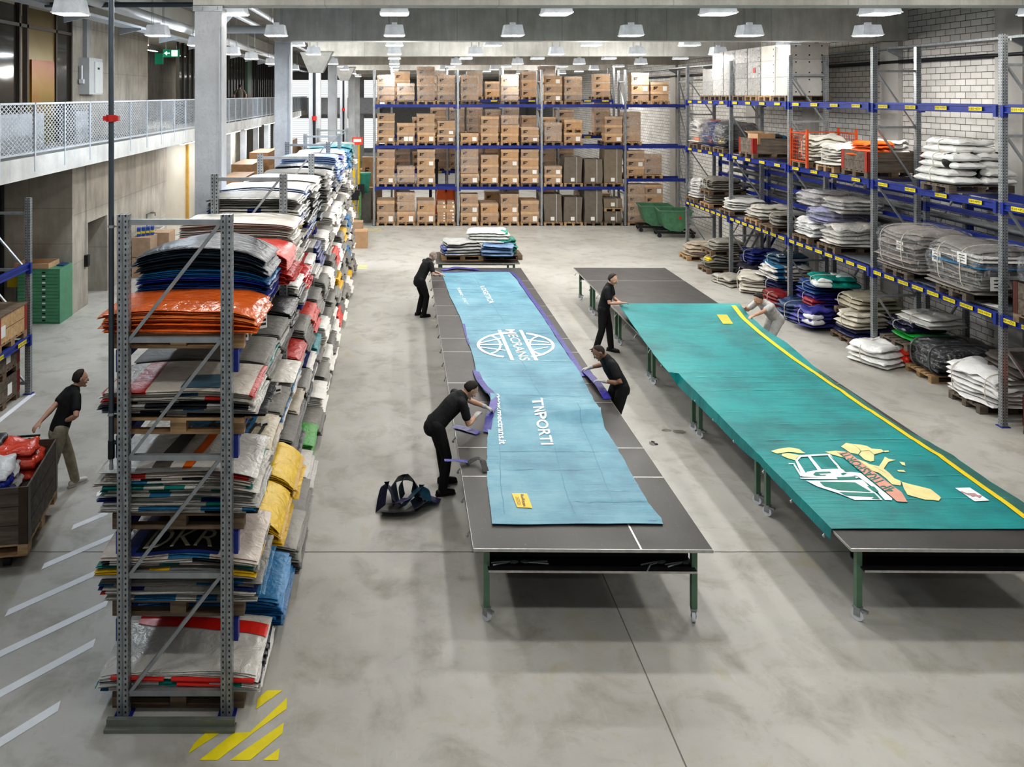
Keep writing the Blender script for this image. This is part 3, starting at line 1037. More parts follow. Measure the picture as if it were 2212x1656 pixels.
def layer(mb, st, za, zb, fa, fb, seed, w, d, dx=0., dy=0., wav=.02):
    rr = random.Random(seed)
    ph = rr.random() * 50
    n = len(A_) * len(B_)
    top, low = [], []
    for b in B_:
        for a in A_:
            ea = 1 - max(abs(a) ** 26, abs(b) ** 20)
            e = math.sqrt(max(0, ea))
            ox = wav * noise.noise(V((b * 1.5 + ph, ph, 0)))* (1 if abs(a) > .5 else 0)
            oy = wav * noise.noise(V((a * 2.1 + ph, 3.3, ph)))* (1 if abs(b) > .5 else 0)
            x = st.cx + dx + a * w / 2 + ox
            y = st.cy + dy + b * d / 2 + oy
            zm = (za + zb) / 2
            fm = (fa + fb) / 2
            zt = zm + (zb - zm) * e
            zl = zm + (za - zm) * e
            ft = fm + (fb - fm) * e
            fl = fm + (fa - fm) * e
            top.append((x, y, st.z0 + zt + st.off(x, y, ft)))
            low.append((x, y, st.z0 + zl + st.off(x, y, fl)))
    W = len(A_)
    fs = []
    for j in range(len(B_) - 1):
        for i in range(W - 1):
            q = (j * W + i, j * W + i + 1, (j + 1) * W + i + 1, (j + 1) * W + i)
            fs.append(q); fs.append(tuple(n + k for k in reversed(q)))
    mb.add(top + low, fs)


TCOUNT = [0]
MASS = {}
PAL = {
    'orange': ['#f08a4b', '#ec7f3f', '#e8752f', '#f19355', '#dc6a28'],
    'navy': ['#24327c', '#1f2c86', '#2a3a94', '#1c2a6b', '#28418a', '#2b4f8e'],
    'navydark': ['#1f2730', '#26313d', '#20303d', '#2b3b4b'],
    'white': ['#dcd9d3', '#e4e1db', '#d2cfc8', '#c9c6bf'],
    'cream': ['#e3ded4', '#e9e4da', '#d8d1c6', '#dccfc4'],
    'grey': ['#9b9993', '#8a8882', '#a9a69f', '#7f7d78'],
    'dgrey': ['#65635f', '#716e69', '#56544f', '#7b7871'],
    'black': ['#232425', '#2c2d2e', '#1c1d1e', '#353536'],
    'red': ['#c4362b', '#d0453a', '#b72b22', '#cf4c40'],
    'brightred': ['#d11f1c', '#b51a18', '#dc2a24'],
    'yellow': ['#e2b713', '#d9aa0c', '#e8c01c'],
    'blue': ['#1f6a9e', '#2676ab', '#185c8c', '#2e80b5'],
    'green': ['#3f8f3c', '#347f33', '#4b9c45'],
    'teal': ['#1f8a86', '#2a7f86', '#1c6f80', '#30968a'],
    'beige': ['#b5ab97', '#c4baa3', '#a99f8c'],
    'lblue': ['#b9c3d6', '#8fa6cf', '#5f86c4', '#3e6cb8'],
}


def stack(bay, lev, slot, cy, z0, h, segs, w=1.27, d=.84, dome=.03, droop=.025, where='', cx=-1.975, topname=None, printed=True, seed=None, lean=0., jit=.03, prefix=''):
    """segs: list of (palette, number of tarps, material) bottom to top; returns (Stack, topmost object)"""
    sd = seed if seed is not None else bay * 100 + lev * 10 + slot
    rr = random.Random(sd)
    st = Stack(cx, cy, z0, h, w, d, dome, droop, sd, lean)
    ntot = sum(s[1] for s in segs)
    wts = []
    for pal, n, mk in segs:
        for _ in range(n): wts.append((.6 + rr.random() * .9, pal, mk))
    tot = sum(x[0] for x in wts)
    z = 0
    last = None
    for i, (wt, pal, mk) in enumerate(wts):
        t = wt / tot * h
        ww, dd = w + rr.uniform(-.07, .05), d + rr.uniform(-.05, .02)
        fr = z / h
        dx, dy = rr.uniform(-jit, jit) * 1.3 + (.025 - .06 * fr), rr.uniform(-.022, .022)
        tone = rr.uniform(.68, 1.08) * (.86 if pal in ('white', 'cream', 'lblue') else 1)
        if i == len(wts) - 1: dx, dy, ww, dd, tone = 0, 0, w, d, .95
        c = col(rr.choice(PAL[pal])); c = tuple(min(1, q * tone) for q in c[:3]) + (1,)
        TCOUNT[0] += 1
        if TCOUNT[0] <= 300:
            mb = MB()
            # every folded sheet shows two or three lips
            lips = 2 if t > .02 else 1
            for q in range(lips):
                za, zb = z + t * (q + .10) / lips, z + t * (q + .90) / lips
                layer(mb, st, za, zb, za / h, zb / h, sd * 50 + i * 3 + q, ww - .02 * q, dd, dx + (rr.uniform(-.02, .02) if q else 0), dy + (rr.uniform(-.012, .012) if q else 0))
            o = mb.build('folded_tarp', MAT[mk], None, smooth=.9, color=c)
            pn = {'navydark': 'dark navy', 'dgrey': 'dark grey', 'brightred': 'bright red', 'lblue': 'pale blue'}.get(pal, pal)
            if i == len(wts) - 1:
                tag(o, topname or ('topmost %s folded tarp of the %s' % (pn, where)), 'tarp', 'topmost tarps of the rack stacks')
            else:
                tag(o, '%s tarp, %s down in the %s' % (pn, ORD[len(wts) - 1 - i], where), 'tarp', 'tarps of the %s' % where)
            last = o
        else:
            mb = MASS.setdefault((pal, mk), MB())
            for q in (0, 1):
                za, zb = z + t * (q + .1) / 2, z + t * (q + .9) / 2
                layer(mb, st, za, zb, za / h, zb / h, sd * 50 + i * 3 + q, ww - .03 * q, dd, dx + rr.uniform(-.02, .02), dy)
        z += t
    return st, last


LVN = ['floor', 'lowest shelf', 'second shelf', 'third shelf', 'top shelf']
BAYN = ['first', 'second', 'third', 'fourth', 'fifth']
ZL = [0.0] + LEV_L


def slot_y(bay, slot):
    return LY[bay] + .485 + slot * .907


def put(bay, lev, slot, h, segs, **k):
    z = ZL[lev]
    cy = slot_y(bay, slot)
    where = k.pop('where', 'stack on %s, %s place of %s bay' % (LVN[lev], ORD[slot], BAYN[bay]))
    pk = k.pop('pal', 'wood_old' if lev < 3 else 'wood_pallet')
    pallet((-1.975, cy, z + .002), 'pallet under the tarps on the %s, %s place of the %s rack bay' % (LVN[lev], ORD[slot], BAYN[bay]), pk, 0, detail=(bay == 0 and slot == 0), group='pallets on the tarp rack')
    return stack(bay, lev, slot, cy, z + .15, h, segs, where=where, **k)


# --- first bay, written out from the photograph
S = {}
S['or'] = put(0, 4, 0, .17, [('orange', 7, 'tarp_gloss')], dome=.05, droop=.05, w=1.42, where='orange stack on the top shelf at the near end', topname='topmost shiny orange tarp on the top shelf at the near end')
S['bl'] = put(0, 4, 1, .50, [('navy', 9, 'tarp'), ('blue', 2, 'tarp'), ('navydark', 7, 'tarp')], dome=.12, droop=.05, w=1.34, where='curved navy blue stack behind the orange tarps', topname='slate grey topmost tarp of the curved navy blue stack')
S['rd'] = put(0, 4, 2, .40, [('red', 9, 'tarp')], dome=.02, droop=.12, w=1.46, cx=-1.93, where='red stack drooping over the top shelf edge', topname='topmost crumpled red tarp beside the navy blue stack', jit=.05)
S['wh'] = put(0, 4, 3, .56, [('cream', 14, 'tarp')], dome=.02, droop=.05, w=1.44, where='tall cream white stack on the top shelf')
S['wb'] = put(0, 3, 0, .23, [('white', 4, 'tarp_print'), ('cream', 4, 'tarp_print')], dome=.03, w=1.40, where='white and blue stack under the orange tarps', topname='grey white topmost tarp under the orange pallet')
S['tg'] = put(0, 3, 1, .24, [('grey', 5, 'tarp_matte'), ('teal', 1, 'tarp'), ('grey', 2, 'tarp_matte')], w=1.36, where='grey and teal stack on the third shelf')
S['gr'] = put(0, 3, 2, .22, [('dgrey', 3, 'tarp_matte'), ('grey', 4, 'tarp_matte')], w=1.38, where='grey stack on the third shelf')
S['bk'] = put(0, 3, 3, .24, [('black', 7, 'tarp')], w=1.38, where='black stack on the third shelf')
S['st'] = put(0, 2, 0, .38, [('white', 7, 'tarp_print'), ('cream', 5, 'tarp_print'), ('white', 2, 'tarp_print')], w=1.42, where='white printed stack on the second shelf', topname='white tarp with orange stripe topmost on the second shelf')
S['ei'] = put(0, 2, 1, .24, [('white', 4, 'tarp_print'), ('beige', 3, 'tarp_print')], w=1.40, where='beige printed stack on the second shelf', topname='beige tarp with black lettering behind the orange-striped tarp')
S['zz'] = put(0, 2, 2, .24, [('white', 4, 'tarp_print'), ('dgrey', 3, 'tarp_matte')], w=1.40, where='dark grey stack on the second shelf')
S['wb2'] = put(0, 2, 3, .26, [('white', 5, 'tarp_print'), ('cream', 3, 'tarp')], w=1.44, where='white stack with blue edges on the second shelf')
S['dk'] = put(0, 1, 0, .40, [('white', 5, 'tarp_print'), ('grey', 5, 'tarp_print'), ('cream', 3, 'tarp_print')], w=1.46, where='stack under the navy lettered tarp', topname='white tarp with navy panel and big letters topmost on the lowest shelf')
S['y1'] = put(0, 1, 1, .26, [('yellow', 7, 'tarp')], w=1.50, cx=-1.92, droop=.16, where='yellow stack on the lowest shelf')
S['y2'] = put(0, 1, 2, .30, [('yellow', 7, 'tarp')], w=1.54, cx=-1.92, droop=.16, where='higher yellow stack on the lowest shelf')
S['dg'] = put(0, 1, 3, .30, [('black', 3, 'tarp'), ('dgrey', 5, 'tarp_matte')], w=1.42, where='dark grey stack on the lowest shelf')
S['rw'] = put(0, 0, 0, .17, [('white', 4, 'tarp_print'), ('white', 2, 'tarp_gloss')], w=1.44, d=.86, where='white and red floor stack at the near end', topname='white tarp with broad red band topmost on the floor stack')
S['b2'] = put(0, 0, 1, .30, [('blue', 8, 'tarp')], w=1.52, cx=-1.92, where='blue stack on the floor')
S['g2'] = put(0, 0, 2, .32, [('dgrey', 4, 'tarp_matte'), ('grey', 4, 'tarp_matte')], w=1.58, cx=-1.90, where='grey stack on the floor behind the blue one')
S['g3'] = put(0, 0, 3, .30, [('grey', 7, 'tarp_matte')], w=1.54, cx=-1.90, where='grey floor stack at the end of the first bay')

# prints and lettering on the near stacks
def top_print(key, polys, mat, name='print', n=12):
    st, o = S[key]
    mb = MB()
    for poly in polys:
        poly_on(mb, [V((st.cx + a * st.w / 2, st.cy + b * st.d / 2, 0)) for a, b in poly], lambda p: V((p.x, p.y, st.top(p.x, p.y) + .002)), 0, n)
    return mb.build(name, mat, o)


top_print('rw', [[(-.8, .62), (-.55, .5), (.1, .42), (1., .30), (1., .72), (.1, .80), (-.5, .84), (-.8, .9)]], M('#d0281f', .3, 0, .1), 'red_band')
top_print('st', [[(.05, -.98), (.17, -.98), (.30, .98), (.18, .98)]], M('#d8691f', .4, 0, .1), 'orange_stripe')
top_print('st', [[(-.35, -.9), (-.12, -.9), (.0, .98), (-.2, .98)]], M('#57534e', .5, 0, .2), 'grey_stripe')
top_print('dk', [[(-.74, -.98), (.50, -.97), (.58, .70), (-.58, .70)]], M('#2a3f86', .4, 0, .15), 'navy_border')
st, o = S['dk']
mb = MB()
poly_on(mb, [V((st.cx + a * st.w / 2, st.cy + b * st.d / 2, 0)) for a, b in [(-.55, -.88), (.50, -.88), (.57, .55), (-.46, .55)]], lambda p: V((p.x, p.y, st.top(p.x, p.y) + .004)), 0, 12)
mb.build('dark_panel', M('#16181d', .4, 0, .2), o)
mb = MB()
g = lambda a, b: (st.cx + a * st.w / 2, st.cy + b * st.d / 2, 0)
text_on(mb, 'DKR', [g(-.48, -.76), g(.40, -.76), g(.46, -.04), g(-.40, -.04)], lambda p: V((p.x, p.y, st.top(p.x, p.y) + .007)))
mb.build('lettering', M('#b9b29b', .5, 0, .15), o)
st, o = S['ei']
mb = MB()
g = lambda a, b: (st.cx + a * st.w / 2, st.cy + b * st.d / 2, 0)
text_on(mb, 'Rein', [g(-.05, -.5), g(.80, -.5), g(.88, .5), g(.05, .5)], lambda p: V((p.x, p.y, st.top(p.x, p.y) + .005)))
mb.build('lettering', M('#26221f', .6, 0, .15), o)
top_print('wb', [[(.02, -.9), (.55, -.9), (.6, .0), (.02, .0)]], M('#4d6b7c', .5, 0, .2), 'blue_panel')
# lettering along the front of the floor stack, red edges
st, o = S['rw']
yf = st.cy - st.d / 2 - .012
mb = MB()
text_on(mb, 'der Teamer', [(st.cx - .42, yf, st.z0 + .0), (st.cx + .40, yf, st.z0 + .0), (st.cx + .40, yf, st.z0 + .06), (st.cx - .42, yf, st.z0 + .06)])
mb.build('lettering', M('#17171a', .6, 0, .1), o)
mb = MB()
for a, b, z in ((-.60, -.12, .155), (-.05, .40, .145), (.46, .7, .138), (.0, .42, .10)):
    mb.tube([(st.cx + a, yf + .005, st.z0 + z), (st.cx + b, yf + .005, st.z0 + z - .012)], .02, 8)
mb.build('red_edge', M('#cf2c22', .35, 0, .1), o)
mb = MB()
for k in range(4):
    x = st.cx + st.w / 2 + .004
    mb.tube([(x + .015, st.cy - .2 + k * .1, st.z0 + .05 - k * .01), (x + .02, st.cy - .17 + k * .1, st.z0 + .12 - k * .01)], .016, 6)
mb.build('black_marks', MAT['black'], o)
# small white rack labels hanging at the beam
for (u, v, y) in ((541, 715, 7.5), (596, 690, 8.6), (535, 872, 7.6), (627, 850, 9.7), (593, 925, 8.7)):
    p = Q(u, v, y)
    t = thing('hanging_label', 'white paper label on the blue beam %s' % {541: 'beside the orange tarps', 596: 'beside the navy blue stack', 535: 'beside the white and blue stack', 627: 'beside the dark grey stack', 593: 'beside the lettered beige tarp'}[u], 'label', (-1.40, p.y, p.z), PI / 2 - .9)
    MB().box(-.045, -.003, -.09, .045, .003, .09).build('paper', MAT['paper'], t)
    mb = MB()
    for q in range(3): mb.box(-.03, -.005, -.06 + q * .045, .03, -.0035, -.035 + q * .045)
    mb.build('writing', MAT['ink'], t)

# --- further bays: (level, slot) -> height, segments
B1 = {
    (4, 0): (0.74, [('dgrey', 6, 'tarp_print'), ('white', 6, 'tarp_print'), ('grey', 3, 'tarp')]),
    (4, 1): (0.78, [('navy', 4, 'tarp'), ('black', 6, 'tarp'), ('lblue', 3, 'tarp')]),
    (4, 2): (0.67, [('black', 6, 'tarp_print'), ('dgrey', 4, 'tarp_print')]),
    (4, 3): (0.72, [('navydark', 8, 'tarp_print'), ('white', 3, 'tarp')]),
    (3, 0): (0.35, [('grey', 5, 'tarp_print'), ('white', 4, 'tarp_print')]), (3, 1): (0.28, [('brightred', 7, 'tarp_gloss')]),
    (3, 2): (0.29, [('white', 7, 'tarp_print')]), (3, 3): (0.35, [('white', 8, 'tarp_print')]),
    (2, 0): (0.24, [('grey', 3, 'tarp_matte'), ('red', 4, 'tarp')]), (2, 1): (0.35, [('dgrey', 6, 'tarp_matte'), ('grey', 3, 'tarp_matte')]),
    (2, 2): (0.32, [('red', 5, 'tarp_print')]), (2, 3): (0.35, [('grey', 8, 'tarp_matte')]),
    (1, 0): (0.30, [('black', 4, 'tarp'), ('beige', 3, 'tarp')]), (1, 1): (0.29, [('black', 5, 'tarp'), ('grey', 3, 'tarp_matte')]),
    (1, 2): (0.29, [('white', 5, 'tarp_print')]), (1, 3): (0.30, [('dgrey', 4, 'tarp_matte'), ('teal', 3, 'tarp')]),
    (0, 0): (0.24, [('white', 7, 'tarp')]), (0, 1): (0.27, [('green', 6, 'tarp')]),
    (0, 2): (0.17, [('dgrey', 4, 'tarp_matte')]), (0, 3): (0.29, [('white', 6, 'tarp')]),
}
BN = {
    2: {4: ['dgrey', 'white', 'navydark', 'lblue'], 3: ['white', 'grey', 'white', 'cream'], 2: ['grey', 'white', 'dgrey', 'red'], 1: ['white', 'dgrey', 'grey', 'grey'], 0: ['grey', 'white', 'dgrey', 'white']},
    3: {4: ['lblue', 'navy', 'white', 'blue'], 3: ['white', 'grey', 'grey', 'cream'], 2: ['white', 'grey', 'yellow', 'grey'], 1: ['yellow', 'dgrey', 'grey', 'dgrey'], 0: ['red', 'dgrey', 'grey', 'grey']},
    4: {4: ['blue', 'teal', 'teal', 'grey'], 3: ['grey', 'white', 'grey', 'dgrey'], 2: ['blue', 'grey', 'white', 'dgrey'], 1: ['blue', 'grey', 'grey', 'dgrey'], 0: ['white', 'yellow', 'grey', 'dgrey']},
}
order = sorted(B1, key=lambda k: (k[1], -k[0]))
for (lv, sl) in order:
    h, segs = B1[(lv, sl)]
    put(1, lv, sl, h, segs, w=1.28 if lv else 1.40, cx=-1.95 if lv else -1.90, jit=.04)
for bay in (2, 3, 4):
    for lv in (4, 3, 2, 1, 0):
        for sl in range(4):
            rr = random.Random(bay * 77 + lv * 7 + sl)
            p = BN[bay][lv][sl]
            h = rr.uniform(.28, .45) if lv < 4 else rr.uniform(.62, .85)
            mk = 'tarp_matte' if p in ('grey', 'dgrey') else 'tarp'
            n = 7
            a = rr.choice(['grey', 'cream', 'dgrey', 'white'])
            put(bay, lv, sl, h, [(a, 2, mk), (p, n - 2, mk)], w=1.22, cx=-1.86, jit=.04)
if MASS:
    root = thing('folded_tarps_mass', 'rest of the folded tarps crowded in the far bays of the tarp rack', 'tarps', (0, 0, 0))
    root['kind'] = 'stuff'
    for (pal, mk), mb in MASS.items():
        o = mb.build('folded_layers', MAT[mk], root, smooth=.9, color=col(PAL[pal][1]))
# ------------------------------------------------------------------ cardboard boxes
def carton_proto(w=.76, d=.58, h=.39, logo=1., paper=1):
    t = thing('cardboard_box', 'box', 'cardboard box', (0, -50, 0))
    lid = h * .3
    mb = MB(); mb.box(-w / 2 + .012, -d / 2 + .012, 0, w / 2 - .012, d / 2 - .012, h - .03)
    mb.build('body', MAT['card'], t)
    mb = MB(); mb.box(-w / 2, -d / 2, h - lid, w / 2, d / 2, h - .004)
    mb.build('lid', MAT['card_lid'], t)
    y = -d / 2 + .009
    mb = MB()
    x0, z0 = -w * .36, (h - lid) * .28
    s = .115 * logo
    # block letter F with small stepped bars
    mb.box(x0, y - .002, z0, x0 + s * .42, y, z0 + s * 1.15)
    mb.box(x0, y - .002, z0 + s * .78, x0 + s * 1.55, y, z0 + s * 1.15)
    mb.box(x0, y - .002, z0 + s * .28, x0 + s * 1.1, y, z0 + s * .60)
    for k in range(3): mb.box(x0 - s * .28, y - .002, z0 + s * (.1 + .36 * k), x0 - s * .08, y, z0 + s * (.26 + .36 * k))
    mb.build('logo', MAT['ink'], t)
    if paper:
        mb = MB()
        for k in range(paper):
            mb.box(w * .16 - k * .2, y - .003, .03, w * .16 + .18 - k * .2, y, (h - lid) * .78)
        lab = mb.build('paper_label', MAT['paper'], t)
    return t


PROTO = {}
for hh in (.30, .36, .40, .46):
    for pp in (0, 1, 2):
        PROTO[(hh, pp)] = carton_proto(h=hh, paper=pp)
USED = set()
NBOX = [0]


def carton(loc, hh, pp, label, group, rz=0., sx=1.):
    key = (hh, pp)
    NBOX[0] += 1
    if key not in USED:
        USED.add(key)
        o = PROTO[key]
        o.location = loc; o.rotation_euler = (0, 0, rz); o['label'] = label; o['group'] = group
    else:
        o = dup(PROTO[key], loc, rz, label, group)
    return o


def wrap(name_loc, w, d, h, parent, seed=0):
    "shrink wrap film shell, slightly puckered"
    def fn(p, dd):
        q = V((math.copysign(abs(dd.x) ** .22, dd.x) * w / 2, math.copysign(abs(dd.y) ** .22, dd.y) * d / 2, math.copysign(abs(dd.z) ** .16, dd.z) * h / 2))
        n = noise.noise(V((q.x * 5 + seed, q.y * 5, q.z * 7)))
        return q * (1 + .018 * n)
    mb = MB(); mb.sph((0, 0, h / 2), (w / 2, d / 2, h / 2), 24, 16, 0, fn)
    return mb.build('shrink_wrap', MAT['film'], parent, name_loc, smooth=True)


def wrapped_load(loc, n, hh, label, group, dark=False):
    t = thing('wrapped_box_load', label, 'wrapped boxes', loc, 0, group)
    z = 0
    for k in range(n):
        mb = MB(); mb.box(-.36, -.27, z, .36, .27, z + hh * .7); b = mb.build('box', MAT['card'], t)
        mb = MB(); mb.box(-.375, -.285, z + hh * .7, .375, .285, z + hh - .006); mb.build('box_lid', MAT['card_lid'], b)
        mb = MB(); s = .11; x0, z0, y = -.27, z + hh * .22, -.275
        mb.box(x0, y, z0, x0 + s * .42, y + .004, z0 + s * 1.15); mb.box(x0, y, z0 + s * .78, x0 + s * 1.5, y + .004, z0 + s * 1.15); mb.box(x0, y, z0 + s * .28, x0 + s * 1.1, y + .004, z0 + s * .6)
        mb.build('logo', MAT['ink'], b)
        z += hh
    wrap((0, 0, -.01), .80, .62, z + .05, t, loc[0])
    return t


def sheet_bundle(loc, w, d, h, label, lean=0., split=False):
    t = thing('flat_carton_bundle', label, 'flat cardboard', loc, 0, 'bundles of flat cardboard sheets')
    mb = MB()
    ph = loc[0] * 3
    nz = 14
    def fn(z):
        return .02 * math.sin(z * 3.3 + ph) + lean * z, .0
    vs = []
    for k in range(nz + 1):
        z = h * k / nz
        ox, oy = fn(z)
        for (x, y) in ((-w / 2, -d / 2), (-.06 * w, -d / 2 + .012), (w / 2, -d / 2), (w / 2, d / 2), (-w / 2, d / 2)):
            vs.append((x + ox, y, z))
    fs = [tuple(range(4, -1, -1)), tuple(nz * 5 + i for i in range(5))]
    for k in range(nz):
        for i in range(5):
            fs.append((k * 5 + i, k * 5 + (i + 1) % 5, (k + 1) * 5 + (i + 1) % 5, (k + 1) * 5 + i))
    mb.add(vs, fs)
    mb.build('sheets', MAT['card_flat'], t)
    mb = MB(); mb.box(-.1, -d / 2 - .012, .06, .06, -d / 2 - .008, .22); mb.build('paper_label', MAT['paper'], t)
    mb = MB(); mb.box(w * .2, -d / 2 - .006, 0, w * .2 + .012, d / 2 + .004, h + .005); mb.build('strap', MAT['white'], t)
    return t


UP = ['bottom', 'second', 'third', 'fourth', 'fifth']
LB = ['floor', 'lowest shelf', 'middle shelf', 'top shelf']
ZB = [0.0] + LEV_B
YF = 34.4


def bslot(bay, sl):
    return BX[bay] + .5 + sl * .86


SPEC = {
    (0, 0): [('b', 2, .46), ('bw', 1, .46, 2, .40), ('b', 2, .46), ('small',)],
    (1, 0): [('b', 3, .40, 1), ('b', 2, .40, 2), ('b', 3, .40, 1), ('b', 2, .46)],
    (2, 0): [('f', 1.18, 0), ('f', 1.05, 0), ('f', 1.55, .02), ('f2',)],
    (0, 1): [('b', 4, .36), ('w', 2, .34, .3), ('b', 4, .36), None],
    (1, 1): [('bw', 1, .40, 3, .36), ('b', 3, .40, 1), ('b', 4, .36), ('b', 4, .36)],
    (2, 1): [('b', 2, .36), ('f', 1.1, 0), ('f', 1.0, .01), ('f', 1.55, 0)],
    (0, 2): [('b', 4, .30), ('b', 2, .40), ('b', 3, .40), ('b', 3, .30)],
    (1, 2): [('b', 1, .36), ('b', 3, .36), ('bw', 2, .36, 1, .40), ('b', 2, .30)],
    (2, 2): [('w', 2, .40), ('bp', 1, .40), None, ('b', 3, .36)],
    (0, 3): [('w', 3, .36), ('w', 2, .36), ('w', 4, .36), ('w', 3, .36)],
    (1, 3): [('w', 3, .36), None, ('w', 3, .36), None],
    (2, 3): [('b', 3, .36), ('bw', 0, .36, 3, .34), None, None],
}
for (bay, lv), slots in SPEC.items():
    for sl, sp in enumerate(slots):
        if sp is None: continue
        x = bslot(bay, sl)
        z = ZB[lv]
        wh = 'in the %s stack of the %s bay on the %s of the long box rack' % (ORD[sl], BAYN[bay], LB[lv])
        short = '%s stack, %s bay, %s of long box rack' % (ORD[sl], BAYN[bay], LB[lv])
        pallet((x, YF + .56, z + .002), 'pallet under the ' + short, random.choice(['wood_pallet', 'wood_pallet', 'wood_old']), PI / 2, False, 'pallets in the long box rack')
        zz = z + .15
        yb = YF + .30
        grp = 'lidded cardboard boxes with a black F mark'
        kind = sp[0]
        if kind in ('b', 'bw', 'bp'):
            n, hh = sp[1], sp[2]
            for k in range(n):
                pp = 1 if (k == 0 and R.random() < .75) or R.random() < .15 else 0
                if bay == 0 and lv == 2 and sl == 1 and k == 0: pp = 2
                jx = R.uniform(-.012, .012)
                carton((x + jx, yb, zz), hh, pp, '%s F-marked box, %s' % (UP[k], short), grp)
                zz += hh
            if kind == 'bw' and len(sp) > 3:
                wrapped_load((x, yb, zz + .01), sp[3], sp[4], 'shrink-wrapped boxes on the ' + short, 'shrink-wrapped box loads')
            if kind == 'bp':
                pallet((x, YF + .56, zz + .002), 'upper pallet in the ' + short, 'wood_pallet', PI / 2, False, 'pallets in the long box rack')
                zz += .15
                carton((x, yb, zz), .40, 0, 'F-marked box on the upper pallet, ' + short, grp)
            if lv < 3 and (bay + lv + sl) % 2 == 0:
                # a second column at the back of the pallet
                for k in range(n):
                    carton((x, YF + .88, z + .15 + k * hh), hh, 0, '%s F-marked box at the back, %s' % (UP[k], short), grp)
        elif kind == 'w':
            dz = sp[3] if len(sp) > 3 else 0
            wrapped_load((x, yb, zz + .01), sp[1], sp[2], 'shrink-wrapped boxes in the ' + short, 'shrink-wrapped box loads')
        elif kind == 'f':
            sheet_bundle((x, YF + .5, zz + .002), .76, .9, sp[1], 'flat cardboard sheets in the ' + short, sp[2])
        elif kind == 'f2':
            sheet_bundle((x, YF + .5, zz + .002), .72, .9, .45, 'low bundle of flat cardboard in the ' + short)
            pallet((x, YF + .56, zz + .462), 'upper pallet under flat cardboard in the ' + short, 'wood_pallet', PI / 2, False, 'pallets in the long box rack')
            sheet_bundle((x, YF + .5, zz + .61), .78, .9, .38, 'upper bundle of flat cardboard in the ' + short)
        elif kind == 'small':
            q = 0
            for k, (dx, z0, w, h) in enumerate(((-.19, 0, .36, .11), (-.19, .112, .36, .11), (-.19, .224, .36, .11), (-.19, .336, .36, .08), (.19, 0, .36, .14), (.19, .142, .36, .13), (.19, .274, .36, .14),
                                                (0, .42, .78, .14), (-.2, .562, .4, .18), (.2, .562, .36, .2), (-.2, .745, .34, .14), (.2, .765, .3, .12))):
                t = thing('small_carton', 'small flat carton %s from the bottom in the mixed stack of small cartons' % ORD[k], 'carton', (x + dx, yb, zz + z0), 0, 'small flat cartons')
                MB().box(-w / 2, -.25, 0, w / 2, .25, h - .003).build('body', MAT['card'], t)
                MB().box(w * .22, -.254, h * .25, w * .40, -.25, h * .7).build('paper_label', MAT['paper'], t)
# fourth bay beside the block wall
x = 10.35
short = 'fourth bay beside the block wall in the long box rack'
GW = 'shrink-wrapped box loads'; GB = 'lidded cardboard boxes with a black F mark'
for i, (x, z, n, hh, kind, nm) in enumerate(((10.5, 5.18, 3, .40, 'b', 'tall box pile on the top shelf'), (11.35, 5.18, 2, .40, 'b', 'low box pile on the top shelf'),
                                  (10.15, 3.43, 3, .42, 'w', 'wrapped pile on the middle shelf'), (10.3, 2.02, 3, .34, 'b', 'brown box pile on the lowest shelf'), (11.05, 2.02, 2, .42, 'w', 'wrapped pile on the lowest shelf'),
                                  (10.35, 0, 4, .40, 'w', 'dark wrapped pile on the floor'), (11.1, 0, 4, .40, 'b', 'brown box pile on the floor'))):
    pallet((x, YF + .56, z + .002), 'pallet under the %s of the %s' % (nm, 'fourth box rack bay'), 'wood_pallet', PI / 2, False, 'pallets in the long box rack')
    if kind == 'b':
        for k in range(n): carton((x, YF + .3, z + .15 + k * hh), hh if (hh, 1) in PROTO else .36, k % 2, '%s F-marked box, %s, fourth rack bay' % (UP[k], nm), GB)
    else:
        wrapped_load((x, YF + .3, z + .16), n, hh, '%s, fourth bay of the long box rack' % nm, GW)
# rear rack: filler columns
rr = random.Random(5)
for lv, z in enumerate([0.0] + LEV_B2):
    for sl in range(12):
        if rr.random() < .22: continue
        x = BX2[0] + .5 + sl * .87
        if lv == 0 and 1.2 < x < 3.6: continue
        n = rr.randint(2, 3); hh = rr.choice([.36, .40])
        nm = 'pile %d' % sl
        short = '%s pile on the %s of rear box rack' % (ORD[sl] if sl < 14 else 'last', LB[lv])
        pallet((x, 38.5 + .56, z + .002), 'pallet under the ' + short, 'wood_pallet', PI / 2, False, 'pallets in the rear box rack')
        if rr.random() < .45:
            wrapped_load((x, 38.5 + .32, z + .16), n + 1, hh, 'shrink-wrapped boxes, ' + short, 'shrink-wrapped box loads')
        else:
            for k in range(n): carton((x, 38.5 + .32, z + .15 + k * hh), hh, 0, '%s F-marked box, %s' % (UP[k], short), 'lidded cardboard boxes with a black F mark')
# orange stacker truck behind the rack
t = thing('stacker_truck', 'orange electric stacker truck behind the long box rack', 'stacker truck', (2.35, 37.0, 0))
mb = MB(); mb.hexa([(-.5, -.4, .15), (.5, -.4, .15), (.5, .4, .15), (-.5, .4, .15), (-.38, -.3, 1.35), (.42, -.3, 1.35), (.42, .4, 1.35), (-.38, .4, 1.35)]); mb.build('body', M('#d9651c', .4, 0, .1), t)
mb = MB(); mb.box(-.75, .1, .1, -.62, .25, 2.6); mb.box(-.45, .42, .1, -.32, .5, 2.6); mb.box(-.75, .1, 2.5, -.3, .5, 2.6); mb.build('mast', MAT['black_metal'], t)
mb = MB(); mb.tube([(0, -.41, 1.2), (0, -.6, 1.3), (0, -.6, 1.45)], .03, 8); mb.build('tiller', MAT['black_metal'], t)
for x in (-.3, .3):
    mb = MB(); mb.tube([(x - .05, 0, .12), (x + .05, 0, .12)], .12, 14); mb.build('wheel', MAT['black'], t)

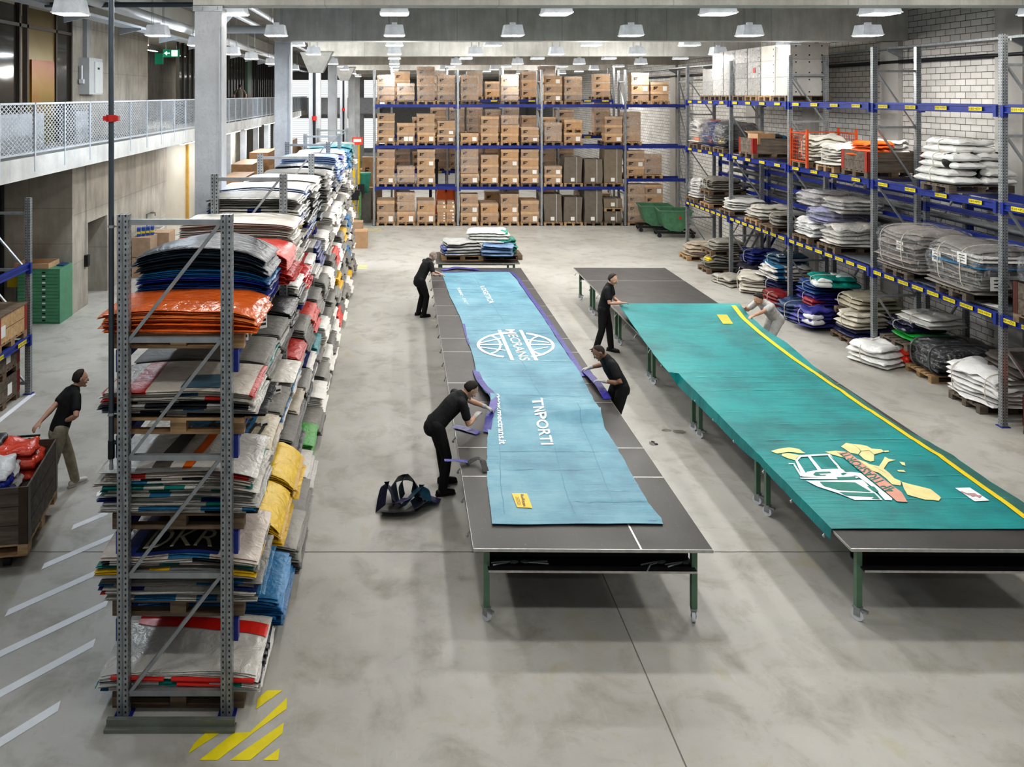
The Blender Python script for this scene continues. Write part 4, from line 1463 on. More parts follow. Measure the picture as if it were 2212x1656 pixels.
# green tipping skips
def skip(loc, rz, label):
    t = thing('tipping_skip', label, 'skip', loc, rz, 'green tipping skips')
    mb = MB()
    w = .55
    prof = [(-.62, 1.05), (-.46, .42), (-.2, .28), (.2, .28), (.46, .5), (.62, 1.05)]
    vs = [(x, -w, z) for x, z in prof] + [(x, w, z) for x, z in prof]
    n = len(prof)
    fs = [tuple(range(n)), tuple(range(2 * n - 1, n - 1, -1))] + [(i + 1, i, n + i, n + i + 1) for i in range(n - 1)]
    mb.add(vs, fs)
    inn = [(x * .94, y * .96, z + .02 if z < 1 else z) for x, y, z in vs]
    mb.add(inn, [tuple(reversed(f)) for f in fs])
    mb.build('tub', M('#4f7a5c', .45, .1, .25), t)
    mb = MB()
    for (a, b) in (((-.64, -w), (.64, -w)), ((.64, -w), (.64, w)), ((.64, w), (-.64, w)), ((-.64, w), (-.64, -w))): mb.bar((*a, 1.05), (*b, 1.05), .05, .05)
    mb.build('rim', M('#587f65', .45, .1, .2), t)
    mb = MB()
    for y in (-.42, .42): mb.bar((-.7, y, .2), (.75, y, .2), .06, .08); mb.bar((-.3, y, .2), (-.1, y, .42), .05, .05); mb.bar((.3, y, .2), (.1, y, .42), .05, .05)
    mb.bar((-.68, -.42, .2), (-.68, .42, .2), .06, .06); mb.bar((.72, -.42, .2), (.72, .42, .2), .06, .06)
    mb.build('chassis', MAT['black_metal'], t)
    for x in (-.6, .65):
        for y in (-.42, .42):
            mb = MB(); mb.tube([(x, y - .025, .08), (x, y + .025, .08)], .08, 12); mb.build('wheel', MAT['black'], t)
    mb = MB(); mb.box(.1, -w - .003, .75, .2, -w, .86); mb.build('red_sticker', MAT['red'], t)
    mb = MB(); mb.box(.38, -w - .003, .75, .46, -w, .88); mb.build('yellow_sticker', M('#d8cf2a', .5), t)
    return t


skip((10.72, 33.2, 0), -.15, 'green tipping skip standing closer to the cardboard boxes')
skip((11.05, 31.9, 0), -.15, 'green tipping skip standing in front of the other skip')
# slanting ladders / blue frames beneath the far bay of the labelled rack
for k, x in enumerate((11.15, 11.25)):
    t = thing('leaning_frame', ['blue steel rack frame leaning against the block wall', 'grey ladder leaning beside the blue frame at the wall'][k], 'ladder', (12.0, 25.6 + k * 1.0, 0))
    mb = MB()
    for dy in (0, .5): mb.bar((-.5, dy, 0), (.5, dy, 1.8), .04, .07)
    mb.build('rails', MAT['blue_steel' if k == 0 else 'zinc'], t)
    mb = MB()
    for q in range(6): mb.bar((-.42 + q * .16, 0, .15 + q * .29), (-.42 + q * .16, .5, .15 + q * .29), .03, .03)
    mb.build('rung', MAT['zinc'], t)

# things in the aisle beyond the tarp rack
def aisle_cart(x, y, label, c='#4e7a4f'):
    t = thing('hand_cart', label, 'cart', (x, y, 0))
    for dz in (.3, .8):
        MB().box(-.4, -.6, dz, .4, .6, dz + .04).build('shelf', M('#7a7466', .6), t)
    for a in (-.4, .4):
        for b in (-.6, .6):
            MB().box(a - .02, b - .02, .12, a + .02, b + .02, 1.7).build('post', M(c, .5), t)
            mb = MB(); mb.tube([(a - .025, b, .08), (a + .025, b, .08)], .08, 10); mb.build('wheel', MAT['black'], t)
    return t


aisle_cart(-1.75, 31.6, 'green trolley with shelves at the far end of the aisle')
aisle_cart(-2.0, 35.2, 'green trolley standing behind the first trolley')
for (u, v, y, w, d, h, lab) in ((770, 383, 30.6, .5, .5, .8, 'tall brown carton on the floor beside the trolley'), (772, 412, 29.6, .75, .6, .62, 'wide brown carton on the floor by the far rack end')):
    p = Q(u, v, y)
    t = thing('loose_carton', lab, 'carton', (p.x, y, 0))
    MB().box(-w / 2, -d / 2, 0, w / 2, d / 2, h - .006).build('body', MAT['card'], t)
    MB().box(-w / 2, -.02, h - .004, w / 2, .02, h).build('tape', M('#a87b45', .4), t)
# leaning big cartons beside the long box rack
for k, (u, v, y, w, h, r) in enumerate(((800, 330, 37.5, .75, 1.9, .25), (783, 322, 39., .6, 1.2, 0), (804, 360, 36.5, .9, .6, 0))):
    p = Q(u, v, y)
    t = thing('standing_carton', ['large F-marked carton leaning beside the box rack', 'stack of brown cartons beyond the leaning carton', 'pale wooden crate beside the end of the box rack'][k], 'carton', (p.x, y, 0))
    b = MB().box(-w / 2, -.3, .8, w / 2, .3, .8 + h).build('body', MAT['card'], t)
    MB().box(-w / 2 - .03, -.34, 0, w / 2 + .03, .34, .796).build('trolley_base', MAT['wood_new'], t)
    mb = MB(); mb.box(-w * .3, -.304, .8 + h * .6, -w * .25, -.3, .8 + h * .75); mb.box(-w * .3, -.304, .8 + h * .72, -w * .05, -.3, .8 + h * .75); mb.box(-w * .3, -.304, .8 + h * .66, -w * .1, -.3, .8 + h * .69); mb.build('logo', MAT['ink'], t)
t = thing('wheelie_bin', 'turquoise wheeled bin at the far end of the aisle', 'bin', tuple(Q(787, 345, 35.5)[:2]) + (0,))
MB().hexa([(-.2, -.2, 1.3), (.2, -.2, 1.3), (.2, .2, 1.3), (-.2, .2, 1.3), (-.28, -.28, 2.1), (.28, -.28, 2.1), (.28, .28, 2.1), (-.28, .28, 2.1)]).build('body', M('#3b8f7c', .5), t)
MB().box(-.3, -.3, 2.1, .3, .3, 2.16).build('lid', M('#3f9a86', .5), t)
MB().box(-.3, -.3, 0, .3, .3, 1.296).build('stand', M('#66645e', .6), t)
t = thing('notice_stand', 'orange and white notice on a post by the far aisle', 'sign', tuple(Q(772, 300, 33.)[:2]) + (0,))
MB().box(-.02, -.02, 0, .02, .02, 4.0).build('post', M('#8e9092', .5), t)
MB().box(-.22, -.04, 3.55, .22, -.02, 3.85).build('board', M('#d8432a', .5), t)
MB().box(-.16, -.044, 3.66, .16, -.04, 3.78).build('white_field', MAT['white'], t)
# yellow bollard posts
for k, (u, y) in enumerate(((764, 33.0), (775, 35.))):
    p = Q(u, 300, y)
    t = thing('guard_post', ['yellow guard post at the far end of the aisle', 'yellow and black guard post behind the first one'][k], 'post', (p.x, y, 0))
    mb = MB(); mb.tube([(0, 0, 0), (0, 0, 2.6 if k == 0 else 3.4)], .06, 10); mb.build('tube', M('#d8b52a', .5), t)
    MB().box(-.25, -.2, 1.3, .25, .1, 1.7).build('control_box', MAT['black'], t)

# brown storage area under the gallery seen between the columns
for k in range(7):
    y = 36 + k * 3.6
    x = -7.0 - .2 * (k % 2)
    t = thing('storage_cupboard', 'brown wooden storage cupboard under the gallery, %s from the hall' % ORD[k], 'cupboard', (x, y, 0), 0, 'brown cupboards under the gallery')
    MB().box(-.5, -1.6, 0, .5, 1.6, 2.0 + .3 * (k % 3)).build('carcass', M('#7d5d3c', .6, 0, .2), t)
    MB().box(.5, -1.55, .1, .53, -.03, 1.9).build('door', M('#8a6a45', .6, 0, .2), t)
    MB().box(.5, .03, .1, .53, 1.55, 1.9).build('door', M('#866540', .6, 0, .2), t)
for k in range(6):
    y = 30.5 + k * 2.6
    t = thing('goods_pallet', 'wrapped goods under the gallery beyond the columns, pallet %s in line' % ORD[k], 'pallet load', (-5.6 + .3 * (k % 2), y, 0), 0, 'wrapped goods under the gallery')
    MB().box(-.4, -.5, .15, .4, .5, 1.2 + .35 * (k % 3)).build('cartons', MAT['card'], t)
    MB().box(-.6, -.5, 0, .6, .5, .145).build('pallet_base', MAT['wood_old'], t)
for k, y in enumerate((36, 40, 44, 48, 52, 56)):
    struct(MB().box(-12.19, y, .9, -12.15, y + 3.2, 3.6).build('window_%d' % (60 + k), MAT['blinds']), 'bright side window under the gallery')
    struct(MB().box(-8.4, y - .15, 0, -8.1, y + .15, 3.95).build('trim_%d' % (30 + k), MAT['conc_column']), 'pale pier under the gallery')
# strip lights under the gallery
MAT['strip'] = emis('fluorescent strip under gallery', '#f4f8ff', 10.)
for y in (33, 42, 51):
    light('AREA', 'strip_glow', (-7.3, y, 3.8), 160, (.95, .98, 1.), shape='RECTANGLE', size=.2, size_y=6)
for k, y in enumerate((30, 36, 42, 48, 54, 60)):
    t = thing('hanging_strip_light', 'fluorescent strip under the gallery, %s along the aisle' % ORD[k], 'strip light', (-7.35, y, 3.86), 0, 'fluorescent strips under the gallery')
    MB().box(-.06, -2.2, .03, .06, 2.2, .088).build('housing', MAT['white'], t)
    MB().box(-.05, -2.2, 0, .05, 2.2, .03).build('tube', MAT['strip'], t)
for k, (u, v, y) in enumerate(((330, 570, 25.5), (350, 565, 26.0), (322, 548, 25.2), (350, 548, 26.2))):
    p = P(u, v + 15, 0)
    p = Q(u, v, 25.0 + .35 * k)
    lab = ['brown carton under the blue packets by the concrete wall', 'brown carton beside the blue packets by the wall', 'brown carton below, nearer the door opening', 'tall brown carton pile top under the sink'][k]
    z0 = 0 if k in (0, 1) else .62
    t = thing('loose_carton', lab, 'carton', (-7.75 + .32 * (k % 2), 25.0 + .9 * (k % 2), z0))
    MB().box(-.28, -.36, 0, .28, .36, .60).build('body', MAT['card'], t)
    MB().box(-.28, -.03, .6, .28, .03, .604).build('tape', M('#a87b45', .4), t)
for k in range(4):
    t = thing('blue_packet', 'blue and yellow packet on the cartons by the wall, %s in the row' % ORD[k], 'packet', (-7.9 + .11 * k, 24.9 + .1 * k, 1.226), .2, 'blue packets on the cartons by the wall')
    MB().box(-.05, -.1, 0, .05, .1, .26).build('body', M('#2a4f9e', .5), t)
    MB().box(-.051, -.101, .08, .051, .101, .15).build('yellow_band', M('#d9c63a', .5), t)
t = thing('wall_mounted_sink', 'small white utility sink on the concrete wall under taps', 'sink', (-8.19, 26.9, .85))
mb = MB(); mb.hexa([(0, -.2, 0), (.35, -.2, 0), (.35, .2, 0), (0, .2, 0), (0, -.32, .3), (.45, -.32, .3), (.45, .32, .3), (0, .32, .3)]); mb.build('basin', M('#cfd0ce', .4), t)
mb = MB(); mb.box(.04, -.26, .3, .4, .26, .304); mb.build('bowl_opening', M('#6e7276', .5), t)
mb = MB(); mb.tube([(.03, -.35, .8), (.03, .4, .8)], .015, 6); mb.tube([(.03, -.35, -.6), (.03, -.35, .8)], .015, 6); mb.tube([(.03, 0, .8), (.2, 0, .8), (.2, 0, .7)], .02, 6); mb.build('tap_pipes', MAT['zinc_dark'], t)
# ------------------------------------------------------------------ tarp bundles in the labelled rack
def se(d, ex, ez):
    return V((math.copysign(abs(d.x) ** ex, d.x), math.copysign(abs(d.y) ** ex, d.y), math.copysign(abs(d.z) ** ez, d.z)))


def bundle_geo(w, d, h, seed, lumps=.12, lay=0., ex=.5, nu=44, nv=26, flat=True):
    mb = MB()
    def fn(p, dd):
        q = se(dd, ex, .55)
        x, y, z = q.x * w / 2, q.y * d / 2, q.z * h / 2
        s = V((x * 2.3 + seed * 7.1, y * 2.3, z * 2.3 + seed))
        n = noise.noise(s) * lumps
        n2 = noise.turbulence(V((x * 5 + seed, y * 5, z * 9)), 3, False) * lumps * .5
        hor = math.hypot(dd.x, dd.y)
        fold = 0
        if lay:
            ph = (z + .35 * h * noise.noise(V((x * 1.2 + seed, y * 1.2, 3.)))) * lay
            fold = (abs(((ph % 1) - .5)) - .25) * .16 * min(1, hor * 1.3)
        k = 1 + n + n2 * .6 + fold
        zz = z * (1 + n * 1.2 - n2 * .5)
        return V((x * k, y * k, max(zz, -h / 2 * .98)))
    mb.sph((0, 0, h / 2), (1, 1, 1), nu, nv, 0, fn)
    return mb


def bundle_layers(w, d, h, n, seed, rough=.1, ex=.5, soft=8):
    """loosely folded sheet: a few uneven layers that sag over one another"""
    mb = MB()
    rr = random.Random(seed * 13 + 5)
    NA, NBB = 18, 14
    tw = [rr.uniform(.7, 1.4) for _ in range(n)]
    T = sum(tw)
    z = 0.
    k0 = rr.uniform(0, 60)
    sag = rr.uniform(.12, .3)
    def field(x, y):
        r2 = (x / (w / 2)) ** 2, (y / (d / 2)) ** 2
        return h * (.14 * noise.noise(V((x * 2.2 / max(w, .4) + k0, y * 2.2 / max(d, .4), k0))) + rough * .9 * noise.noise(V((x * 5 + k0, y * 5, 2.))) - sag * (max(0, r2[0] - .45) + max(0, r2[1] - .55)))
    for i in range(n):
        zt = z + tw[i] / T * h
        f0, f1 = z / h, zt / h
        rot = rr.uniform(-.06, .06)
        dx, dy = rr.uniform(-.05, .05) * w, rr.uniform(-.04, .04) * d
        sx, sy = 1 - .10 * f1 ** 2 + rr.uniform(-.07, .03), 1 - .10 * f1 ** 2 + rr.uniform(-.07, .03)
        ph = rr.random() * 90
        cr, sr = math.cos(rot), math.sin(rot)
        top, low = [], []
        for b_ in range(NBB):
            b = -math.cos(PI * b_ / (NBB - 1))
            for a_ in range(NA):
                a = -math.cos(PI * a_ / (NA - 1))
                # square with rounded corners
                m = max(abs(a), abs(b)); l = math.hypot(a, b) or 1
                q = (m / l) ** .22
                e = math.sqrt(max(0., 1 - max(abs(a) ** soft, abs(b) ** soft)))
                ang = math.atan2(b, a)
                out = 1 + rough * 1.1 * noise.noise(V((math.cos(ang) * 1.6 + ph, math.sin(ang) * 1.6, ph))) + rough * .45 * noise.noise(V((math.cos(ang) * 5 + ph, math.sin(ang) * 5, ph)))
                x, y = a * w / 2 * sx * q * out, b * d / 2 * sy * q * out
                x, y = cr * x - sr * y + dx, sr * x + cr * y + dy
                g = field(x, y)
                zm = (z + zt) / 2
                wr = .25 * (zt - z) * noise.noise(V((x * 9 + ph, y * 9, ph)))
                top.append((x, y, max(.004, zm + (zt - zm) * e + g * (.35 + .65 * f1) * f1 + wr * e)))
                low.append((x, y, max(0., zm + (z - zm) * e + g * (.35 + .65 * f0) * f0)))
        W_, N_ = NA, NA * NBB
        fs = []
        for jj in range(NBB - 1):
            for ii in range(NA - 1):
                qd = (jj * W_ + ii, jj * W_ + ii + 1, (jj + 1) * W_ + ii + 1, (jj + 1) * W_ + ii)
                fs.append(qd); fs.append(tuple(N_ + t_ for t_ in reversed(qd)))
        mb.add(top + low, fs)
        z = zt
    return mb


def cords(w, d, h, n, par, along='y', seed=0, mat='cord', r=.009):
    for k in range(n):
        f = (k + .5) / n - .5
        rr = random.Random(seed + k)
        f += rr.uniform(-.08, .08)
        pts = []
        for i in range(21):
            t = 2 * PI * i / 20
            c, s = math.cos(t), math.sin(t)
            a = math.copysign(abs(c) ** .5, c); b = math.copysign(abs(s) ** .55, s)
            if along == 'y': pts.append((a * w / 2 * 1.06, f * d + .03 * s, max(.02, h / 2 + b * h / 2 * 1.05)))
            else: pts.append((f * w + .03 * s, a * d / 2 * 1.06, max(.02, h / 2 + b * h / 2 * 1.05)))
        mb = MB(); mb.tube(pts, r, 5, 0, False)
        mb.build('tie_cord' if mat == 'cord' else 'strap', MAT[mat], par)


NB = [0]


def bundle(label, loc, size, rz=0., c='#888', mat='tarp', lumps=.1, lay=6., cord=1, along='y', ex=.5, film=False, patches=(), group=None, papers=(), tilt=None, cat='tarp bundle', name='tarp_bundle'):
    NB[0] += 1
    sd = NB[0]
    w, d, h = size
    t = thing(name, label, cat, loc, rz, group)
    if tilt: t.rotation_euler = (tilt[0], tilt[1], rz)
    nl = max(2, min(9, int(round(h / (.085 if mat != 'tarp_gloss' else .12))))) if name == 'tarp_bundle' else max(5, int(h / .055))
    o = bundle_layers(w, d, h, nl, sd, lumps if name == 'tarp_bundle' else .03, soft=(6 if name == 'tarp_bundle' else 14)).build('folded_cover', MAT[mat], t, smooth=.9, color=col(c))
    for (dx, dy, dz, s3, cc, m2) in patches:
        bundle_layers(s3[0], s3[1], s3[2], 2, sd + 31, lumps).build('inner_fold', MAT[m2], t, (dx, dy, dz), smooth=True, color=col(cc))
    if cord: cords(w, d, h, cord, t, along, sd)
    if film:
        bundle_geo(w * 1.05, d * 1.05, h * 1.05, sd, lumps, lay * .5, ex).build('shrink_wrap', MAT['film'], t, smooth=True)
    for (px, py, pz, rx, rzz, s) in papers:
        mb = MB(); mb.cbox((0, 0, 0), (s, .004, s * .8)); 
        for q in range(3): mb.cbox((0, -.003, s * (.2 - .2 * q)), (s * .6, .002, s * .06), 1)
        pp = mb.build('paper_label', [MAT['paper'], MAT['ink']], t, (px, py, pz)); pp.rotation_euler = (rx, 0, rzz)
    return t


def rp(x, y, z, label, mat='wood_old', rz=0., detail=False):
    return pallet((x, y, z), label, mat, rz, detail, 'pallets of the labelled rack')


XB = 10.72
# ---- top shelf: pale panelled blocks
z3 = 5.42 + .002
ycs = [20.9 + .8 * k for k in range(7)]
for k in range(7):
    y0 = 21.05 + k * .86
    rp(XB + .13, y0 + .42, z3, 'pallet under the pale panel blocks, %s from the near end of the top shelf' % ORD[k], 'wood_pallet' if k in (1, 2) else 'wood_old')
    zz = z3 + .148
    hs = [.5, .46, .42] if k < 6 else [.45, .42]
    for q, hh in enumerate(hs):
        bright = (k == 1)
        c = '#f4efe2' if bright else random.Random(k * 5 + q).choice(['#b9b6b0', '#c4c1bb', '#aeaca8', '#c9c7c3'])
        t = thing('panel_block', '%s %s panel block, %s pallet from the near end, top shelf' % (UP[q], 'bright' if bright else 'pale grey', ORD[k]), 'panel block', (XB + .13, y0 + .42, zz), 0, 'pale panel blocks on the top shelf')
        MB().box(-.5, -.405, 0, .5, .405, hh - .006).build('core', M(c, .55, 0, .12, 2.5), t)
        for a, b in ((-.34, .12), (-.34, hh - .12)):
            mb = MB(); mb.tube([(-.503, a, b), (-.498, a, b)], .02, 8); mb.build('bolt', MAT['black'], t)
        if k == 0:
            for a in (-.35, .0, .33):
                for b in (.1, hh - .08):
                    mb = MB(); mb.tube([(a, -.408, b), (a, -.40, b)], .02, 8); mb.build('bolt', MAT['black'], t)
        if not bright and k:
            mb = MB(); mb.box(-.512, -.41, 0, .512, .41, hh - .003); mb.build('shrink_wrap', MAT['film'], t)
        if k == 2 and q == 1: MB().box(-.516, -.1, .15, -.513, .03, .3).build('red_label', M('#d8402f', .5), t)
        zz += hh
# ---- middle shelf
z2 = 3.79 + .002
for k, (y, c1, c2) in enumerate(((25.2, '#6c6864', '#c2ab2a'), (26.2, '#a8a19c', '#b54a4a'), (27.3, '#c4bfba', '#e07a3a'))):
    rp(XB, y, z2, 'pallet under the plastic-wrapped mixed bale %s from the near end' % ORD[k], 'wood_old')
    bundle('clear plastic wrapped bale of mixed scraps, %s of three on the middle shelf' % ORD[k], (XB - .02, y, z2 + .146), (1.15, .95, .78), 0, c1, 'tarp_print', .06, 3., 0, film=True, ex=.4,
           patches=((-.3, -.1, .1, (.5, .5, .3), c2, 'tarp'), (-.35, .1, .4, (.45, .5, .3), '#35323a', 'tarp')), cat='bale', name='wrapped_bale', group='plastic-wrapped bales of scraps')


def crate(loc, L, W, hh, label, rz=0., wood='wood_grey', corner='#a23028', lid=False, pal='wood_old', papers=(), open_=True, boards=2):
    t = thing('wooden_crate', label, 'crate', loc, rz)
    th = .022
    wm = MAT[wood]
    for s in (-1, 1):
        MB().box(-L / 2, s * W / 2 - (th if s > 0 else 0), .146, L / 2, s * W / 2 + (th if s < 0 else 0), .146 + hh).build('side_board', wm, t)
        MB().box(s * L / 2 - (th if s > 0 else 0), -W / 2 + th, .146, s * L / 2 + (th if s < 0 else 0), W / 2 - th, .146 + hh).build('end_board', wm, t)
    for k in range(1, boards):
        z = .146 + hh * k / boards
        mb = MB(); mb.box(-L / 2 - .002, -W / 2 - .002, z - .004, L / 2 + .002, W / 2 + .002, z + .004)
        mb.build('board_joint', M('#3a322b', .8), t)
    for sx in (-1, 1):
        for sy in (-1, 1):
            mb = MB()
            x, y = sx * L / 2, sy * W / 2
            mb.box(min(x, x - sx * .1) - .004, y - .004, .14, max(x, x - sx * .1) + .004, y + .004, .146 + hh + .004)
            mb.box(x - .004, min(y, y - sy * .1) - .004, .14, x + .004, max(y, y - sy * .1) + .004, .146 + hh + .004)
            mb.build('corner_iron', M(corner, .45, .1, .2), t)
    if lid: MB().box(-L / 2 - .01, -W / 2 - .01, .148 + hh, L / 2 + .01, W / 2 + .01, .172 + hh).build('lid', MAT['wood_old'], t)
    td, bl, bo, full = _pm[pal]
    p = obj('pallet_base', full, t); p.scale = (L / 1.2, W / .8, 1)
    for (face, a, b) in papers:
        if face == '-y': MB().box(a, -W / 2 - .006, b, a + .16, -W / 2 - .003, b + .2).build('paper_label', MAT['paper'], t)
        else: MB().box(L / 2 + .004, a, b, L / 2 + .008, a + .16, b + .2).build('paper_label', MAT['paper'], t)
    return t


crate((XB, 23.2, z2), 1.2, .95, .42, 'grey wooden crate with red corner irons holding an open carton', 0)
t = thing('open_carton', 'open cardboard carton on top of the grey crate on the middle shelf', 'carton', (XB - .25, 22.98, z2 + .40), .3)
mb = MB(); mb.box(-.3, -.2, 0, .3, .2, .02); mb.box(-.3, -.2, .02, -.29, .2, .3); mb.box(.29, -.2, .02, .3, .2, .3); mb.box(-.29, -.2, .02, .29, -.19, .3); mb.box(-.29, .19, .02, .29, .2, .3)
mb.build('body', MAT['card'], t)
mb = MB(); mb.hexa([(-.3, .2, .3), (.3, .2, .3), (.3, .21, .3), (-.3, .21, .3), (-.3, .34, .36), (.3, .34, .36), (.3, .35, .36), (-.3, .35, .36)]); mb.build('flap', MAT['card_lid'], t)
bundle('dark heap of scraps filling the grey crate beside the open carton', (XB + .22, 23.25, z2 + .16), (.6, .8, .48), 0, '#3d3536', 'tarp_print', .3, 0, 0, name='scrap_heap', cat='scraps', patches=((-.05, -.1, .32, (.3, .3, .16), '#8a3f35', 'tarp'), (.1, .2, .3, (.3, .3, .2), '#77603f', 'tarp')))


def cage(loc, label):
    t = thing('mesh_cage', label, 'cage', loc)
    om = M('#cc5526', .45, .1, .2)
    L, W, Hh = 1.2, .8, .85
    for sx in (-1, 1):
        for sy in (-1, 1):
            MB().box(sx * L / 2 - .025, sy * W / 2 - .025, 0, sx * L / 2 + .025, sy * W / 2 + .025, Hh + .1).build('post', om, t)
    def panel(p, q, name):
        p, q = V(p), V(q)
        mb = MB()
        for z in (.15, Hh): mb.bar(p + V((0, 0, z)), q + V((0, 0, z)), .03, .03)
        for k in range(9):
            a = p.lerp(q, k / 8)
            mb.bar(a + V((0, 0, .15)), a + V((0, 0, Hh)), .008, .008, up=(1, 0, 0))
        for k in range(1, 8):
            z = .15 + (Hh - .15) * k / 8
            mb.bar(p + V((0, 0, z)), q + V((0, 0, z)), .008, .008)
        mb.build(name, om, t)
    panel((-.6, -.4, 0), (-.6, .4, 0), 'mesh_side'); panel((.6, -.4, 0), (.6, .4, 0), 'mesh_side'); panel((-.6, .4, 0), (.6, .4, 0), 'mesh_end')
    td, bl, bo, full = _pm['wood_old']
    obj('pallet_base', full, t)
    return t


cage((XB, 20.15, z2), 'orange wire mesh cage on a pallet on the middle shelf')
bundle('pale tarp bundle lying inside the orange mesh cage', (XB, 20.1, z2 + .15), (1.05, .68, .62), 0, '#c9c5ba', 'tarp', .16, 5, 1)
rp(XB, 18.95, z2, 'light wooden pallet beside the orange mesh cage', 'wood_pallet')
bundle('white folded tarps slumped beside the orange mesh cage', (XB - .05, 18.95, z2 + .148), (1.15, .9, .48), 0, '#d2cfc7', 'tarp', .16, 6, 1)
crate((XB + .06, 17.84, z2), 1.2, 1.0, .42, 'dark wooden crate with red corner irons and an orange tarp', 0, 'wood_grey', '#b03a2c')
bundle('bright orange tarp crumpled on top of the dark crate', (XB - .22, 17.74, z2 + .45), (.6, .75, .34), .2, '#ef6a1f', 'tarp', .2, 3, 0)
bundle('white tarp heaped in the dark crate behind the orange one', (XB + .3, 17.95, z2 + .40), (.6, .75, .38), 0, '#d9d7d2', 'tarp', .16, 4, 0)
rp(XB, 15.1, z2, 'grey pallet under the white tarp rolls on the middle shelf', 'wood_grey', 0, True)
wz = z2 + .148
for k, (dx, dy, dz, w, d, h, c, nm) in enumerate(((-.3, .1, 0, .62, 1.25, .30, '#e4e3e0', 'lower white folded tarp nearest the shelf edge'), (.28, .0, 0, .62, 1.2, .30, '#dddcd8', 'lower white folded tarp toward the wall'),
                                               (-.28, .05, .29, .62, 1.2, .28, '#ecebe8', 'middle white folded tarp with a black end'), (.26, .1, .29, .6, 1.1, .28, '#e6e5e2', 'white folded tarp with a broad black band'),
                                               (0, .2, .56, .8, 1.15, .26, '#efeeea', 'topmost white folded tarp of the tied heap'))):
    b = bundle(nm.replace('nearest', 'at') + ' on the grey pallet', (XB + dx, 15.1 + dy, wz + dz), (w, d, h), .0, c, 'tarp_gloss', .07, 4, 1, 'y', .42)
    if k in (1, 3, 2):
        mb = MB()
        g = bundle_layers(w * 1.04, .24, h * 1.06, 1, 90 + k, .03)
        g.build('black_band', MAT['black'], b, (0, -d * .2, -.005), smooth=True)
# ---- lowest shelf
z1 = 1.9 + .034
LOW = [
    # y, x, size, colour, label, extras
    (27.6, XB, (1.1, .9, .62), '#c9c7c3', 'plastic-covered pale bundle at the far end of the lowest shelf', dict(film=True, cord=0, lumps=.12)),
    (26.3, XB, (1.1, .8, .26), '#7b766d', 'lower grey bundle between two pallets on the lowest shelf', dict(mat='tarp_matte', lumps=.12)),
    (24.7, XB, (1.15, .9, .34), '#d5d3cf', 'white rolled bundle behind the second upright on the lowest shelf', dict(lumps=.08)),
    (22.9, XB, (1.15, 1.0, .36), '#bab6ae', 'long pale bundle draped on the light pallet', dict(lumps=.2)),
    (21.75, XB - .1, (.95, .75, .36), '#77736b', 'dark grey rolled tarp with open folded end', dict(mat='tarp_matte', lumps=.14, lay=9)),
    (21.6, XB + .4, (.5, .9, .3), '#d8d5d0', 'white tarp with red print behind the dark grey roll', dict(mat='tarp_print', lumps=.16)),
]
for k, (y, x, s, c, lab, kw) in enumerate(LOW):
    if k < 5: rp(x, y, z1, 'pallet under the %s' % lab.split(' on ')[0].split(' with ')[0].split(' behind ')[0][:60], 'wood_pallet' if k in (1, 3) else 'wood_old')
    bundle(lab, (x, y, z1 + .148), s, 0, c, kw.pop('mat', 'tarp'), kw.pop('lumps', .1), kw.pop('lay', 6), kw.pop('cord', 1), **kw)
rp(XB, 26.3, z1 + .41, 'upper pallet of the two stacked on the lowest shelf', 'wood_old')
bundle('taupe tied bundle on the upper pallet of the lowest shelf', (XB, 26.3, z1 + .56), (1.12, .95, .40), 0, '#77716a', 'tarp_matte', .1, 4, 2)
# heap of plastic-wrapped tarps in the third bay
for k, (y, dx, w, d, h, dz, c, mt, lab) in enumerate(((20.1, -.1, .95, 1.0, .42, 0, '#dedddb', 'tarp', 'lower white tarps hanging over the shelf edge in plastic'), (18.9, 0, 1.1, .95, .5, 0, '#d3cfc8', 'tarp', 'pale folded tarps with open ends beside the upright'),
                                              (19.6, .05, 1.1, 1.1, .36, .42, '#8f8fb2', 'tarp', 'lilac-tinted plastic-wrapped tarps in the middle of the heap'), (20.2, .05, 1.05, 1.0, .38, .75, '#bdb9ba', 'tarp', 'big plastic-wrapped bundle on top of the heap'),
                                              (19.1, .1, 1.05, 1.0, .34, .72, '#b4b0ac', 'tarp_matte', 'grey plastic-wrapped bundle on top beside the upright'))):
    if k < 2: rp(XB, y, z1, 'pallet under the ' + lab, 'wood_old')
    bundle(lab, (XB + dx, y, z1 + .148 + dz), (w, d, h), 0, c, mt, .13, 5, 0, film=True, group=None)
# two big wrapped bales in the near bay
for k, (y, c, lab) in enumerate(((16.3, '#8f8680', 'big shrink-wrapped bale of grey tarps with one paper label'), (14.66, '#85807a', 'big shrink-wrapped bale with blue tarps and three paper labels'))):
    rp(XB, y, z1, 'dark pallet under the ' + lab.split(' with')[0] + [' on the far side', ' beside the upright'][k], 'wood_grey', 0, True)
    pap = [(-.62, -.2, .5, 0, -PI / 2, .22)]
    if k: pap = [(-.64, -.35, .62, 0, -PI / 2, .24), (-.62, .35, .5, 0, -PI / 2, .24), (-.3, -.78, .25, 0, 0, .3)]
    b = bundle(lab, (XB, y, z1 + .148), (1.25, 1.42, .82), 0, c, 'tarp_print' if k == 0 else 'tarp_matte', .06, 16, 2, 'y', .36, film=True, papers=pap, cat='bale', name='wrapped_bale',
               patches=() if k == 0 else ((-.06, 0, .46, (1.24, 1.5, .14), '#2a6f9a', 'tarp'), (-.05, 0, .58, (1.2, 1.5, .12), '#d8d6d2', 'tarp')))
crate((XB - .1, 12.55, z1), 1.2, 1.0, .5, 'grey crate under clear plastic at the near end of the lowest shelf', 0, 'wood_grey', '#5a2a22', papers=(('-y', .1, .3),))
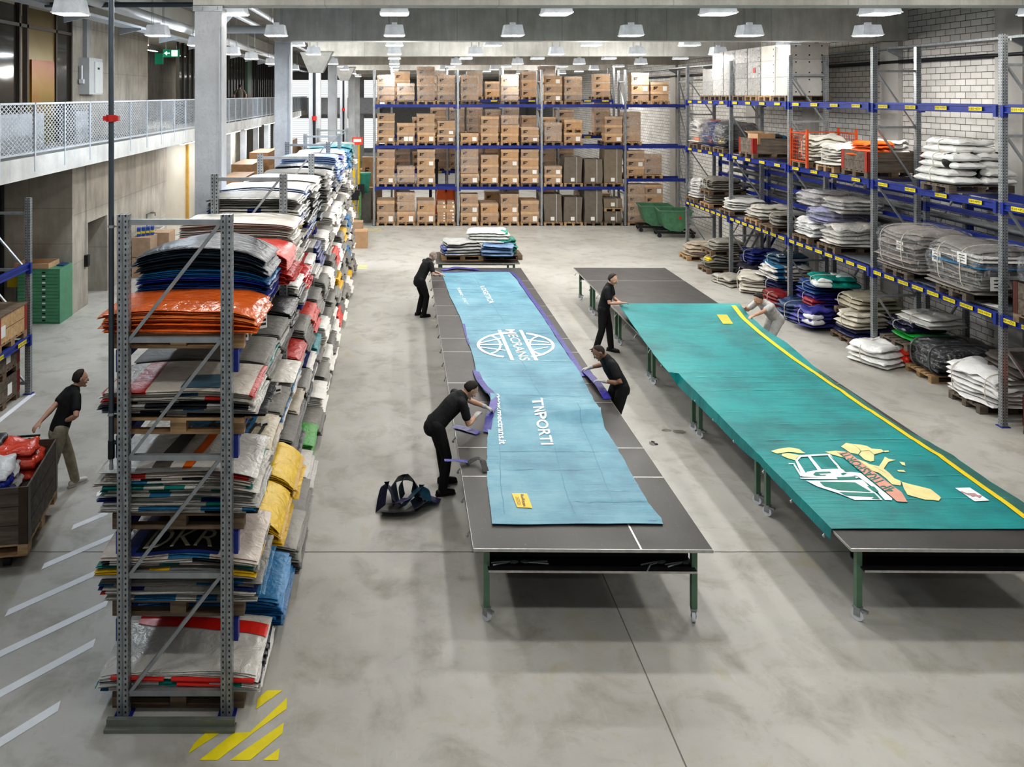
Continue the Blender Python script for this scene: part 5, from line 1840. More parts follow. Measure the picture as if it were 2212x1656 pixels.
t = thing('plastic_cover', 'clear lilac plastic cover standing on the near grey crate', 'plastic cover', (XB - .1, 12.55, z1 + .66))
wrap((0, 0, 0), 1.22, 1.0, .42, t, 3)
bundle('pale bundle inside the clear plastic cover on the near crate', (XB - .1, 12.55, z1 + .18), (1.05, .85, .8), 0, '#b3b0bd', 'tarp', .05, 4, 0)
t = thing('paper_sheet', 'loose white paper sheet on the steel shelf deck', 'paper', (10.42, 14.0, 1.9 + .034)); MB().box(-.1, -.15, 0, .1, .15, .003).build('sheet', MAT['paper'], t, rz=.3)

# ---- floor piles, from the far end to the near end
FL = [
    # y, x, z, size, rz, colour, material, label, opts
    (27.5, 10.45, 0.148, (1.0, 1.0, .42), 0, '#b9ab98', 'tarp', 'tan tarp roll at the far end of the floor row', {}),
    (25.6, 10.5, 0.7, (1.0, .9, .3), 0, '#8f8b82', 'tarp_matte', 'grey folded tarps beside the tan roll on the floor', dict(lay=8)),
    (25.5, 10.35, 0.148, (1.1, .9, .4), 0, '#706d66', 'tarp_matte', 'dark grey rolled tarps on the low pallet with a yellow patch', dict(patches=((-.4, -.1, .22, (.3, .4, .1), '#d8c21f', 'tarp'),))),
    (24.3, 11.0, 0, (1.2, 1.0, .5), 0, '#2b2c38', 'tarp', 'black and navy heap of tarps on the floor', dict(lumps=.2)),
    (24.4, 11.1, 0.5, (1.0, .9, .42), 0, '#242d6e', 'tarp', 'royal blue tarp slumped on top of the black heap', dict(lumps=.2)),
    (23.9, 10.0, 0, (.95, 1.0, .26), .3, '#a7a39a', 'tarp', 'grey coiled straps and tarp on the floor by the white roll', dict(lumps=.22, lay=9)),
    (23.0, 10.3, 0.02, (.9, 1.1, .50), -.4, '#cfc9be', 'tarp', 'stout cream tarp bundle tied with two cords on the floor', dict(cord=2, lumps=.06)),
    (22.2, 10.85, 0.148, (1.2, 1.15, .42), 0, '#27345c', 'tarp', 'navy folded tarps at the bottom of the tall leaning pile', {}),
    (22.25, 10.85, 0.55, (1.2, 1.3, .40), 0, '#cfcdc8', 'tarp_print', 'white crumpled tarps in the tall leaning pile', dict(lumps=.18, lay=8)),
    (22.4, 10.9, 0.92, (1.0, .9, .26), 0, '#38566d', 'tarp', 'slate blue tarp on top of the tall leaning pile', dict(lumps=.12, papers=((-.3, -.3, .26, -1.2, 0, .2),))),
    (21.45, 10.2, 0.0, (.6, .9, .36), .1, '#7a1f26', 'tarp', 'dark red rolled tarp on the floor under the leaning pile', dict(lay=5)),
    (19.95, 10.75, 0.148, (1.1, 1.0, .30), 0, '#2a2f63', 'tarp', 'indigo folded tarps at the bottom of the blue pile', dict(lay=8)),
    (20.0, 10.65, 0.44, (1.0, 1.0, .30), 0, '#2e2a86', 'tarp', 'violet blue folded tarps in the middle of the blue pile', dict(lay=6, patches=((-.3, -.2, .0, (.5, .5, .16), '#8e2333', 'tarp'),))),
    (20.0, 10.7, 0.72, (1.05, 1.0, .26), 0, '#23487e', 'tarp', 'steel blue tarp just below the turquoise one', {}),
    (19.55, 10.7, 0.96, (1.1, .85, .26), -.2, '#12897f', 'tarp_gloss', 'shiny turquoise tarp with white stripes topping the blue pile', dict(patches=((-.35, -.2, .02, (.4, .5, .2), '#e5e9e6', 'tarp_gloss'), (.15, .05, .12, (.5, .55, .16), '#dbe9e6', 'tarp_gloss')))),
    (18.75, 11.05, 0.6, (1.15, 1.05, .36), 0, '#b7b09b', 'tarp', 'big beige tarp bundle with cord on the raised pallet', dict(cord=2, lumps=.05)),
    (20.1, 10.1, 0.0, (.85, .95, .46), .2, '#2f4468', 'tarp', 'denim blue tarps hanging down to the floor', dict(lumps=.2)),
    (19.3, 10.05, 0.1, (.8, .75, .40), .3, '#3a3b8a', 'tarp', 'indigo and white tied bundle on the floor', dict(lumps=.16, patches=((-.2, -.2, .08, (.4, .4, .26), '#dcdce0', 'tarp'),))),
    (18.35, 10.75, 0.148, (1.15, .95, .20), 0, '#242850', 'tarp', 'navy folded base under the cream roll', dict(cord=0)),
    (18.3, 10.6, 0.34, (.95, .75, .34), .15, '#cdc7b8', 'tarp', 'cream rolled tarp with cord bow on the navy base', dict(lay=9)),
    (16.7, 10.9, 0.56, (1.0, .9, .16), 0, '#23a040', 'tarp_gloss', 'bright green folded tarp on the raised dark pallet', dict(cord=0, lumps=.07)),
    (16.8, 10.9, 0.71, (.95, .8, .2), 0, '#1c1f38', 'tarp_gloss', 'midnight blue folded tarp on the green one', dict(cord=1, lumps=.08)),
    (16.6, 11.05, 0.86, (.95, 1.0, .24), .1, '#dcdad5', 'tarp', 'white lettered folded tarp topping the green and navy ones', dict(cord=1, lumps=.07, lay=8)),
    (16.85, 10.15, 0, (.95, .95, .44), .4, '#e9e8e6', 'tarp_gloss', 'white tarp with orange-red corner lying on the floor', dict(lumps=.14, patches=((.25, -.4, .1, (.3, .3, .3), '#e63a22', 'tarp_gloss'),))),
    (16.0, 11.0, 0.148, (1.1, 1.1, .52), 0, '#1b1c1e', 'tarp', 'black shrink-wrapped bundle with straps on a light pallet', dict(cord=0, film=True, lumps=.06, lay=9, papers=((-.3, .35, .53, -1.4, 0, .25),))),
    (16.9, 12.0, 0, (.9, 1.2, .42), 0, '#77736b', 'tarp_matte', 'grey folded tarps lying behind the black bundle', dict(lay=8)),
    (15.5, 12.05, 0, (1.0, 1.2, .3), 0, '#c9cdd2', 'tarp', 'pale blue-grey tarps under the beige roll', dict(lumps=.14)),
    (15.5, 12.0, 0.3, (.95, .9, .32), 0, '#b7b3a8', 'tarp', 'beige rolled tarp resting on pale tarps near the wall', dict(lay=6)),
    (14.5, 10.85, 0.148, (1.15, 1.25, .56), .1, '#e6e5e4', 'tarp', 'large crumpled white tarps tied on the dark pallet', dict(lumps=.15, cord=2)),
    (14.3, 11.2, 0.66, (.9, 1.2, .26), -.1, '#5a534d', 'tarp_matte', 'brown-grey felt draped over the white tarps', dict(lumps=.12, cord=0)),
]
pal_for = {0: 'wood_pallet', 2: 'wood_old', 7: 'wood_old', 11: 'wood_grey', 18: 'wood_old', 24: 'wood_new', 28: 'wood_grey'}
for k, (y, x, z, s, rz, c, mt, lab, kw) in enumerate(FL):
    if k in pal_for:
        pallet((x, y, 0), 'floor pallet under the ' + lab, pal_for[k] if pal_for[k] in _pm else 'wood_pallet', 0, k in (24, 28, 18), 'pallets on the floor of the labelled rack')
    kw = dict(kw)
    b = bundle(lab, (x, y, z), s, rz, c, mt, kw.pop('lumps', .1), kw.pop('lay', 6), kw.pop('cord', 1), **kw)
    if k == 24:
        cords(1.14, 1.1, .56, 2, b, 'y', 3, 'zinc_dark', .02)
    if k == 22:
        mb = MB(); text_on(mb, 'Girteka', [(-.25, -.05, .262), (.25, .05, .262), (.22, .18, .262), (-.28, .08, .262)]); mb.build('lettering', M('#3f4a68', .6), b)
pallet((10.5, 25.6, .55), 'raised pallet under the grey folded tarps beside the tan roll', 'wood_old', 0, False, 'pallets on the floor of the labelled rack')
pallet((11.05, 18.75, .45), 'raised pallet under the big beige tarp bundle', 'wood_old', 0, False, 'pallets on the floor of the labelled rack')
bundle('grey tarps squeezed beneath the raised pallet of the beige bundle', (11.25, 18.8, .0), (.6, .9, .44), 0, '#4b4d63', 'tarp', .08, 8, 0)
p = pallet((10.9, 16.7, .41), 'tilted dark pallet carrying green, navy and white tarps', 'wood_grey', .1, True, 'pallets on the floor of the labelled rack')
bundle('white tarps under the tilted dark pallet', (11.2, 16.75, .0), (.7, .85, .40), 0, '#d0cfcc', 'tarp', .06, 6, 0)
rp(11.9, 21.2, .002, 'old pallets stored under the shelf behind the blue pile', 'wood_old')
rp(11.9, 21.2, .15, 'second old pallet stacked behind the blue pile', 'wood_pallet', .05)
crate((10.98, 12.85, 0), 1.2, .9, .5, 'pale wooden crate with orange tarp on the floor at the near upright', 0, 'wood_new', '#5c1f1a')
bundle('orange tarp bulging out of the pale floor crate', (10.72, 12.95, .40), (.6, .65, .55), 0, '#ee5a26', 'tarp_gloss', .1, 2, 0)
# long steel tubes and rails lying in the rear rack
for k in range(9):
    mb = MB(); mb.tube([(11.7 + .07 * (k % 3), 10.4, 2.16 + .42 * (k // 3)), (11.7 + .07 * (k % 3), 28.0, 2.16 + .42 * (k // 3))], .055, 8)
    tag(mb.build('steel_tube', MAT['zinc_dark'], smooth=True), 'long grey steel tube, %s on the %s rail of the rear rack' % (ORD[k % 3], ORD[k // 3]), 'tube', 'long tubes in the rear rack')
# ------------------------------------------------------------------ work tables
tt = NT('black phenolic table board')
o_ = tt.coord()
na = tt.noise(o_, 1.3, 6, .65); nb = tt.noise(tt.map(o_, (14, 1, 1), (0, 0, .7)), 3., 5, .7); nc = tt.noise(o_, 26., 3, .6)
c_ = tt.ramp(na, [(.3, col('#2b2826')), (.7, col('#3d3936'))])
c_ = tt.mix(tt.math('MULTIPLY', tt.ramp(nb, [(.62, (0, 0, 0)), (.75, (1, 1, 1))]), .3), c_, col('#6d6862'))
c_ = tt.mix(tt.math('MULTIPLY', tt.ramp(nc, [(.66, (0, 0, 0)), (.74, (1, 1, 1))]), .25), c_, col('#8a857d'))
MAT['board'] = tt.done(tt.bsdf(c_, tt.ramp(na, [(.3, (.38, .38, .38)), (.7, (.55, .55, .55))])))
MAT['alu'] = M('#b9b9b6', .35, .6, .2, 12)
TZ = .84
TROT = -.0102


def caster(par, x, y, turn=0.):
    mb = MB()
    mb.tube([(-.018, 0, .062), (.018, 0, .062)], .062, 16)
    w = mb.build('caster', M('#dfe2ea', .4, 0, .05), par, (x, y, 0), turn, smooth=.6)
    mb = MB(); mb.box(-.026, -.03, .05, -.02, .035, .14); mb.box(.02, -.03, .05, .026, .035, .14); mb.box(-.035, -.04, .135, .035, .045, .15)
    mb.box(-.02, -.10, .115, .02, -.03, .135); mb.tube([(-.03, 0, .062), (.03, 0, .062)], .012, 8)
    mb.build('fork', MAT['zinc'], w)


def table_module(loc, L, label, near=False, far=False, seam=True, W=2.5):
    t = thing('work_table', label, 'work table', loc, TROT, 'wheeled work table modules')
    mb = MB(); mb.box(0, .004, TZ - .024, W, L - .004, TZ)
    top = mb.build('tabletop', MAT['board'], t)
    mb = MB()
    mb.box(0, 0, TZ - .03, W, .005, TZ + .001); mb.box(0, L - .005, TZ - .03, W, L, TZ + .001)
    mb.box(-.004, 0, TZ - .028, 0, L, TZ + .001); mb.box(W, 0, TZ - .028, W + .004, L, TZ + .001)
    mb.build('edge_trim', MAT['alu'], top)
    mb = MB()
    if seam and L > 2: mb.box(0, 1.6, TZ, W, 1.616, TZ + .0015)
    if near == 1: mb.box(1.745, .005, TZ, 1.765, 1.6, TZ + .0015)
    mb.box(0, .0, TZ, W, .012, TZ + .0015)
    mb.build('joint_strip', MAT['alu'], top)
    # frame
    mb = MB()
    for x in (.15, W - .15): mb.box(x - .03, .12, TZ - .085, x + .03, L - .12, TZ - .024)
    for y in (.15, L - .15): mb.box(.15, y - .03, TZ - .085, W - .15, y + .03, TZ - .024)
    mb.build('frame', MAT['green_frame'], t)
    for x in (.15, W - .15):
        for y in (.15, L - .15):
            l = MB().box(x - .03, y - .03, .15, x + .03, y + .03, TZ - .085).build('leg', MAT['green_frame'], t)
            caster(l, x, y, .5 + x)
    if near or far:
        s0 = .04 if near else L - .32
        mb = MB(); mb.box(.16, s0, .575, W - .15 if near == 1 else W - .16, s0 + .28, .592)
        sh_ = mb.build('tool_shelf', MAT['black'], t)
        mb = MB(); mb.box(.16, s0 - .004, .572, W - .15, s0, .595); mb.build('shelf_edge', MAT['alu'], sh_)
        mb = MB(); mb.box(.16, s0 + .27, .592, W - .15, s0 + .285, TZ - .09); mb.build('back_board', MAT['black'], sh_)
    for k in range(3):
        y = .5 + k * .75
        if y < L - .3:
            mb = MB(); mb.tube([(.01, y, TZ - .07), (-.03, y, TZ - .12)], .008, 6); mb.sph((-.03, y, TZ - .135), .018, 8, 6)
            mb.build('latch', MAT['alu'], t)
    return t


MODY = [0, 2.43, 4.86, 7.29, 9.72, 12.16, 13.71]
TL = V((.83, 8.44, 0)); TR_ = V((4.79, 8.44, 0))
WHO = ['at the camera end', 'second from the camera end', 'third from the camera end', 'fourth from the camera end', 'fifth from the camera end', 'short last one at the far end']


def tpos(base, x, y):
    c, s = math.cos(TROT), math.sin(TROT)
    return V((base.x + c * x - s * y, base.y + s * x + c * y, 0))


for i in range(6):
    L = MODY[i + 1] - MODY[i]
    table_module(tpos(TL, 0, MODY[i]), L, 'black-topped work table under the pale blue tarp, ' + WHO[i], 1 if i == 0 else False, i == 5)
    table_module(tpos(TR_, 0, MODY[i]), L, 'black-topped work table under the green tarp, ' + WHO[i], 2 if i == 0 else False, i == 5, seam=(i > 5))
# separate table with a pallet of tarps behind the blue-tarp table
t3 = table_module(V((1.18, 22.75, 0)), 1.6, 'separate work table behind carrying a pallet of tarps', False, False, False, 2.36)

# locking pliers on the tool shelf
def pliers(loc, rz, label, open_=.06):
    t = thing('locking_pliers', label, 'pliers', loc, rz, 'locking clamps on the tool shelf')
    mb = MB(); mb.tube([(-.14, .0, .016), (-.02, .006, .02), (.09, .01, .018)], .009, 6); mb.build('upper_handle', MAT['zinc'], t)
    mb = MB(); mb.tube([(-.13, -open_, .016), (-.04, -.02, .018), (.05, .0, .018)], .009, 6); mb.build('lever', MAT['zinc'], t)
    mb = MB(); mb.tube([(.07, .005, .018), (.12, .012, .018), (.155, .004, .018)], [.014, .014, .006], 6); mb.tube([(.06, -.005, .018), (.11, -.018, .018), (.15, -.006, .018)], [.012, .012, .005], 6); mb.build('jaws', MAT['zinc_dark'], t)
    return t


for k, (x, rz) in enumerate(((.34, .05), (.67, 3.0), (1.92, .2), (2.18, .15))):
    p = tpos(TL, x, .16)
    pliers((p.x, p.y, .593), rz, 'chrome locking pliers on the tool shelf, ' + ['alone at the far-left leg'.replace('far-left', 'aisle'), 'second from the aisle leg', 'open pair hanging over the edge', 'beside the other table leg'][k], .12 if k == 2 else .045)
# red pliers on the table
p = P(1010, 884, TZ + .002)
t = thing('red_pliers', 'red-handled pliers lying on the black table board', 'pliers', p, .9)
mb = MB(); mb.tube([(0, 0, .012), (-.05, .03, .012), (-.11, .03, .012)], .012, 6); mb.tube([(0, 0, .012), (-.05, -.03, .012), (-.11, -.035, .012)], .012, 6); mb.build('handles', MAT['red'], t)
mb = MB(); mb.tube([(0, 0, .012), (.06, .0, .012)], [.016, .006], 8); mb.build('jaws', MAT['zinc_dark'], t)


# ------------------------------------------------------------------ the big tarps
def lerp_tab(tab, v):
    if v <= tab[0][0]: return tab[0][1]
    for (a, x), (b, y) in zip(tab, tab[1:]):
        if v <= b: return x + (y - x) * (v - a) / (b - a)
    return tab[-1][1]


def big_tarp_mat(name, base, dark, light, crease=(0, 1), stain=.5):
    t = NT(name)
    o = t.coord()
    n1 = t.noise(o, 1.1, 6, .62)
    n2 = t.noise(t.map(o, (.25, 3.2, 1)), 2.2, 6, .65, .3)
    n3 = t.noise(o, 7., 5, .7)
    n4 = t.noise(t.map(o, (.8, 9, 1), (0, 0, .12)), 1.5, 5, .7, .6)
    cc = t.ramp(n1, [(.3, col(dark)), (.52, col(base)), (.75, col(light))])
    cc = t.mix(t.math('MULTIPLY', t.ramp(n2, [(.52, (0, 0, 0)), (.74, (1, 1, 1))]), .35), cc, col(light))
    cc = t.mix(t.math('MULTIPLY', t.ramp(n2, [(.26, (1, 1, 1)), (.44, (0, 0, 0))]), stain), cc, col(dark))
    cc = t.mix(t.math('MULTIPLY', t.ramp(n4, [(.68, (0, 0, 0)), (.76, (1, 1, 1))]), .4), cc, tuple(min(1, v * 1.8 + .08) for v in col(light)[:3]) + (1,))
    cc = t.mix(t.math('MULTIPLY', t.ramp(n3, [(.66, (0, 0, 0)), (.78, (1, 1, 1))]), .3), cc, tuple(v * .3 for v in col(dark)[:3]) + (1,))
    return t.done(t.bsdf(cc, .42, normal=t.bump(t.math('ADD', n2, t.math('MULTIPLY', n1, .5)), .4, .06)))


MAT['blue_tarp'] = big_tarp_mat('pale blue tarpaulin', '#5b95a9', '#3f7890', '#7cabba', stain=.6)
MAT['green_tarp'] = big_tarp_mat('sea green tarpaulin', '#07898a', '#05686b', '#189898', stain=.6)

# pale blue tarp: outline read row by row along the table
BLU = [(587, 953), (600, 958), (640, 972), (665, 985), (699, 1000), (700, 1004), (730, 1010), (770, 1022), (790, 1026), (810, 1030), (840, 1042), (862, 1056), (890, 1063), (915, 1055), (960, 1052), (1000, 1052), (1040, 1052), (1100, 1060), (1131, 1063)]
BRU = [(587, 1100), (600, 1113), (640, 1141), (680, 1170), (720, 1196), (760, 1222), (800, 1250), (813, 1256), (860, 1281), (884, 1297), (905, 1298), (925, 1307), (960, 1330), (1000, 1352), (1040, 1374), (1085, 1400), (1120, 1430), (1131, 1432)]
ZT = TZ + .017


def zblue(x, y):
    # relief of the sheet over the table board
    v = V0 + F * (H - ZT) / y
    u = U0 + F * x / y
    n = .010 * noise.noise(V((x * .8, y * 2.6, 1.))) + .006 * noise.noise(V((x * 3, y * 3, 4.)))
    ridge = .14 * math.exp(-((v - 896 - (u - 1180) * .05) / 11.) ** 2) * max(0, min(1, (u - 1120) / 160))
    ridge += .07 * math.exp(-((v - 868) / 10.) ** 2) * max(0, min(1, (1230 - u) / 90))
    lift = .10 * math.exp(-(((u - 1058) / 26.) ** 2 + ((v - 884) / 26.) ** 2))
    lift += .05 * math.exp(-(((u - 1040) / 22.) ** 2 + ((v - 785) / 9.) ** 2))
    return ZT + max(-.004, n) + ridge + lift


def blue_fn(a, b):
    v = 587 + (1131 - 587) * (b ** 1.25)
    # keep the rows evenly dense in the world
    ul, ur = lerp_tab(BLU, v), lerp_tab(BRU, v)
    rag = 1.6 * noise.noise(V((v * .12, 0, 0))) * (v / 900)
    u = ul + rag + (ur - ul - rag + 2.0 * noise.noise(V((v * .1, 9, 0)))) * a
    p = P(u, v + 2.5 * noise.noise(V((a * 3, 5., 0))) * (1 if b > .98 else 0), ZT)
    p.z = zblue(p.x, p.y)
    return p


mb = MB(); mb.sheet(blue_fn, 40, 150, .006)
BT = mb.build('blue_tarp', MAT['blue_tarp'], None, smooth=.7, fix=True)
tag(BT, 'large pale blue truck tarp with white globe emblem spread on the long table', 'tarp')


def on_blue(p): return V((p.x, p.y, zblue(p.x, p.y) + .006))


def pq(pts, z=ZT): return [P(u, v, z) for u, v in pts]


MAT['print_white'] = M('#e6eaea', .45, 0, .08)
mb = MB()
text_on(mb, 'MECRANS', pq([(1091, 712), (1124, 779), (1146, 779), (1112, 712)]), on_blue, bold=.012)
mb.build('emblem_lettering', MAT['print_white'], BT)
mb = MB()
for a, b, w in (((1075, 713), (1103, 778), 7), ((1121, 713), (1155, 779), 7)):
    poly_on(mb, pq([(a[0], a[1]), (a[0] + w, a[1]), (b[0] + w + 1, b[1]), (b[0], b[1])]), on_blue, 0, 16)


def arc(cx, cy, rx, ry, a0, a1, w, n=26, skew=0.):
    pts = []
    for i in range(n + 1):
        t = a0 + (a1 - a0) * i / n
        pts.append((t, cx + rx * math.cos(t) + skew * (math.sin(t) * ry), cy + ry * math.sin(t)))
    for (t, x, y), (t2, x2, y2) in zip(pts, pts[1:]):
        q = []
        for (xx, yy, tt_) in ((x, y, t), (x2, y2, t2)):
            ox, oy = math.cos(tt_) * w, math.sin(tt_) * w * .55
            q.append(((xx - ox, yy - oy), (xx + ox, yy + oy)))
        poly_on(mb, pq([q[0][0], q[1][0], q[1][1], q[0][1]]), on_blue, 0, 3)


SK = .43
arc(1115, 746, 82, 27, PI * .62, PI * 1.44, 3.2, 30, SK * .3)
arc(1115, 746, 80, 27, -PI * .40, PI * .38, 3.2, 30, SK * .3)
arc(1051, 744, 30, 20, -PI * .42, PI * .42, 2.4, 16, SK * .3)
arc(1176, 746, 32, 21, PI * .60, PI * 1.40, 2.4, 16, SK * .3)
for (a, b) in (((1036, 741), (1082, 731)), ((1033, 744), (1086, 744)), ((1038, 750), (1092, 757)), ((1131, 733), (1186, 740)), ((1138, 744), (1190, 744)), ((1146, 757), (1184, 750))):
    poly_on(mb, pq([(a[0], a[1] - 1), (b[0], b[1] - 1), (b[0], b[1] + 1.2), (a[0], a[1] + 1.2)]), on_blue, 0, 12)
mb.build('globe_emblem', MAT['print_white'], BT)
mb = MB(); text_on(mb, 'TNPORTI', pq([(1148, 868), (1169, 961), (1196, 961), (1172, 866)]), on_blue, bold=.02); mb.build('company_lettering', MAT['print_white'], BT)
mb = MB(); text_on(mb, 'www.mectrans.it', pq([(1072, 861), (1078, 960), (1094, 959), (1080, 861)]), on_blue, bold=.025); mb.build('web_lettering', MAT['print_white'], BT)
mb = MB(); text_on(mb, 'TORINO - ITALY', pq([(986, 621), (1005, 657), (1012, 657), (992, 621)]), on_blue, bold=.02); mb.build('town_lettering', MAT['print_white'], BT)
mb = MB(); text_on(mb, 'LOGISTICA', pq([(1037, 619), (1056, 656), (1069, 655), (1047, 618)]), on_blue, bold=.02); mb.build('trade_lettering', MAT['print_white'], BT)
mb = MB(); poly_on(mb, pq([(1105, 1067), (1138, 1067), (1150, 1099), (1117, 1097)]), lambda p: on_blue(p) + V((0, 0, .002)), 0, 6); YP = mb.build('yellow_patch', M('#ecc21f', .4, 0, .06), BT)
mb = MB(); text_on(mb, 'Rollisan', pq([(1124, 1070), (1130, 1096), (1138, 1096), (1131, 1070)]), lambda p: on_blue(p) + V((0, 0, .006)))
for k in range(3): poly_on(mb, pq([(1113 + 3 * k, 1076), (1113.8 + 3 * k, 1076), (1119.8 + 3 * k, 1093), (1119 + 3 * k, 1093)]), lambda p: on_blue(p) + V((0, 0, .006)), 0, 8)
mb.build('patch_writing', M('#3b3a55', .6), YP)
# folds of the blue sheet: shade put in as thin darker strips, some paler
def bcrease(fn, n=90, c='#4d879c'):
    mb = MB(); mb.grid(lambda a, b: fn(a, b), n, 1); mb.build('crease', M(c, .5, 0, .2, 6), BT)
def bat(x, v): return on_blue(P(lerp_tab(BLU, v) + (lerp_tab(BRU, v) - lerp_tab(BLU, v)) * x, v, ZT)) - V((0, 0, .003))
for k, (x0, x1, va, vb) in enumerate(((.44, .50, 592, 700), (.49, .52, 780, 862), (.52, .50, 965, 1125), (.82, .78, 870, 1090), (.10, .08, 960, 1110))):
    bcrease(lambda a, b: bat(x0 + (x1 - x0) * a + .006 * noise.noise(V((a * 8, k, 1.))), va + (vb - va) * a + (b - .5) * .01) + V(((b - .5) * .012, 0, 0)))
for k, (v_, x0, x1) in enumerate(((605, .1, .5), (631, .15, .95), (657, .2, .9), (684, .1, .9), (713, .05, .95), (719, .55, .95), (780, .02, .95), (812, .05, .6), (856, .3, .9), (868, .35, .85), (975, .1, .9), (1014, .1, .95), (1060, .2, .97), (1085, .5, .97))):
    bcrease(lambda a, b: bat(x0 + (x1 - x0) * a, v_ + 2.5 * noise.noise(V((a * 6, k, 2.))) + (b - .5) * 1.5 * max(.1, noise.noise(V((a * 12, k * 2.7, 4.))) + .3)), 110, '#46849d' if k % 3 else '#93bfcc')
# violet-blue hem strips along the cut edges
MAT['violet'] = M('#37338c', .35, 0, .45, 9, .5)


def strip_on_table(name, label, cl, w, par=None, z=TZ + .004, lift=None, mat='violet', wav=.006):
    "ribbon that follows a list of pixels on the table plane"
    pts = [P(u, v, z) for u, v in cl]
    mb = MB()
    n = len(pts) - 1
    def fn(a, b):
        f = b * n; i = min(int(f), n - 1); t_ = f - i
        p = pts[i].lerp(pts[i + 1], t_)
        d = (pts[min(i + 1, n)] - pts[max(i - 1, 0)]).normalized()
        s = V((d.y, -d.x, 0))
        q = p + s * (a - .5) * w
        q.z = z + .004 + (lift(b) if lift else 0) + wav * (1 + noise.noise(V((b * 9, a * 2, w * 50))))
        return q
    mb.sheet(fn, 4, max(24, n * 6), .003)
    o = mb.build(name, MAT[mat], par, smooth=.8, fix=True)
    if label: tag(o, label, 'tarp strip')
    return o


strip_on_table('cut_strip', 'long violet-blue hem strip along the edge of the pale blue tarp', [(1104, 588), (1118, 600), (1146, 640), (1175, 680), (1201, 720), (1228, 760), (1254, 800), (1262, 814)], .09)
strip_on_table('cut_strip', 'violet-blue strip lying across the far end of the table', [(955, 584), (985, 580), (1010, 582), (1034, 583)], .16, lift=lambda b: .03 * math.sin(b * PI))
strip_on_table('hem', None, [(955, 588), (1000, 587), (1050, 586), (1100, 586)], .06, BT, ZT)
strip_on_table('hem', None, [(1064, 1131), (1150, 1129), (1250, 1128), (1340, 1128), (1430, 1129)], .05, BT, TZ + .004)
strip_on_table('hem', None, [(1001, 700), (1005, 715), (1010, 735), (1014, 745)], .05, BT, TZ + .004)
strip_on_table('cut_strip', 'violet strip with dark underside peeled up at the worker by the blue tarp', [(1027, 800), (1036, 828), (1046, 848), (1058, 862), (1068, 878), (1064, 896), (1056, 912), (1052, 935)], .11, lift=lambda b: .12 * math.sin(b * PI))
strip_on_table('cut_strip', 'short violet offcut lying on the table below the bent worker', [(980, 921), (1000, 926), (1034, 936)], .13)
strip_on_table('cut_strip', 'narrow violet offcut crossing the table edge beside the dark legs', [(960, 1000), (985, 1000), (1010, 1003)], .07, lift=lambda b: .03)
strip_on_table('cut_strip', 'black strip end curling at the edge of the pale blue tarp', [(1008, 1003), (1030, 999), (1042, 1005), (1050, 1020)], .08, lift=lambda b: .06 * math.sin(b * PI), mat='black')
strip_on_table('cut_strip', 'violet strip pulled by the worker between the tables', [(1262, 800), (1276, 818), (1292, 838), (1303, 852), (1312, 862)], .13, lift=lambda b: .06 * math.sin(b * PI))

# ---- green tarp, lifted at the far end
GLU = [(655, 1336), (680, 1352), (700, 1366), (740, 1394), (780, 1424), (800, 1441), (860, 1503), (900, 1543), (950, 1592), (985, 1632), (1020, 1664), (1060, 1702), (1100, 1741), (1141, 1781)]
GRU = [(645, 1590), (680, 1618), (711, 1653), (740, 1700), (792, 1760), (821, 1798), (852, 1846), (890, 1898), (925, 1950), (950, 2001), (979, 2052), (1040, 2140), (1075, 2196), (1141, 2294)]
ZG = TZ + .017


def zgreen(x, y):
    v = V0 + F * (H - ZG) / y
    u = U0 + F * x / y
    n = .008 * noise.noise(V((x * .9, y * 2.2, 7.))) + .004 * noise.noise(V((x * 3, y * 4, 2.)))
    for c in (806, 845, 891, 953, 985):
        n += .008 * math.exp(-((v - c) / 5.) ** 2)
    return ZG + max(-.004, n)


def green_fn(a, b):
    v = 655 + (1141 - 655) * (b ** 1.2)
    ul, ur = lerp_tab(GLU, v), lerp_tab(GRU, v)
    u = ul + (ur - ul) * a + 1.5 * noise.noise(V((v * .1, a * 3, 3))) * (a in (0., 1.))
    p = P(u, v, ZG)
    z = zgreen(p.x, p.y)
    k = max(0, (805 - v) / 150)         # 0 at the crease, 1 at the hands
    if k > 0:
        # raised at both corners, sagging between them
        h = (.22 * k ** 1.1) * (.35 + .65 * abs(2 * a - 1) ** 1.6) + .02 * math.sin(k * 9 + a * 3) * k
        q = Q(u, v, p.y)
        # keep the same line of sight while lifting: move the point toward the camera along its ray
        s = (H - ZG - h) / (H - ZG)
        p = V((p.x * s, p.y * s, ZG + h))
        return p
    # left border drapes over the table edge
    xe = TR_.x + (p.y - TR_.y) * (-TROT)
    x0 = P(ul, v, ZG).x
    if k <= 0 and x0 < xe - .005:
        x1 = P(ur, v, ZG).x
        q = 1 / 44
        if a < q * .5: return V((xe - .02 - .12 * (xe - x0), p.y, z - min(.3, (xe - x0) * 1.25)))
        f = (a - q) / (1 - q)
        p.x = (xe - .016) + (x1 - xe + .016) * f
    p.z = z
    return p


mb = MB(); mb.sheet(green_fn, 44, 150, .006)
GT = mb.build('green_tarp', MAT['green_tarp'], None, smooth=.7, fix=True)
tag(GT, 'large sea green truck tarp with yellow stripe and truck emblem, lifted at one end', 'tarp')


def on_green(p): return V((p.x, p.y, zgreen(p.x, p.y) + .008))


def gq(pts): return [P(u, v, ZG) for u, v in pts]


def zoomxy(pts, s=572 / 2212., ox=1640, oy=930): return [(ox + x * s, oy + y * s) for x, y in pts]


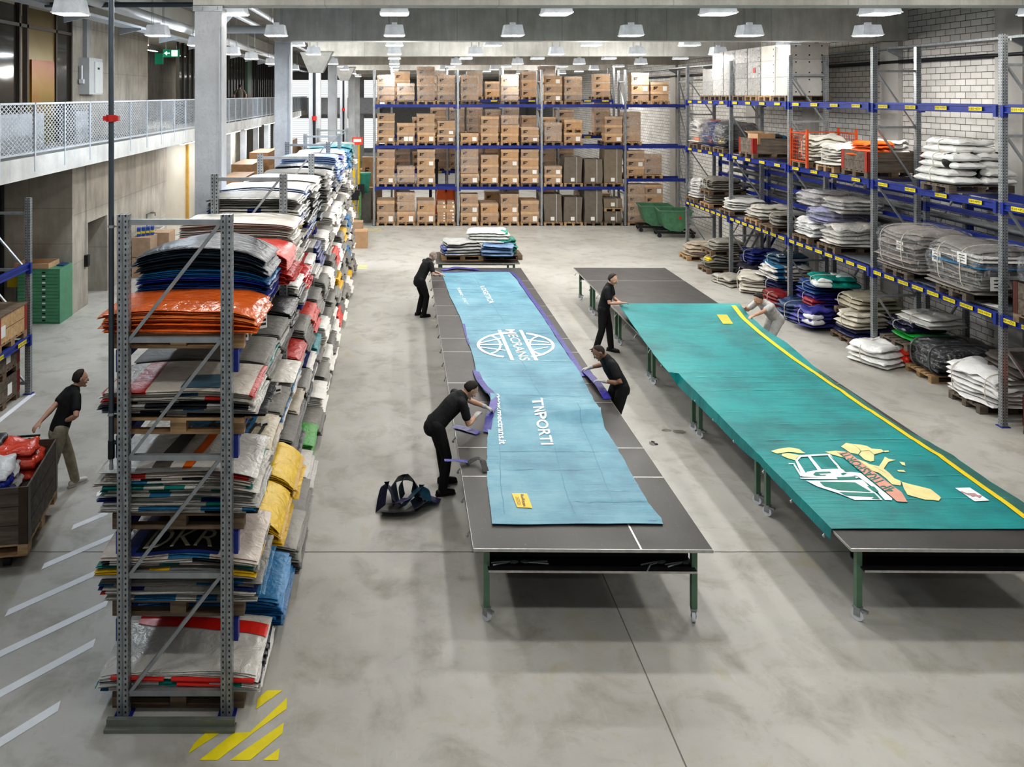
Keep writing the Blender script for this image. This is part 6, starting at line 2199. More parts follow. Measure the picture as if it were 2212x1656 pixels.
# emblem, traced on the flat sheet
MAT['map_yellow'] = M('#ead99a', .45, 0, .12)
MAT['banner'] = M('#d99c88', .5, 0, .15)
MAT['green_ink'] = M('#0c7f74', .45, 0, .15)
mb = MB()
for poly in ([(95, 175), (165, 155), (250, 143), (330, 155), (370, 182), (388, 195), (340, 196), (290, 185), (240, 182), (190, 192), (150, 200)],
             [(190, 200), (240, 192), (300, 205), (340, 215), (310, 235), (300, 250), (240, 235), (190, 218)],
             [(548, 178), (640, 170), (720, 180), (780, 230), (850, 250), (900, 270), (940, 300), (1000, 340), (1000, 355), (900, 320), (800, 280), (700, 230), (620, 210)],
             [(683, 135), (725, 108), (790, 118), (850, 122), (900, 132), (940, 155), (1020, 160), (1045, 180), (1000, 195), (960, 208), (958, 255), (930, 262), (880, 245), (830, 205), (760, 190), (720, 160)],
             [(1040, 172), (1080, 170), (1086, 182), (1048, 186)],
             [(905, 280), (1000, 300), (1050, 225), (1085, 240), (1140, 248), (1080, 262), (1040, 320), (1090, 358), (1130, 400), (1190, 425), (1180, 460), (1110, 450), (1060, 400), (1000, 355), (930, 320)],
             [(1170, 262), (1215, 268), (1220, 296), (1195, 290)], [(1150, 333), (1205, 333), (1225, 350), (1165, 346)],
             [(1190, 428), (1270, 450), (1345, 468), (1430, 490), (1500, 545), (1518, 562), (1500, 590), (1440, 580), (1380, 578), (1300, 555), (1240, 540), (1210, 490)]):
    poly_on(mb, gq(zoomxy(poly)), on_green, 0, 10)
mb.build('europe_map', MAT['map_yellow'], GT)
mb = MB()
for ln in ([(780, 120), (830, 150), (850, 175), (830, 205), (862, 245)], [(850, 175), (920, 170), (960, 208)], [(905, 280), (960, 300), (1060, 358)], [(1180, 425), (1196, 460)], [(1280, 535), (1340, 550), (1400, 565), (1500, 590)], [(650, 180), (720, 240), (800, 280)]):
    for a, b in zip(ln, ln[1:]):
        poly_on(mb, gq(zoomxy([(a[0] - 3, a[1]), (b[0] - 3, b[1]), (b[0] + 3, b[1] + 2), (a[0] + 3, a[1] + 2)])), lambda p: on_green(p) + V((0, 0, .003)), 0, 8)
mb.build('map_borders', MAT['green_ink'], GT)
mb = MB()
poly_on(mb, gq(zoomxy([(655, 190), (740, 185), (1190, 520), (1240, 602), (1150, 595), (1000, 470)])), lambda p: on_green(p) + V((0, 0, .004)), 0, 14)
BN_ = mb.build('banner', MAT['banner'], GT)
mb = MB()
text_on(mb, '4P TRASPORTI', gq(zoomxy([(1150, 500), (735, 190), (672, 205), (1062, 535)])), lambda p: on_green(p) + V((0, 0, .008)))
mb.build('banner_lettering', MAT['green_ink'], BN_)
# white line drawing of a truck lying on its side
mb = MB()
for poly in ([(300, 250), (340, 215), (560, 200), (580, 215), (350, 228), (320, 255)], [(300, 250), (320, 250), (395, 372), (360, 392)], [(340, 400), (640, 392), (820, 388), (830, 400), (640, 412), (345, 410)],
             [(560, 200), (590, 200), (690, 330), (770, 350), (850, 360), (900, 400), (1110, 570), (1110, 585), (1050, 582), (950, 480), (870, 420), (820, 385), (760, 372), (680, 345)],
             [(390, 425), (860, 415), (880, 430), (1030, 582), (800, 582), (660, 530), (480, 470)], [(400, 350), (520, 330), (690, 325), (800, 385), (640, 398), (360, 392)],
             [(405, 222), (430, 222), (520, 330), (490, 338)], [(285, 290), (298, 285), (360, 385), (345, 390)], [(245, 276), (300, 278), (300, 284), (245, 284)]):
    poly_on(mb, gq(zoomxy(poly)), lambda p: on_green(p) + V((0, 0, .002)), 0, 12)
TKD = mb.build('truck_drawing', MAT['print_white'], GT)
mb = MB()
for poly in ([(505, 435), (800, 440), (935, 520), (660, 505), (540, 470)], [(670, 522), (960, 530), (1010, 578), (940, 575), (960, 560), (720, 548)], [(450, 375), (470, 355), (590, 352), (600, 362), (490, 368), (520, 380), (560, 378), (550, 384), (480, 386)],
             [(645, 396), (800, 392), (815, 416), (660, 420)], [(680, 370), (700, 360), (735, 362), (700, 380)], [(590, 215), (640, 260), (770, 350), (720, 352), (600, 230)], [(900, 470), (960, 475), (1000, 520), (960, 520)]):
    poly_on(mb, gq(zoomxy(poly)), lambda p: on_green(p) + V((0, 0, .006)), 0, 12)
for k in range(9):
    a = (468 + k * 12, 230 + k * 9)
    poly_on(mb, gq(zoomxy([(a[0], a[1]), (a[0] + 88, a[1] - 4), (a[0] + 90, a[1] - 1), (a[0] + 2, a[1] + 3)])), lambda p: on_green(p) + V((0, 0, .006)), 0, 8)
mb.build('truck_detail', MAT['green_ink'], TKD)
mb = MB(); poly_on(mb, gq(zoomxy([(1635, 480), (1760, 478), (1925, 592), (1800, 597)])), on_green, 0, 6); WP = mb.build('white_patch', MAT['print_white'], GT)
mb = MB()
for poly in ([(1740, 530), (1800, 530), (1830, 550), (1780, 558)], [(1690, 510), (1760, 540), (1750, 545), (1680, 515)], [(1800, 545), (1860, 550), (1840, 570)]):
    poly_on(mb, gq(zoomxy(poly)), lambda p: on_green(p) + V((0, 0, .004)), 0, 5)
mb.build('patch_mark', M('#b98a8f', .6, 0, .2), WP)
# yellow stripe and darker border along the far long side
YS = [(652, 1578), (687, 1605), (718, 1640), (749, 1680), (776, 1716), (799, 1750), (840, 1811), (876, 1862), (906, 1908), (948, 1972), (984, 2028), (1030, 2092), (1075, 2155), (1100, 2190), (1141, 2246)]


def ystripe(a, b):
    v = 803 + (1141 - 803) * b
    u = lerp_tab(YS, v) + (a - .5) * (9 + 5 * b)
    p = P(u, v, ZG); return on_green(p)


mb = MB(); mb.grid(ystripe, 3, 90); mb.build('yellow_stripe', M('#e2c818', .4, 0, .1), GT)


def lifted_strip(a, b, u0f, wpx):
    v = 660 + (803 - 660) * b
    ul, ur = lerp_tab(GLU, v), lerp_tab(GRU, v)
    return ul, ur, v


def green_at(v, u):
    ul, ur = lerp_tab(GLU, v), lerp_tab(GRU, v)
    b = ((v - 655) / (1141 - 655)) ** (1 / 1.2)
    p = green_fn(max(.001, min(.999, (u - ul) / (ur - ul))), b)
    return p + V((0, -.004, .009))


YL = YS
mb = MB()
mb.grid(lambda a, b: green_at(660 + 143 * b, lerp_tab(YL, 660 + 143 * b) + (a - .5) * 10), 3, 40)
mb.build('yellow_stripe', M('#e2c818', .4, 0, .1), GT)
MAT['border'] = M('#2a655d', .5, 0, .3, 4)
def gborder(a, b):
    v = 803 + (1141 - 803) * b
    u0, u1 = lerp_tab(YS, v) + 5 + 3 * b, lerp_tab(GRU, v) - 2
    return on_green(P(u0 + (u1 - u0) * a, v, ZG)) - V((0, 0, .003))
mb = MB(); mb.grid(gborder, 3, 90); mb.build('dark_border', MAT['border'], GT)
# pale crease lines across the green sheet
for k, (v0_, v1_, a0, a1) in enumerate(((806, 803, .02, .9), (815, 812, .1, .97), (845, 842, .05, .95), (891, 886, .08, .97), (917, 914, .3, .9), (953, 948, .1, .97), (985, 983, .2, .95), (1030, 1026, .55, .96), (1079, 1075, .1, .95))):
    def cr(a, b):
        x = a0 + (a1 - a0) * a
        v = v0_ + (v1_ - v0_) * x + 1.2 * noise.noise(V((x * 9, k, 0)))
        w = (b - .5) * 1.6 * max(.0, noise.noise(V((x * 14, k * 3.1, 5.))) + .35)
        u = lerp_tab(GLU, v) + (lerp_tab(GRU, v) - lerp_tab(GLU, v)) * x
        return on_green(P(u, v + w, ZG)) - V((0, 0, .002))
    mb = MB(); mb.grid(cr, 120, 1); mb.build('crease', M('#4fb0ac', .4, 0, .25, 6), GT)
mb = MB(); mb.grid(lambda a, b: green_at(680 + 20 * b, 1548 + 8 * b + a * 22 + 6 * b), 5, 6); mb.build('yellow_mark', M('#e0b93a', .45, 0, .1), GT)
# ------------------------------------------------------------------ people
def remesh(name, mb, mat, parent, voxel=.008, smooth=4, fac=.5):
    me = bpy.data.meshes.new(name)
    me.from_pydata(mb.v, [], mb.f)
    bm = bmesh.new(); bm.from_mesh(me); bmesh.ops.recalc_face_normals(bm, faces=bm.faces); bm.to_mesh(me); bm.free()
    o = bpy.data.objects.new(name, me); C.objects.link(o)
    r = o.modifiers.new('r', 'REMESH'); r.mode = 'VOXEL'; r.voxel_size = voxel
    if smooth:
        sm = o.modifiers.new('s', 'SMOOTH'); sm.factor = fac; sm.iterations = smooth
    dg = bpy.context.evaluated_depsgraph_get()
    out = bpy.data.meshes.new_from_object(o.evaluated_get(dg))
    bpy.data.objects.remove(o); bpy.data.meshes.remove(me)
    out.name = name
    out.materials.clear(); out.materials.append(mat)
    out.polygons.foreach_set('use_smooth', [True] * len(out.polygons))
    return obj(name, out, parent)


def limb(mb, pts, rad, side=None, n=14):
    "rounded tapering limb; rad entries r or (side, depth)"
    pts = [V(p) for p in pts]
    vs, fs = [], []
    P2, R2 = [], []
    for i, p in enumerate(pts):
        P2.append(p); R2.append(rad[i] if isinstance(rad[i], tuple) else (rad[i], rad[i]))
    # round caps
    d0 = (P2[0] - P2[1]).normalized(); d1 = (P2[-1] - P2[-2]).normalized()
    def cap(p, d, r, rev):
        out = []
        for t in (.35, .75, .97):
            out.append((p + d * (r[0] + r[1]) / 2 * t, (r[0] * math.sqrt(1 - t * t), r[1] * math.sqrt(1 - t * t))))
        return list(reversed(out)) if rev else out
    ringp = cap(P2[0], d0, R2[0], True) + list(zip(P2, R2)) + cap(P2[-1], d1, R2[-1], False)
    a = None
    for i, (p, r) in enumerate(ringp):
        d = (ringp[min(i + 1, len(ringp) - 1)][0] - ringp[max(i - 1, 0)][0]).normalized()
        ref = V(side) if side is not None else (a if a is not None else d.orthogonal())
        a = ref - d * ref.dot(d)
        a = a.normalized() if a.length > 1e-5 else d.orthogonal().normalized()
        b = d.cross(a)
        for k in range(n):
            t = 2 * PI * k / n
            vs.append(p + a * math.cos(t) * r[0] + b * math.sin(t) * r[1])
    m = len(ringp)
    for i in range(m - 1):
        for k in range(n):
            fs.append((i * n + k, i * n + (k + 1) % n, (i + 1) * n + (k + 1) % n, (i + 1) * n + k))
    fs.append(tuple(range(n - 1, -1, -1))); fs.append(tuple((m - 1) * n + k for k in range(n)))
    mb.add(vs, fs)


def ik(a, c, l1, l2, pole):
    a, c, pole = V(a), V(c), V(pole)
    d = c - a
    L = min(d.length, (l1 + l2) * .998)
    dn = d.normalized()
    c = a + dn * L
    x = (l1 * l1 - l2 * l2 + L * L) / (2 * L)
    hh = math.sqrt(max(0, l1 * l1 - x * x))
    q = pole - dn * pole.dot(dn)
    q = q.normalized() if q.length > 1e-5 else dn.orthogonal().normalized()
    return a + dn * x + q * hh, c


def hand(mb, w, d, nrm, thumb, grow=0., curl=.5):
    "palm with four unequal bent fingers and a thumb; nrm = palm side"
    d = V(d).normalized(); nrm = V(nrm); nrm = (nrm - d * nrm.dot(d)).normalized()
    s = V(thumb); s = (s - d * s.dot(d) - nrm * s.dot(nrm)).normalized()
    limb(mb, [w - d * .02, w + d * .03, w + d * .085], [(.028 + grow, .022 + grow), (.04 + grow, .017 + grow), (.041 + grow, .014 + grow)], s, 12)
    for k, L in enumerate((.068, .078, .072, .056)):
        k0 = w + d * .088 + s * (.030 - .020 * k)
        a1, a2, a3 = curl * .5, curl * 1.2, curl * 1.9
        p1 = k0 + (d * math.cos(a1) + nrm * math.sin(a1)) * L * .45
        p2 = p1 + (d * math.cos(a2) + nrm * math.sin(a2)) * L * .32
        p3 = p2 + (d * math.cos(a3) + nrm * math.sin(a3)) * L * .26
        limb(mb, [k0 - d * .03, k0, p1, p2, p3], [.009 + grow, .0092 + grow, .0085 + grow, .008 + grow, .007 + grow], s, 8)
    t0 = w + d * .02 + s * .026
    t1 = t0 + (d * .75 + s * .62 + nrm * .2).normalized() * .045
    t2 = t1 + (d * .92 + s * .25 + nrm * .35).normalized() * .03
    limb(mb, [t0 - s * .012, t0, t1, t2], [.013 + grow, .012 + grow, .010 + grow, .008 + grow], nrm, 8)


SKIN = {}


def person(label, loc, face, lean=10, side=0, twist=0, pz=.94, pf=0., px=0., feet=((-.11, .02), (.11, .02)), footdir=(0, 0), hands=(None, None), headdir=(0, 1, -.2), hair='#2a211b', bald=False,
           shirt='#131416', pants='#121214', shoes='#141313', skin='#c39a82', gloves=False, lift=(0, 0), hnorm=None, heights=1., curl=.55, build=1., sleeve=.62):
    """loc: floor point; face: degrees, 0 = looking along +x; local x right, y forward"""
    th = math.radians(face) - PI / 2
    t = thing('person', label, 'person', loc, th)
    B = build
    sk = M(skin, .55, 0, .08, 9)
    pel = V((px, pf, pz))
    la, sa = math.radians(lean), math.radians(side)
    tv = V((math.sin(sa), math.sin(la), math.cos(la) * math.cos(sa))).normalized()
    tw = math.radians(twist)
    right = V((math.cos(tw), math.sin(tw), 0)); right = (right - tv * right.dot(tv)).normalized()
    fwd = tv.cross(right)
    if fwd.y < 0 and abs(twist) < 90: fwd = -fwd
    waist = pel + tv * .17 + fwd * .0
    chest = pel + tv * .34
    sh = pel + tv * .475
    neck = pel + tv * .535 + fwd * .01
    hd = V(headdir).normalized()
    up = (tv * .75 + V((0, 0, .35)) + hd * .15).normalized()
    up = (up - hd * up.dot(hd)).normalized()
    hr = hd.cross(up).normalized()
    hc = neck + (tv * .6 + up * .4).normalized() * .145 + hd * .035
    HR = Matrix((hr, hd, up)).transposed()

    def H(x, y, z): return hc + HR @ V((x, y, z))
    S = [sh - right * .185 * B, sh + right * .185 * B]
    El, Wr, Hd = [], [], []
    for k in (0, 1):
        tgt = hands[k]
        sgn = -1 if k == 0 else 1
        if tgt is None: tgt = pel + right * sgn * .27 + V((0, .06, -.12))
        else: tgt = V(tgt)
        # wrist sits short of the target by the hand length
        v = (tgt - S[k]).normalized()
        wt = tgt - v * .11
        e, w = ik(S[k], wt, .29, .265, V((sgn * .7, -.35, -.75)))
        El.append(e); Wr.append(w); Hd.append((w - e).normalized())
    hipL = [pel - right * .095, pel + right * .095]
    Kn, An = [], []
    for k in (0, 1):
        a = V((feet[k][0], feet[k][1], .085 + lift[k]))
        kk, an = ik(hipL[k], a, .45, .43, V((0, 1, .1)))
        Kn.append(kk); An.append(an)
    # body
    b = MB()
    limb(b, [pel - tv * .04, pel + tv * .04, waist, chest, sh - tv * .03, sh + tv * .02], [(.15 * B, .105), (.155 * B, .11), (.135 * B, .10), (.155 * B, .112), (.165 * B, .095), (.12 * B, .075)], right, 18)
    limb(b, [S[0] + right * .02, sh, S[1] - right * .02], [.055, .065, .055], tv, 12)
    limb(b, [neck - tv * .05, neck + tv * .05, hc - up * .05], [.058, .054, .052], right, 12)
    for k in (0, 1):
        limb(b, [S[k], S[k].lerp(El[k], .35), El[k], El[k].lerp(Wr[k], .3), Wr[k]], [.052, .049, .038, .040, .026], None, 12)
        nrm = hnorm[k] if hnorm else V((0, .2, -1))
        sgn = 1 if k == 0 else -1
        hand(b, Wr[k], Hd[k], nrm, right * sgn + V((0, .4, 0)), 0., curl)
        limb(b, [hipL[k], hipL[k].lerp(Kn[k], .5), Kn[k], Kn[k].lerp(An[k], .3), An[k]], [.088, .078, .056, .056, .036], None, 12)
        fd = V((math.sin(footdir[k]), math.cos(footdir[k]), 0))
        limb(b, [An[k] - fd * .05 - V((0, 0, .045)), An[k] + fd * .06 - V((0, 0, .045)), An[k] + fd * .16 - V((0, 0, .06))], [.034, .036, .026], None, 10)
    # head: skull, jaw, nose, ears, brow, chin, lips
    def headfn(p, d):
        w = 1.0
        if d.z < 0: w = 1 + d.z * .30
        y = p.y * (1 + .10 * max(0, -d.y) * max(0, d.z + .3))
        if d.z < -.2 and d.y > 0: y *= 1.02
        return HR @ V((p.x * w, y, p.z))
    b.sph(hc, (.076, .097, .118), 20, 14, 0, headfn)
    limb(b, [H(0, .04, -.085), H(0, .078, -.098)], [(.034, .026), (.024, .02)], hr, 10)
    limb(b, [H(0, .088, .02), H(0, .108, -.018), H(0, .112, -.03)], [(.008, .008), (.012, .012), (.014, .010)], hr, 8)
    limb(b, [H(-.045, .083, .032), H(0, .092, .034), H(.045, .083, .032)], [.008, .009, .008], up, 8)
    limb(b, [H(-.02, .093, -.058), H(.02, .093, -.058)], [.007, .007], up, 6)
    for s in (-1, 1):
        limb(b, [H(s * .076, -.002, .028), H(s * .084, -.012, .0), H(s * .077, .0, -.03)], [(.007, .015), (.008, .018), (.006, .012)], hr, 8)
        limb(b, [H(s * .038, .075, -.012), H(s * .05, .06, -.03)], [.022, .02], up, 8)
    body = remesh('body', b, sk, t, .0075, 4, .45)
    # eyes and mouth
    for s in (-1, 1):
        e = MB(); e.sph(H(s * .031, .086, .010), .0115, 10, 7); ey = e.build('eye', M('#e8e4de', .3, 0, .02), t, smooth=True)
        e = MB(); e.sph(H(s * .031, .0945, .010), .0062, 8, 6); e.build('iris', M('#2b221c', .3, 0, .02), ey, smooth=True)
    e = MB(); limb(e, [H(-.021, .0975, -.058), H(0, .1015, -.057), H(.021, .0975, -.058)], [(.0035, .004)] * 3, up, 6); e.build('lips', M('#9b6a5c', .5, 0, .05), t, smooth=True)
    # hair
    hm = MB()
    g = .004 if bald else .016
    def hline(y):
        return .092 if y > .035 else (.092 - (.035 - y) * 2.6 if y > -.02 else -.065)
    def hairfn(p, d):
        k = max(0, min(1, (p.z - hline(p.y)) / .045))
        gg = -.016 + (g + .016) * k
        return HR @ V((p.x + d.x * gg, p.y * (1 + .10 * max(0, -d.y) * max(0, d.z + .3)) + d.y * gg, p.z + d.z * gg)) + HR @ d * (g * .5 * k * noise.noise(V((d.x * 7, d.y * 7, d.z * 7))))
    hm.sph(hc, (.076, .097, .118), 30, 22, 0, hairfn)
    keep = []
    for f in hm.f:
        c = sum((V(hm.v[i]) for i in f), V()) / len(f) - hc
        q = HR.transposed() @ c
        if q.z > hline(q.y) - .012: keep.append(f)
    hm.f = keep; hm.m = [0] * len(keep)
    hm.build('hair', M(hair, .75, 0, .3, 40), t, smooth=True)
    # t-shirt
    c = MB()
    limb(c, [pel - tv * .02 , pel + tv * .05, waist, chest, sh - tv * .03, sh + tv * .025], [(.168 * B, .122), (.172 * B, .126), (.158 * B, .122), (.172 * B, .128), (.178 * B, .11), (.125 * B, .088)], right, 18)
    limb(c, [S[0] + right * .02, sh, S[1] - right * .02], [.066, .076, .066], tv, 12)
    for k in (0, 1):
        limb(c, [S[k], S[k].lerp(El[k], sleeve * .5), S[k].lerp(El[k], sleeve)], [.064, .066, .064], None, 12)
    remesh('t_shirt', c, M(shirt, .8, 0, .25, 14, .3), t, .011, 3, .4)
    c = MB()
    limb(c, [pel - tv * .06, pel + tv * .05], [(.160 * B, .118), (.162 * B, .118)], right, 18)
    for k in (0, 1):
        limb(c, [hipL[k], hipL[k].lerp(Kn[k], .5), Kn[k], Kn[k].lerp(An[k], .35), An[k] + V((0, 0, .0))], [.103, .092, .075, .074, .064], None, 14)
    remesh('trousers', c, M(pants, .8, 0, .25, 14, .3), t, .011, 3, .4)
    for k in (0, 1):
        c = MB()
        fd = V((math.sin(footdir[k]), math.cos(footdir[k]), 0)); sd = V((fd.y, -fd.x, 0))
        z = An[k].z - .085
        base = V((An[k].x, An[k].y, z))
        limb(c, [base - fd * .06 + V((0, 0, .045)), base + fd * .04 + V((0, 0, .045)), base + fd * .15 + V((0, 0, .036))], [(.043, .043), (.046, .043), (.042, .034)], sd, 14)
        limb(c, [base - fd * .015 + V((0, 0, .05)), base - fd * .01 + V((0, 0, .11))], [.046, .044], sd, 12)
        so = remesh('shoe', c, M(shoes, .5, 0, .2), t, .008, 2, .4)
        c = MB(); c.prism([(base.x + fd.x * a + sd.x * w, base.y + fd.y * a + sd.y * w) for a, w in ((-.1, -.03), (.0, -.04), (.14, -.046), (.19, -.02), (.19, .02), (.14, .046), (.0, .04), (-.1, .03))], z, z + .02)
        c.build('sole', MAT['white'] if shoes != '#141313' else MAT['black'], so)
    if gloves:
        for k in (0, 1):
            c = MB()
            nrm = hnorm[k] if hnorm else V((0, .2, -1))
            sgn = 1 if k == 0 else -1
            hand(c, Wr[k], Hd[k], nrm, right * sgn + V((0, .4, 0)), .0035, curl)
            limb(c, [Wr[k] - Hd[k] * .05, Wr[k]], [.034, .032], None, 10)
            remesh('work_glove', c, M('#b9b6b2', .85, 0, .2, 30), t, .006, 2, .35)
    return t


def loc_to(t_loc, face, w):
    "world point -> the person's local frame"
    th = math.radians(face) - PI / 2
    d = V(w) - V(t_loc)
    c, s = math.cos(-th), math.sin(-th)
    return V((c * d.x - s * d.y, s * d.x + c * d.y, d.z))


def mk(label, loc, face, hl, hr, **k):
    hh = [loc_to(loc, face, x) if x is not None else None for x in (hl, hr)]
    return person(label, loc, face, hands=hh, **k)


# worker bent over the blue-tarp table near the camera
L1 = V((.66, 11.42, 0))
mk('person in black t-shirt and trousers bent over the pale blue tarp, pulling its edge', L1, 12, P(1062, 884, .97), P(1036, 905, .95), lean=46, twist=6, pz=.945, pf=-.08, feet=((-.18, .10), (.16, -.02)), footdir=(.1, -.1),
   headdir=(.05, .75, -.75), hair='#241c17', gloves=True)
# worker at the far end of the same table
L2 = V((.66, 20.35, 0))
mk('person in black leaning over the far end of the pale blue tarp', L2, 25, P(957, 596, .95), P(950, 601, .95), lean=30, pz=.93, pf=-.03, feet=((-.12, .0), (.12, .03)), headdir=(.1, .8, -.6), hair='#8b7f78', bald=True, gloves=False, skin='#b79a8a', hnorm=None)
# worker between the tables
L3 = V((3.66, 13.05, 0))
mk('person in black between the tables gripping a violet strip of the blue tarp', L3, 196, P(1296, 836, .96), P(1266, 800, .97), lean=30, twist=-8, pz=.90, pf=.0, feet=((-.14, -.05), (.14, .04)), headdir=(.15, .75, -.6), hair='#2e2622', bald=True, skin='#8f6a55', gloves=True)
# worker spreading the green tarp, standing between the tables
L4 = V((4.56, 17.55, 0))
mk('person in black standing between the tables holding up a corner of the green tarp', L4, -35, V((4.86, 17.32, 1.06)), P(1352, 662, 1.08), lean=14, twist=10, pz=.95, pf=0., feet=((-.12, .12), (.14, -.12)), headdir=(.1, 1, -.25), hair='#3a3029', skin='#cda18b')
# worker on the wall side of the green tarp
L5 = V((8.06, 17.1, 0))
mk('person in light clothes stooping behind the lifted green tarp by the wall side', L5, 205, P(1612, 690, 1.0), P(1600, 668, 1.06), lean=46, pz=.86, pf=-.05, feet=((-.13, .12), (.14, -.10)), headdir=(0, .8, -.6), hair='#2c2622', shirt='#c9c8c6', pants='#b9b8b5', shoes='#c9c8c6')
# worker pulling the crate trolley
L6 = V((-4.72, 11.25, 0))
mk('person in black t-shirt and beige trousers pulling the loaded crate trolley', L6, 48, V((-4.98, 11.02, .98)), V((-4.62, 11.20, .96)), lean=24, twist=-12, pz=.93, pf=.04, feet=((-.10, .32), (.12, -.30)), headdir=(.35, 1, -.15), hair='#2b221d', pants='#a39a86', shoes='#d8d6d2', skin='#c59b84')
# passer-by on the gallery
L7 = V((-8.05, 42.0, 4.37))
mk('person in brown clothes walking on the gallery behind the railing', L7, 100, None, None, lean=3, pz=.95, feet=((-.1, .15), (.1, -.15)), shirt='#6f675c', pants='#5d564d', hair='#3a322b')
# ------------------------------------------------------------------ loaded crate trolley (pulled by the worker)
CT = V((-4.88, 10.05, 0)); CR = .16
tro = crate((CT.x, CT.y, .19), .95, 1.36, .66, 'dark wooden crate on a pallet truck heaped with offcuts', CR, 'wood_grey', '#4a3a2c', pal='wood_pallet', boards=3)
tp = thing('pallet_truck', 'pallet truck under the moving crate with a steering handle', 'pallet truck', (CT.x, CT.y, 0), CR)
for x in (-.2, .2):
    MB().box(x - .08, -.55, .12, x + .08, .62, .185).build('fork', MAT['black_metal'], tp)
    mb = MB(); mb.tube([(x - .04, -.5, .06), (x + .04, -.5, .06)], .06, 12); mb.build('roller', MAT['black'], tp)
MB().box(-.28, .72, .1, .28, .86, .42).build('pump_housing', M('#c8781f', .45, .1, .15), tp)
mb = MB(); mb.tube([(0, .79, .4), (.08, .87, .7), (.06, .90, .93)], .018, 8); mb.tube([(-.1, .90, .96), (.2, .90, .96)], .016, 8); mb.build('handle', MAT['black_metal'], tp)
for x in (-.06, .06):
    mb = MB(); mb.tube([(x - .03, .80, .08), (x + .03, .80, .08)], .08, 14); mb.build('steering_wheel', MAT['black'], tp)
for k, (dx, dy, s, c, nm, mt) in enumerate(((-.1, -.25, (.7, .75, .42), '#dcdcdc', 'white tarp offcut on the moving crate', 'tarp'), (.05, .22, (.7, .6, .40), '#d84a30', 'orange-red tarp offcut on the moving crate', 'tarp_gloss'),
                                        (-.02, -.42, (.6, .35, .30), '#2c3fae', 'blue tarp offcut at the tail of the moving crate', 'tarp_gloss'), (-.25, .3, (.4, .5, .44), '#3b3a3d', 'dark tarp offcut on the moving crate', 'tarp'))):
    c_, s_ = math.cos(CR), math.sin(CR)
    bundle(nm, (CT.x + c_ * dx - s_ * dy, CT.y + s_ * dx + c_ * dy, .72 + .02 * k), s, CR, c, mt, .16, 3, 0)
# offcut heap on the floor beside the table
hp = P(872, 1095, 0)
t = thing('strip_heap', 'heap of dark blue tarp strips on the floor beside the blue-tarp table', 'tarp strips', hp)
def ribbon(pts, w, c, stand=1., z0=.01):
    ps = [P(u, v, 0) - hp + V((0, 0, zz)) for u, v, zz in pts]
    n = len(ps) - 1
    def cat(i, f):
        a, b, c_, d = ps[max(i - 1, 0)], ps[i], ps[i + 1], ps[min(i + 2, n)]
        return .5 * ((2 * b) + (c_ - a) * f + (2 * a - 5 * b + 4 * c_ - d) * f * f + (3 * b - a - 3 * c_ + d) * f ** 3)
    def fn(a, b):
        q = b * n; i = min(int(q), n - 1)
        p = cat(i, q - i)
        p2 = cat(i, min(1, q - i + .02)) - cat(i, max(0, q - i - .02))
        side = V((p2.y, -p2.x, 0)); side = side.normalized() if side.length > 1e-6 else V((1, 0, 0))
        o = p + side * (a - .5) * w * (1 - stand) + V((0, 0, a * w * stand))
        o.z = max(z0, o.z + z0)
        return o
    mb = MB(); mb.sheet(fn, 4, 40, .004)
    mb.build('strip', M(c, .4, 0, .4, 9, .4), t, smooth=.8, fix=True)


ribbon([(822, 1108, 0), (826, 1088, .06), (834, 1072, .12), (848, 1082, .06), (860, 1098, 0)], .24, '#1f2038', .45)
ribbon([(855, 1096, 0), (850, 1072, .10), (862, 1062, .12), (884, 1062, .13), (902, 1074, .09), (906, 1092, .02), (892, 1104, 0)], .2, '#1d2c3c', .6)
ribbon([(870, 1090, .05), (866, 1072, .12), (880, 1062, .17), (896, 1070, .12), (893, 1086, .05)], .15, '#22343f', .6)
ribbon([(824, 1112, 0), (852, 1114, .0), (886, 1112, .02), (915, 1098, .06)], .30, '#20242e', .3)
ribbon([(868, 1108, .02), (894, 1094, .12), (914, 1084, .16), (922, 1098, .04), (930, 1092, 0)], .26, '#215066', .4)
ribbon([(900, 1082, .06), (922, 1084, .03), (948, 1088, 0)], .30, '#28245c', .2)
ribbon([(838, 1100, .02), (862, 1102, .06), (880, 1096, .08)], .3, '#25205a', .3)
# litter of small clippings
for k, (u, v) in enumerate(((880, 643), (897, 640), (902, 665), (1275, 755), (1282, 752), (1410, 955), (1418, 960))):
    p = P(u, v, 0)
    t = tag(MB().sheet(lambda a, b: V(((a - .5) * .07, (b - .5) * .05, .006 + .01 * math.sin(a * 5))), 4, 3, .003).build('clipping', MAT['white'] if k < 3 else MAT['black'], None, p, k * .8), ['white clipping on the floor at the far end of the table', 'small black scrap on the floor between the tables'][k > 2], 'clipping', ['white clippings on the floor', 'black scraps on the floor'][k > 2])
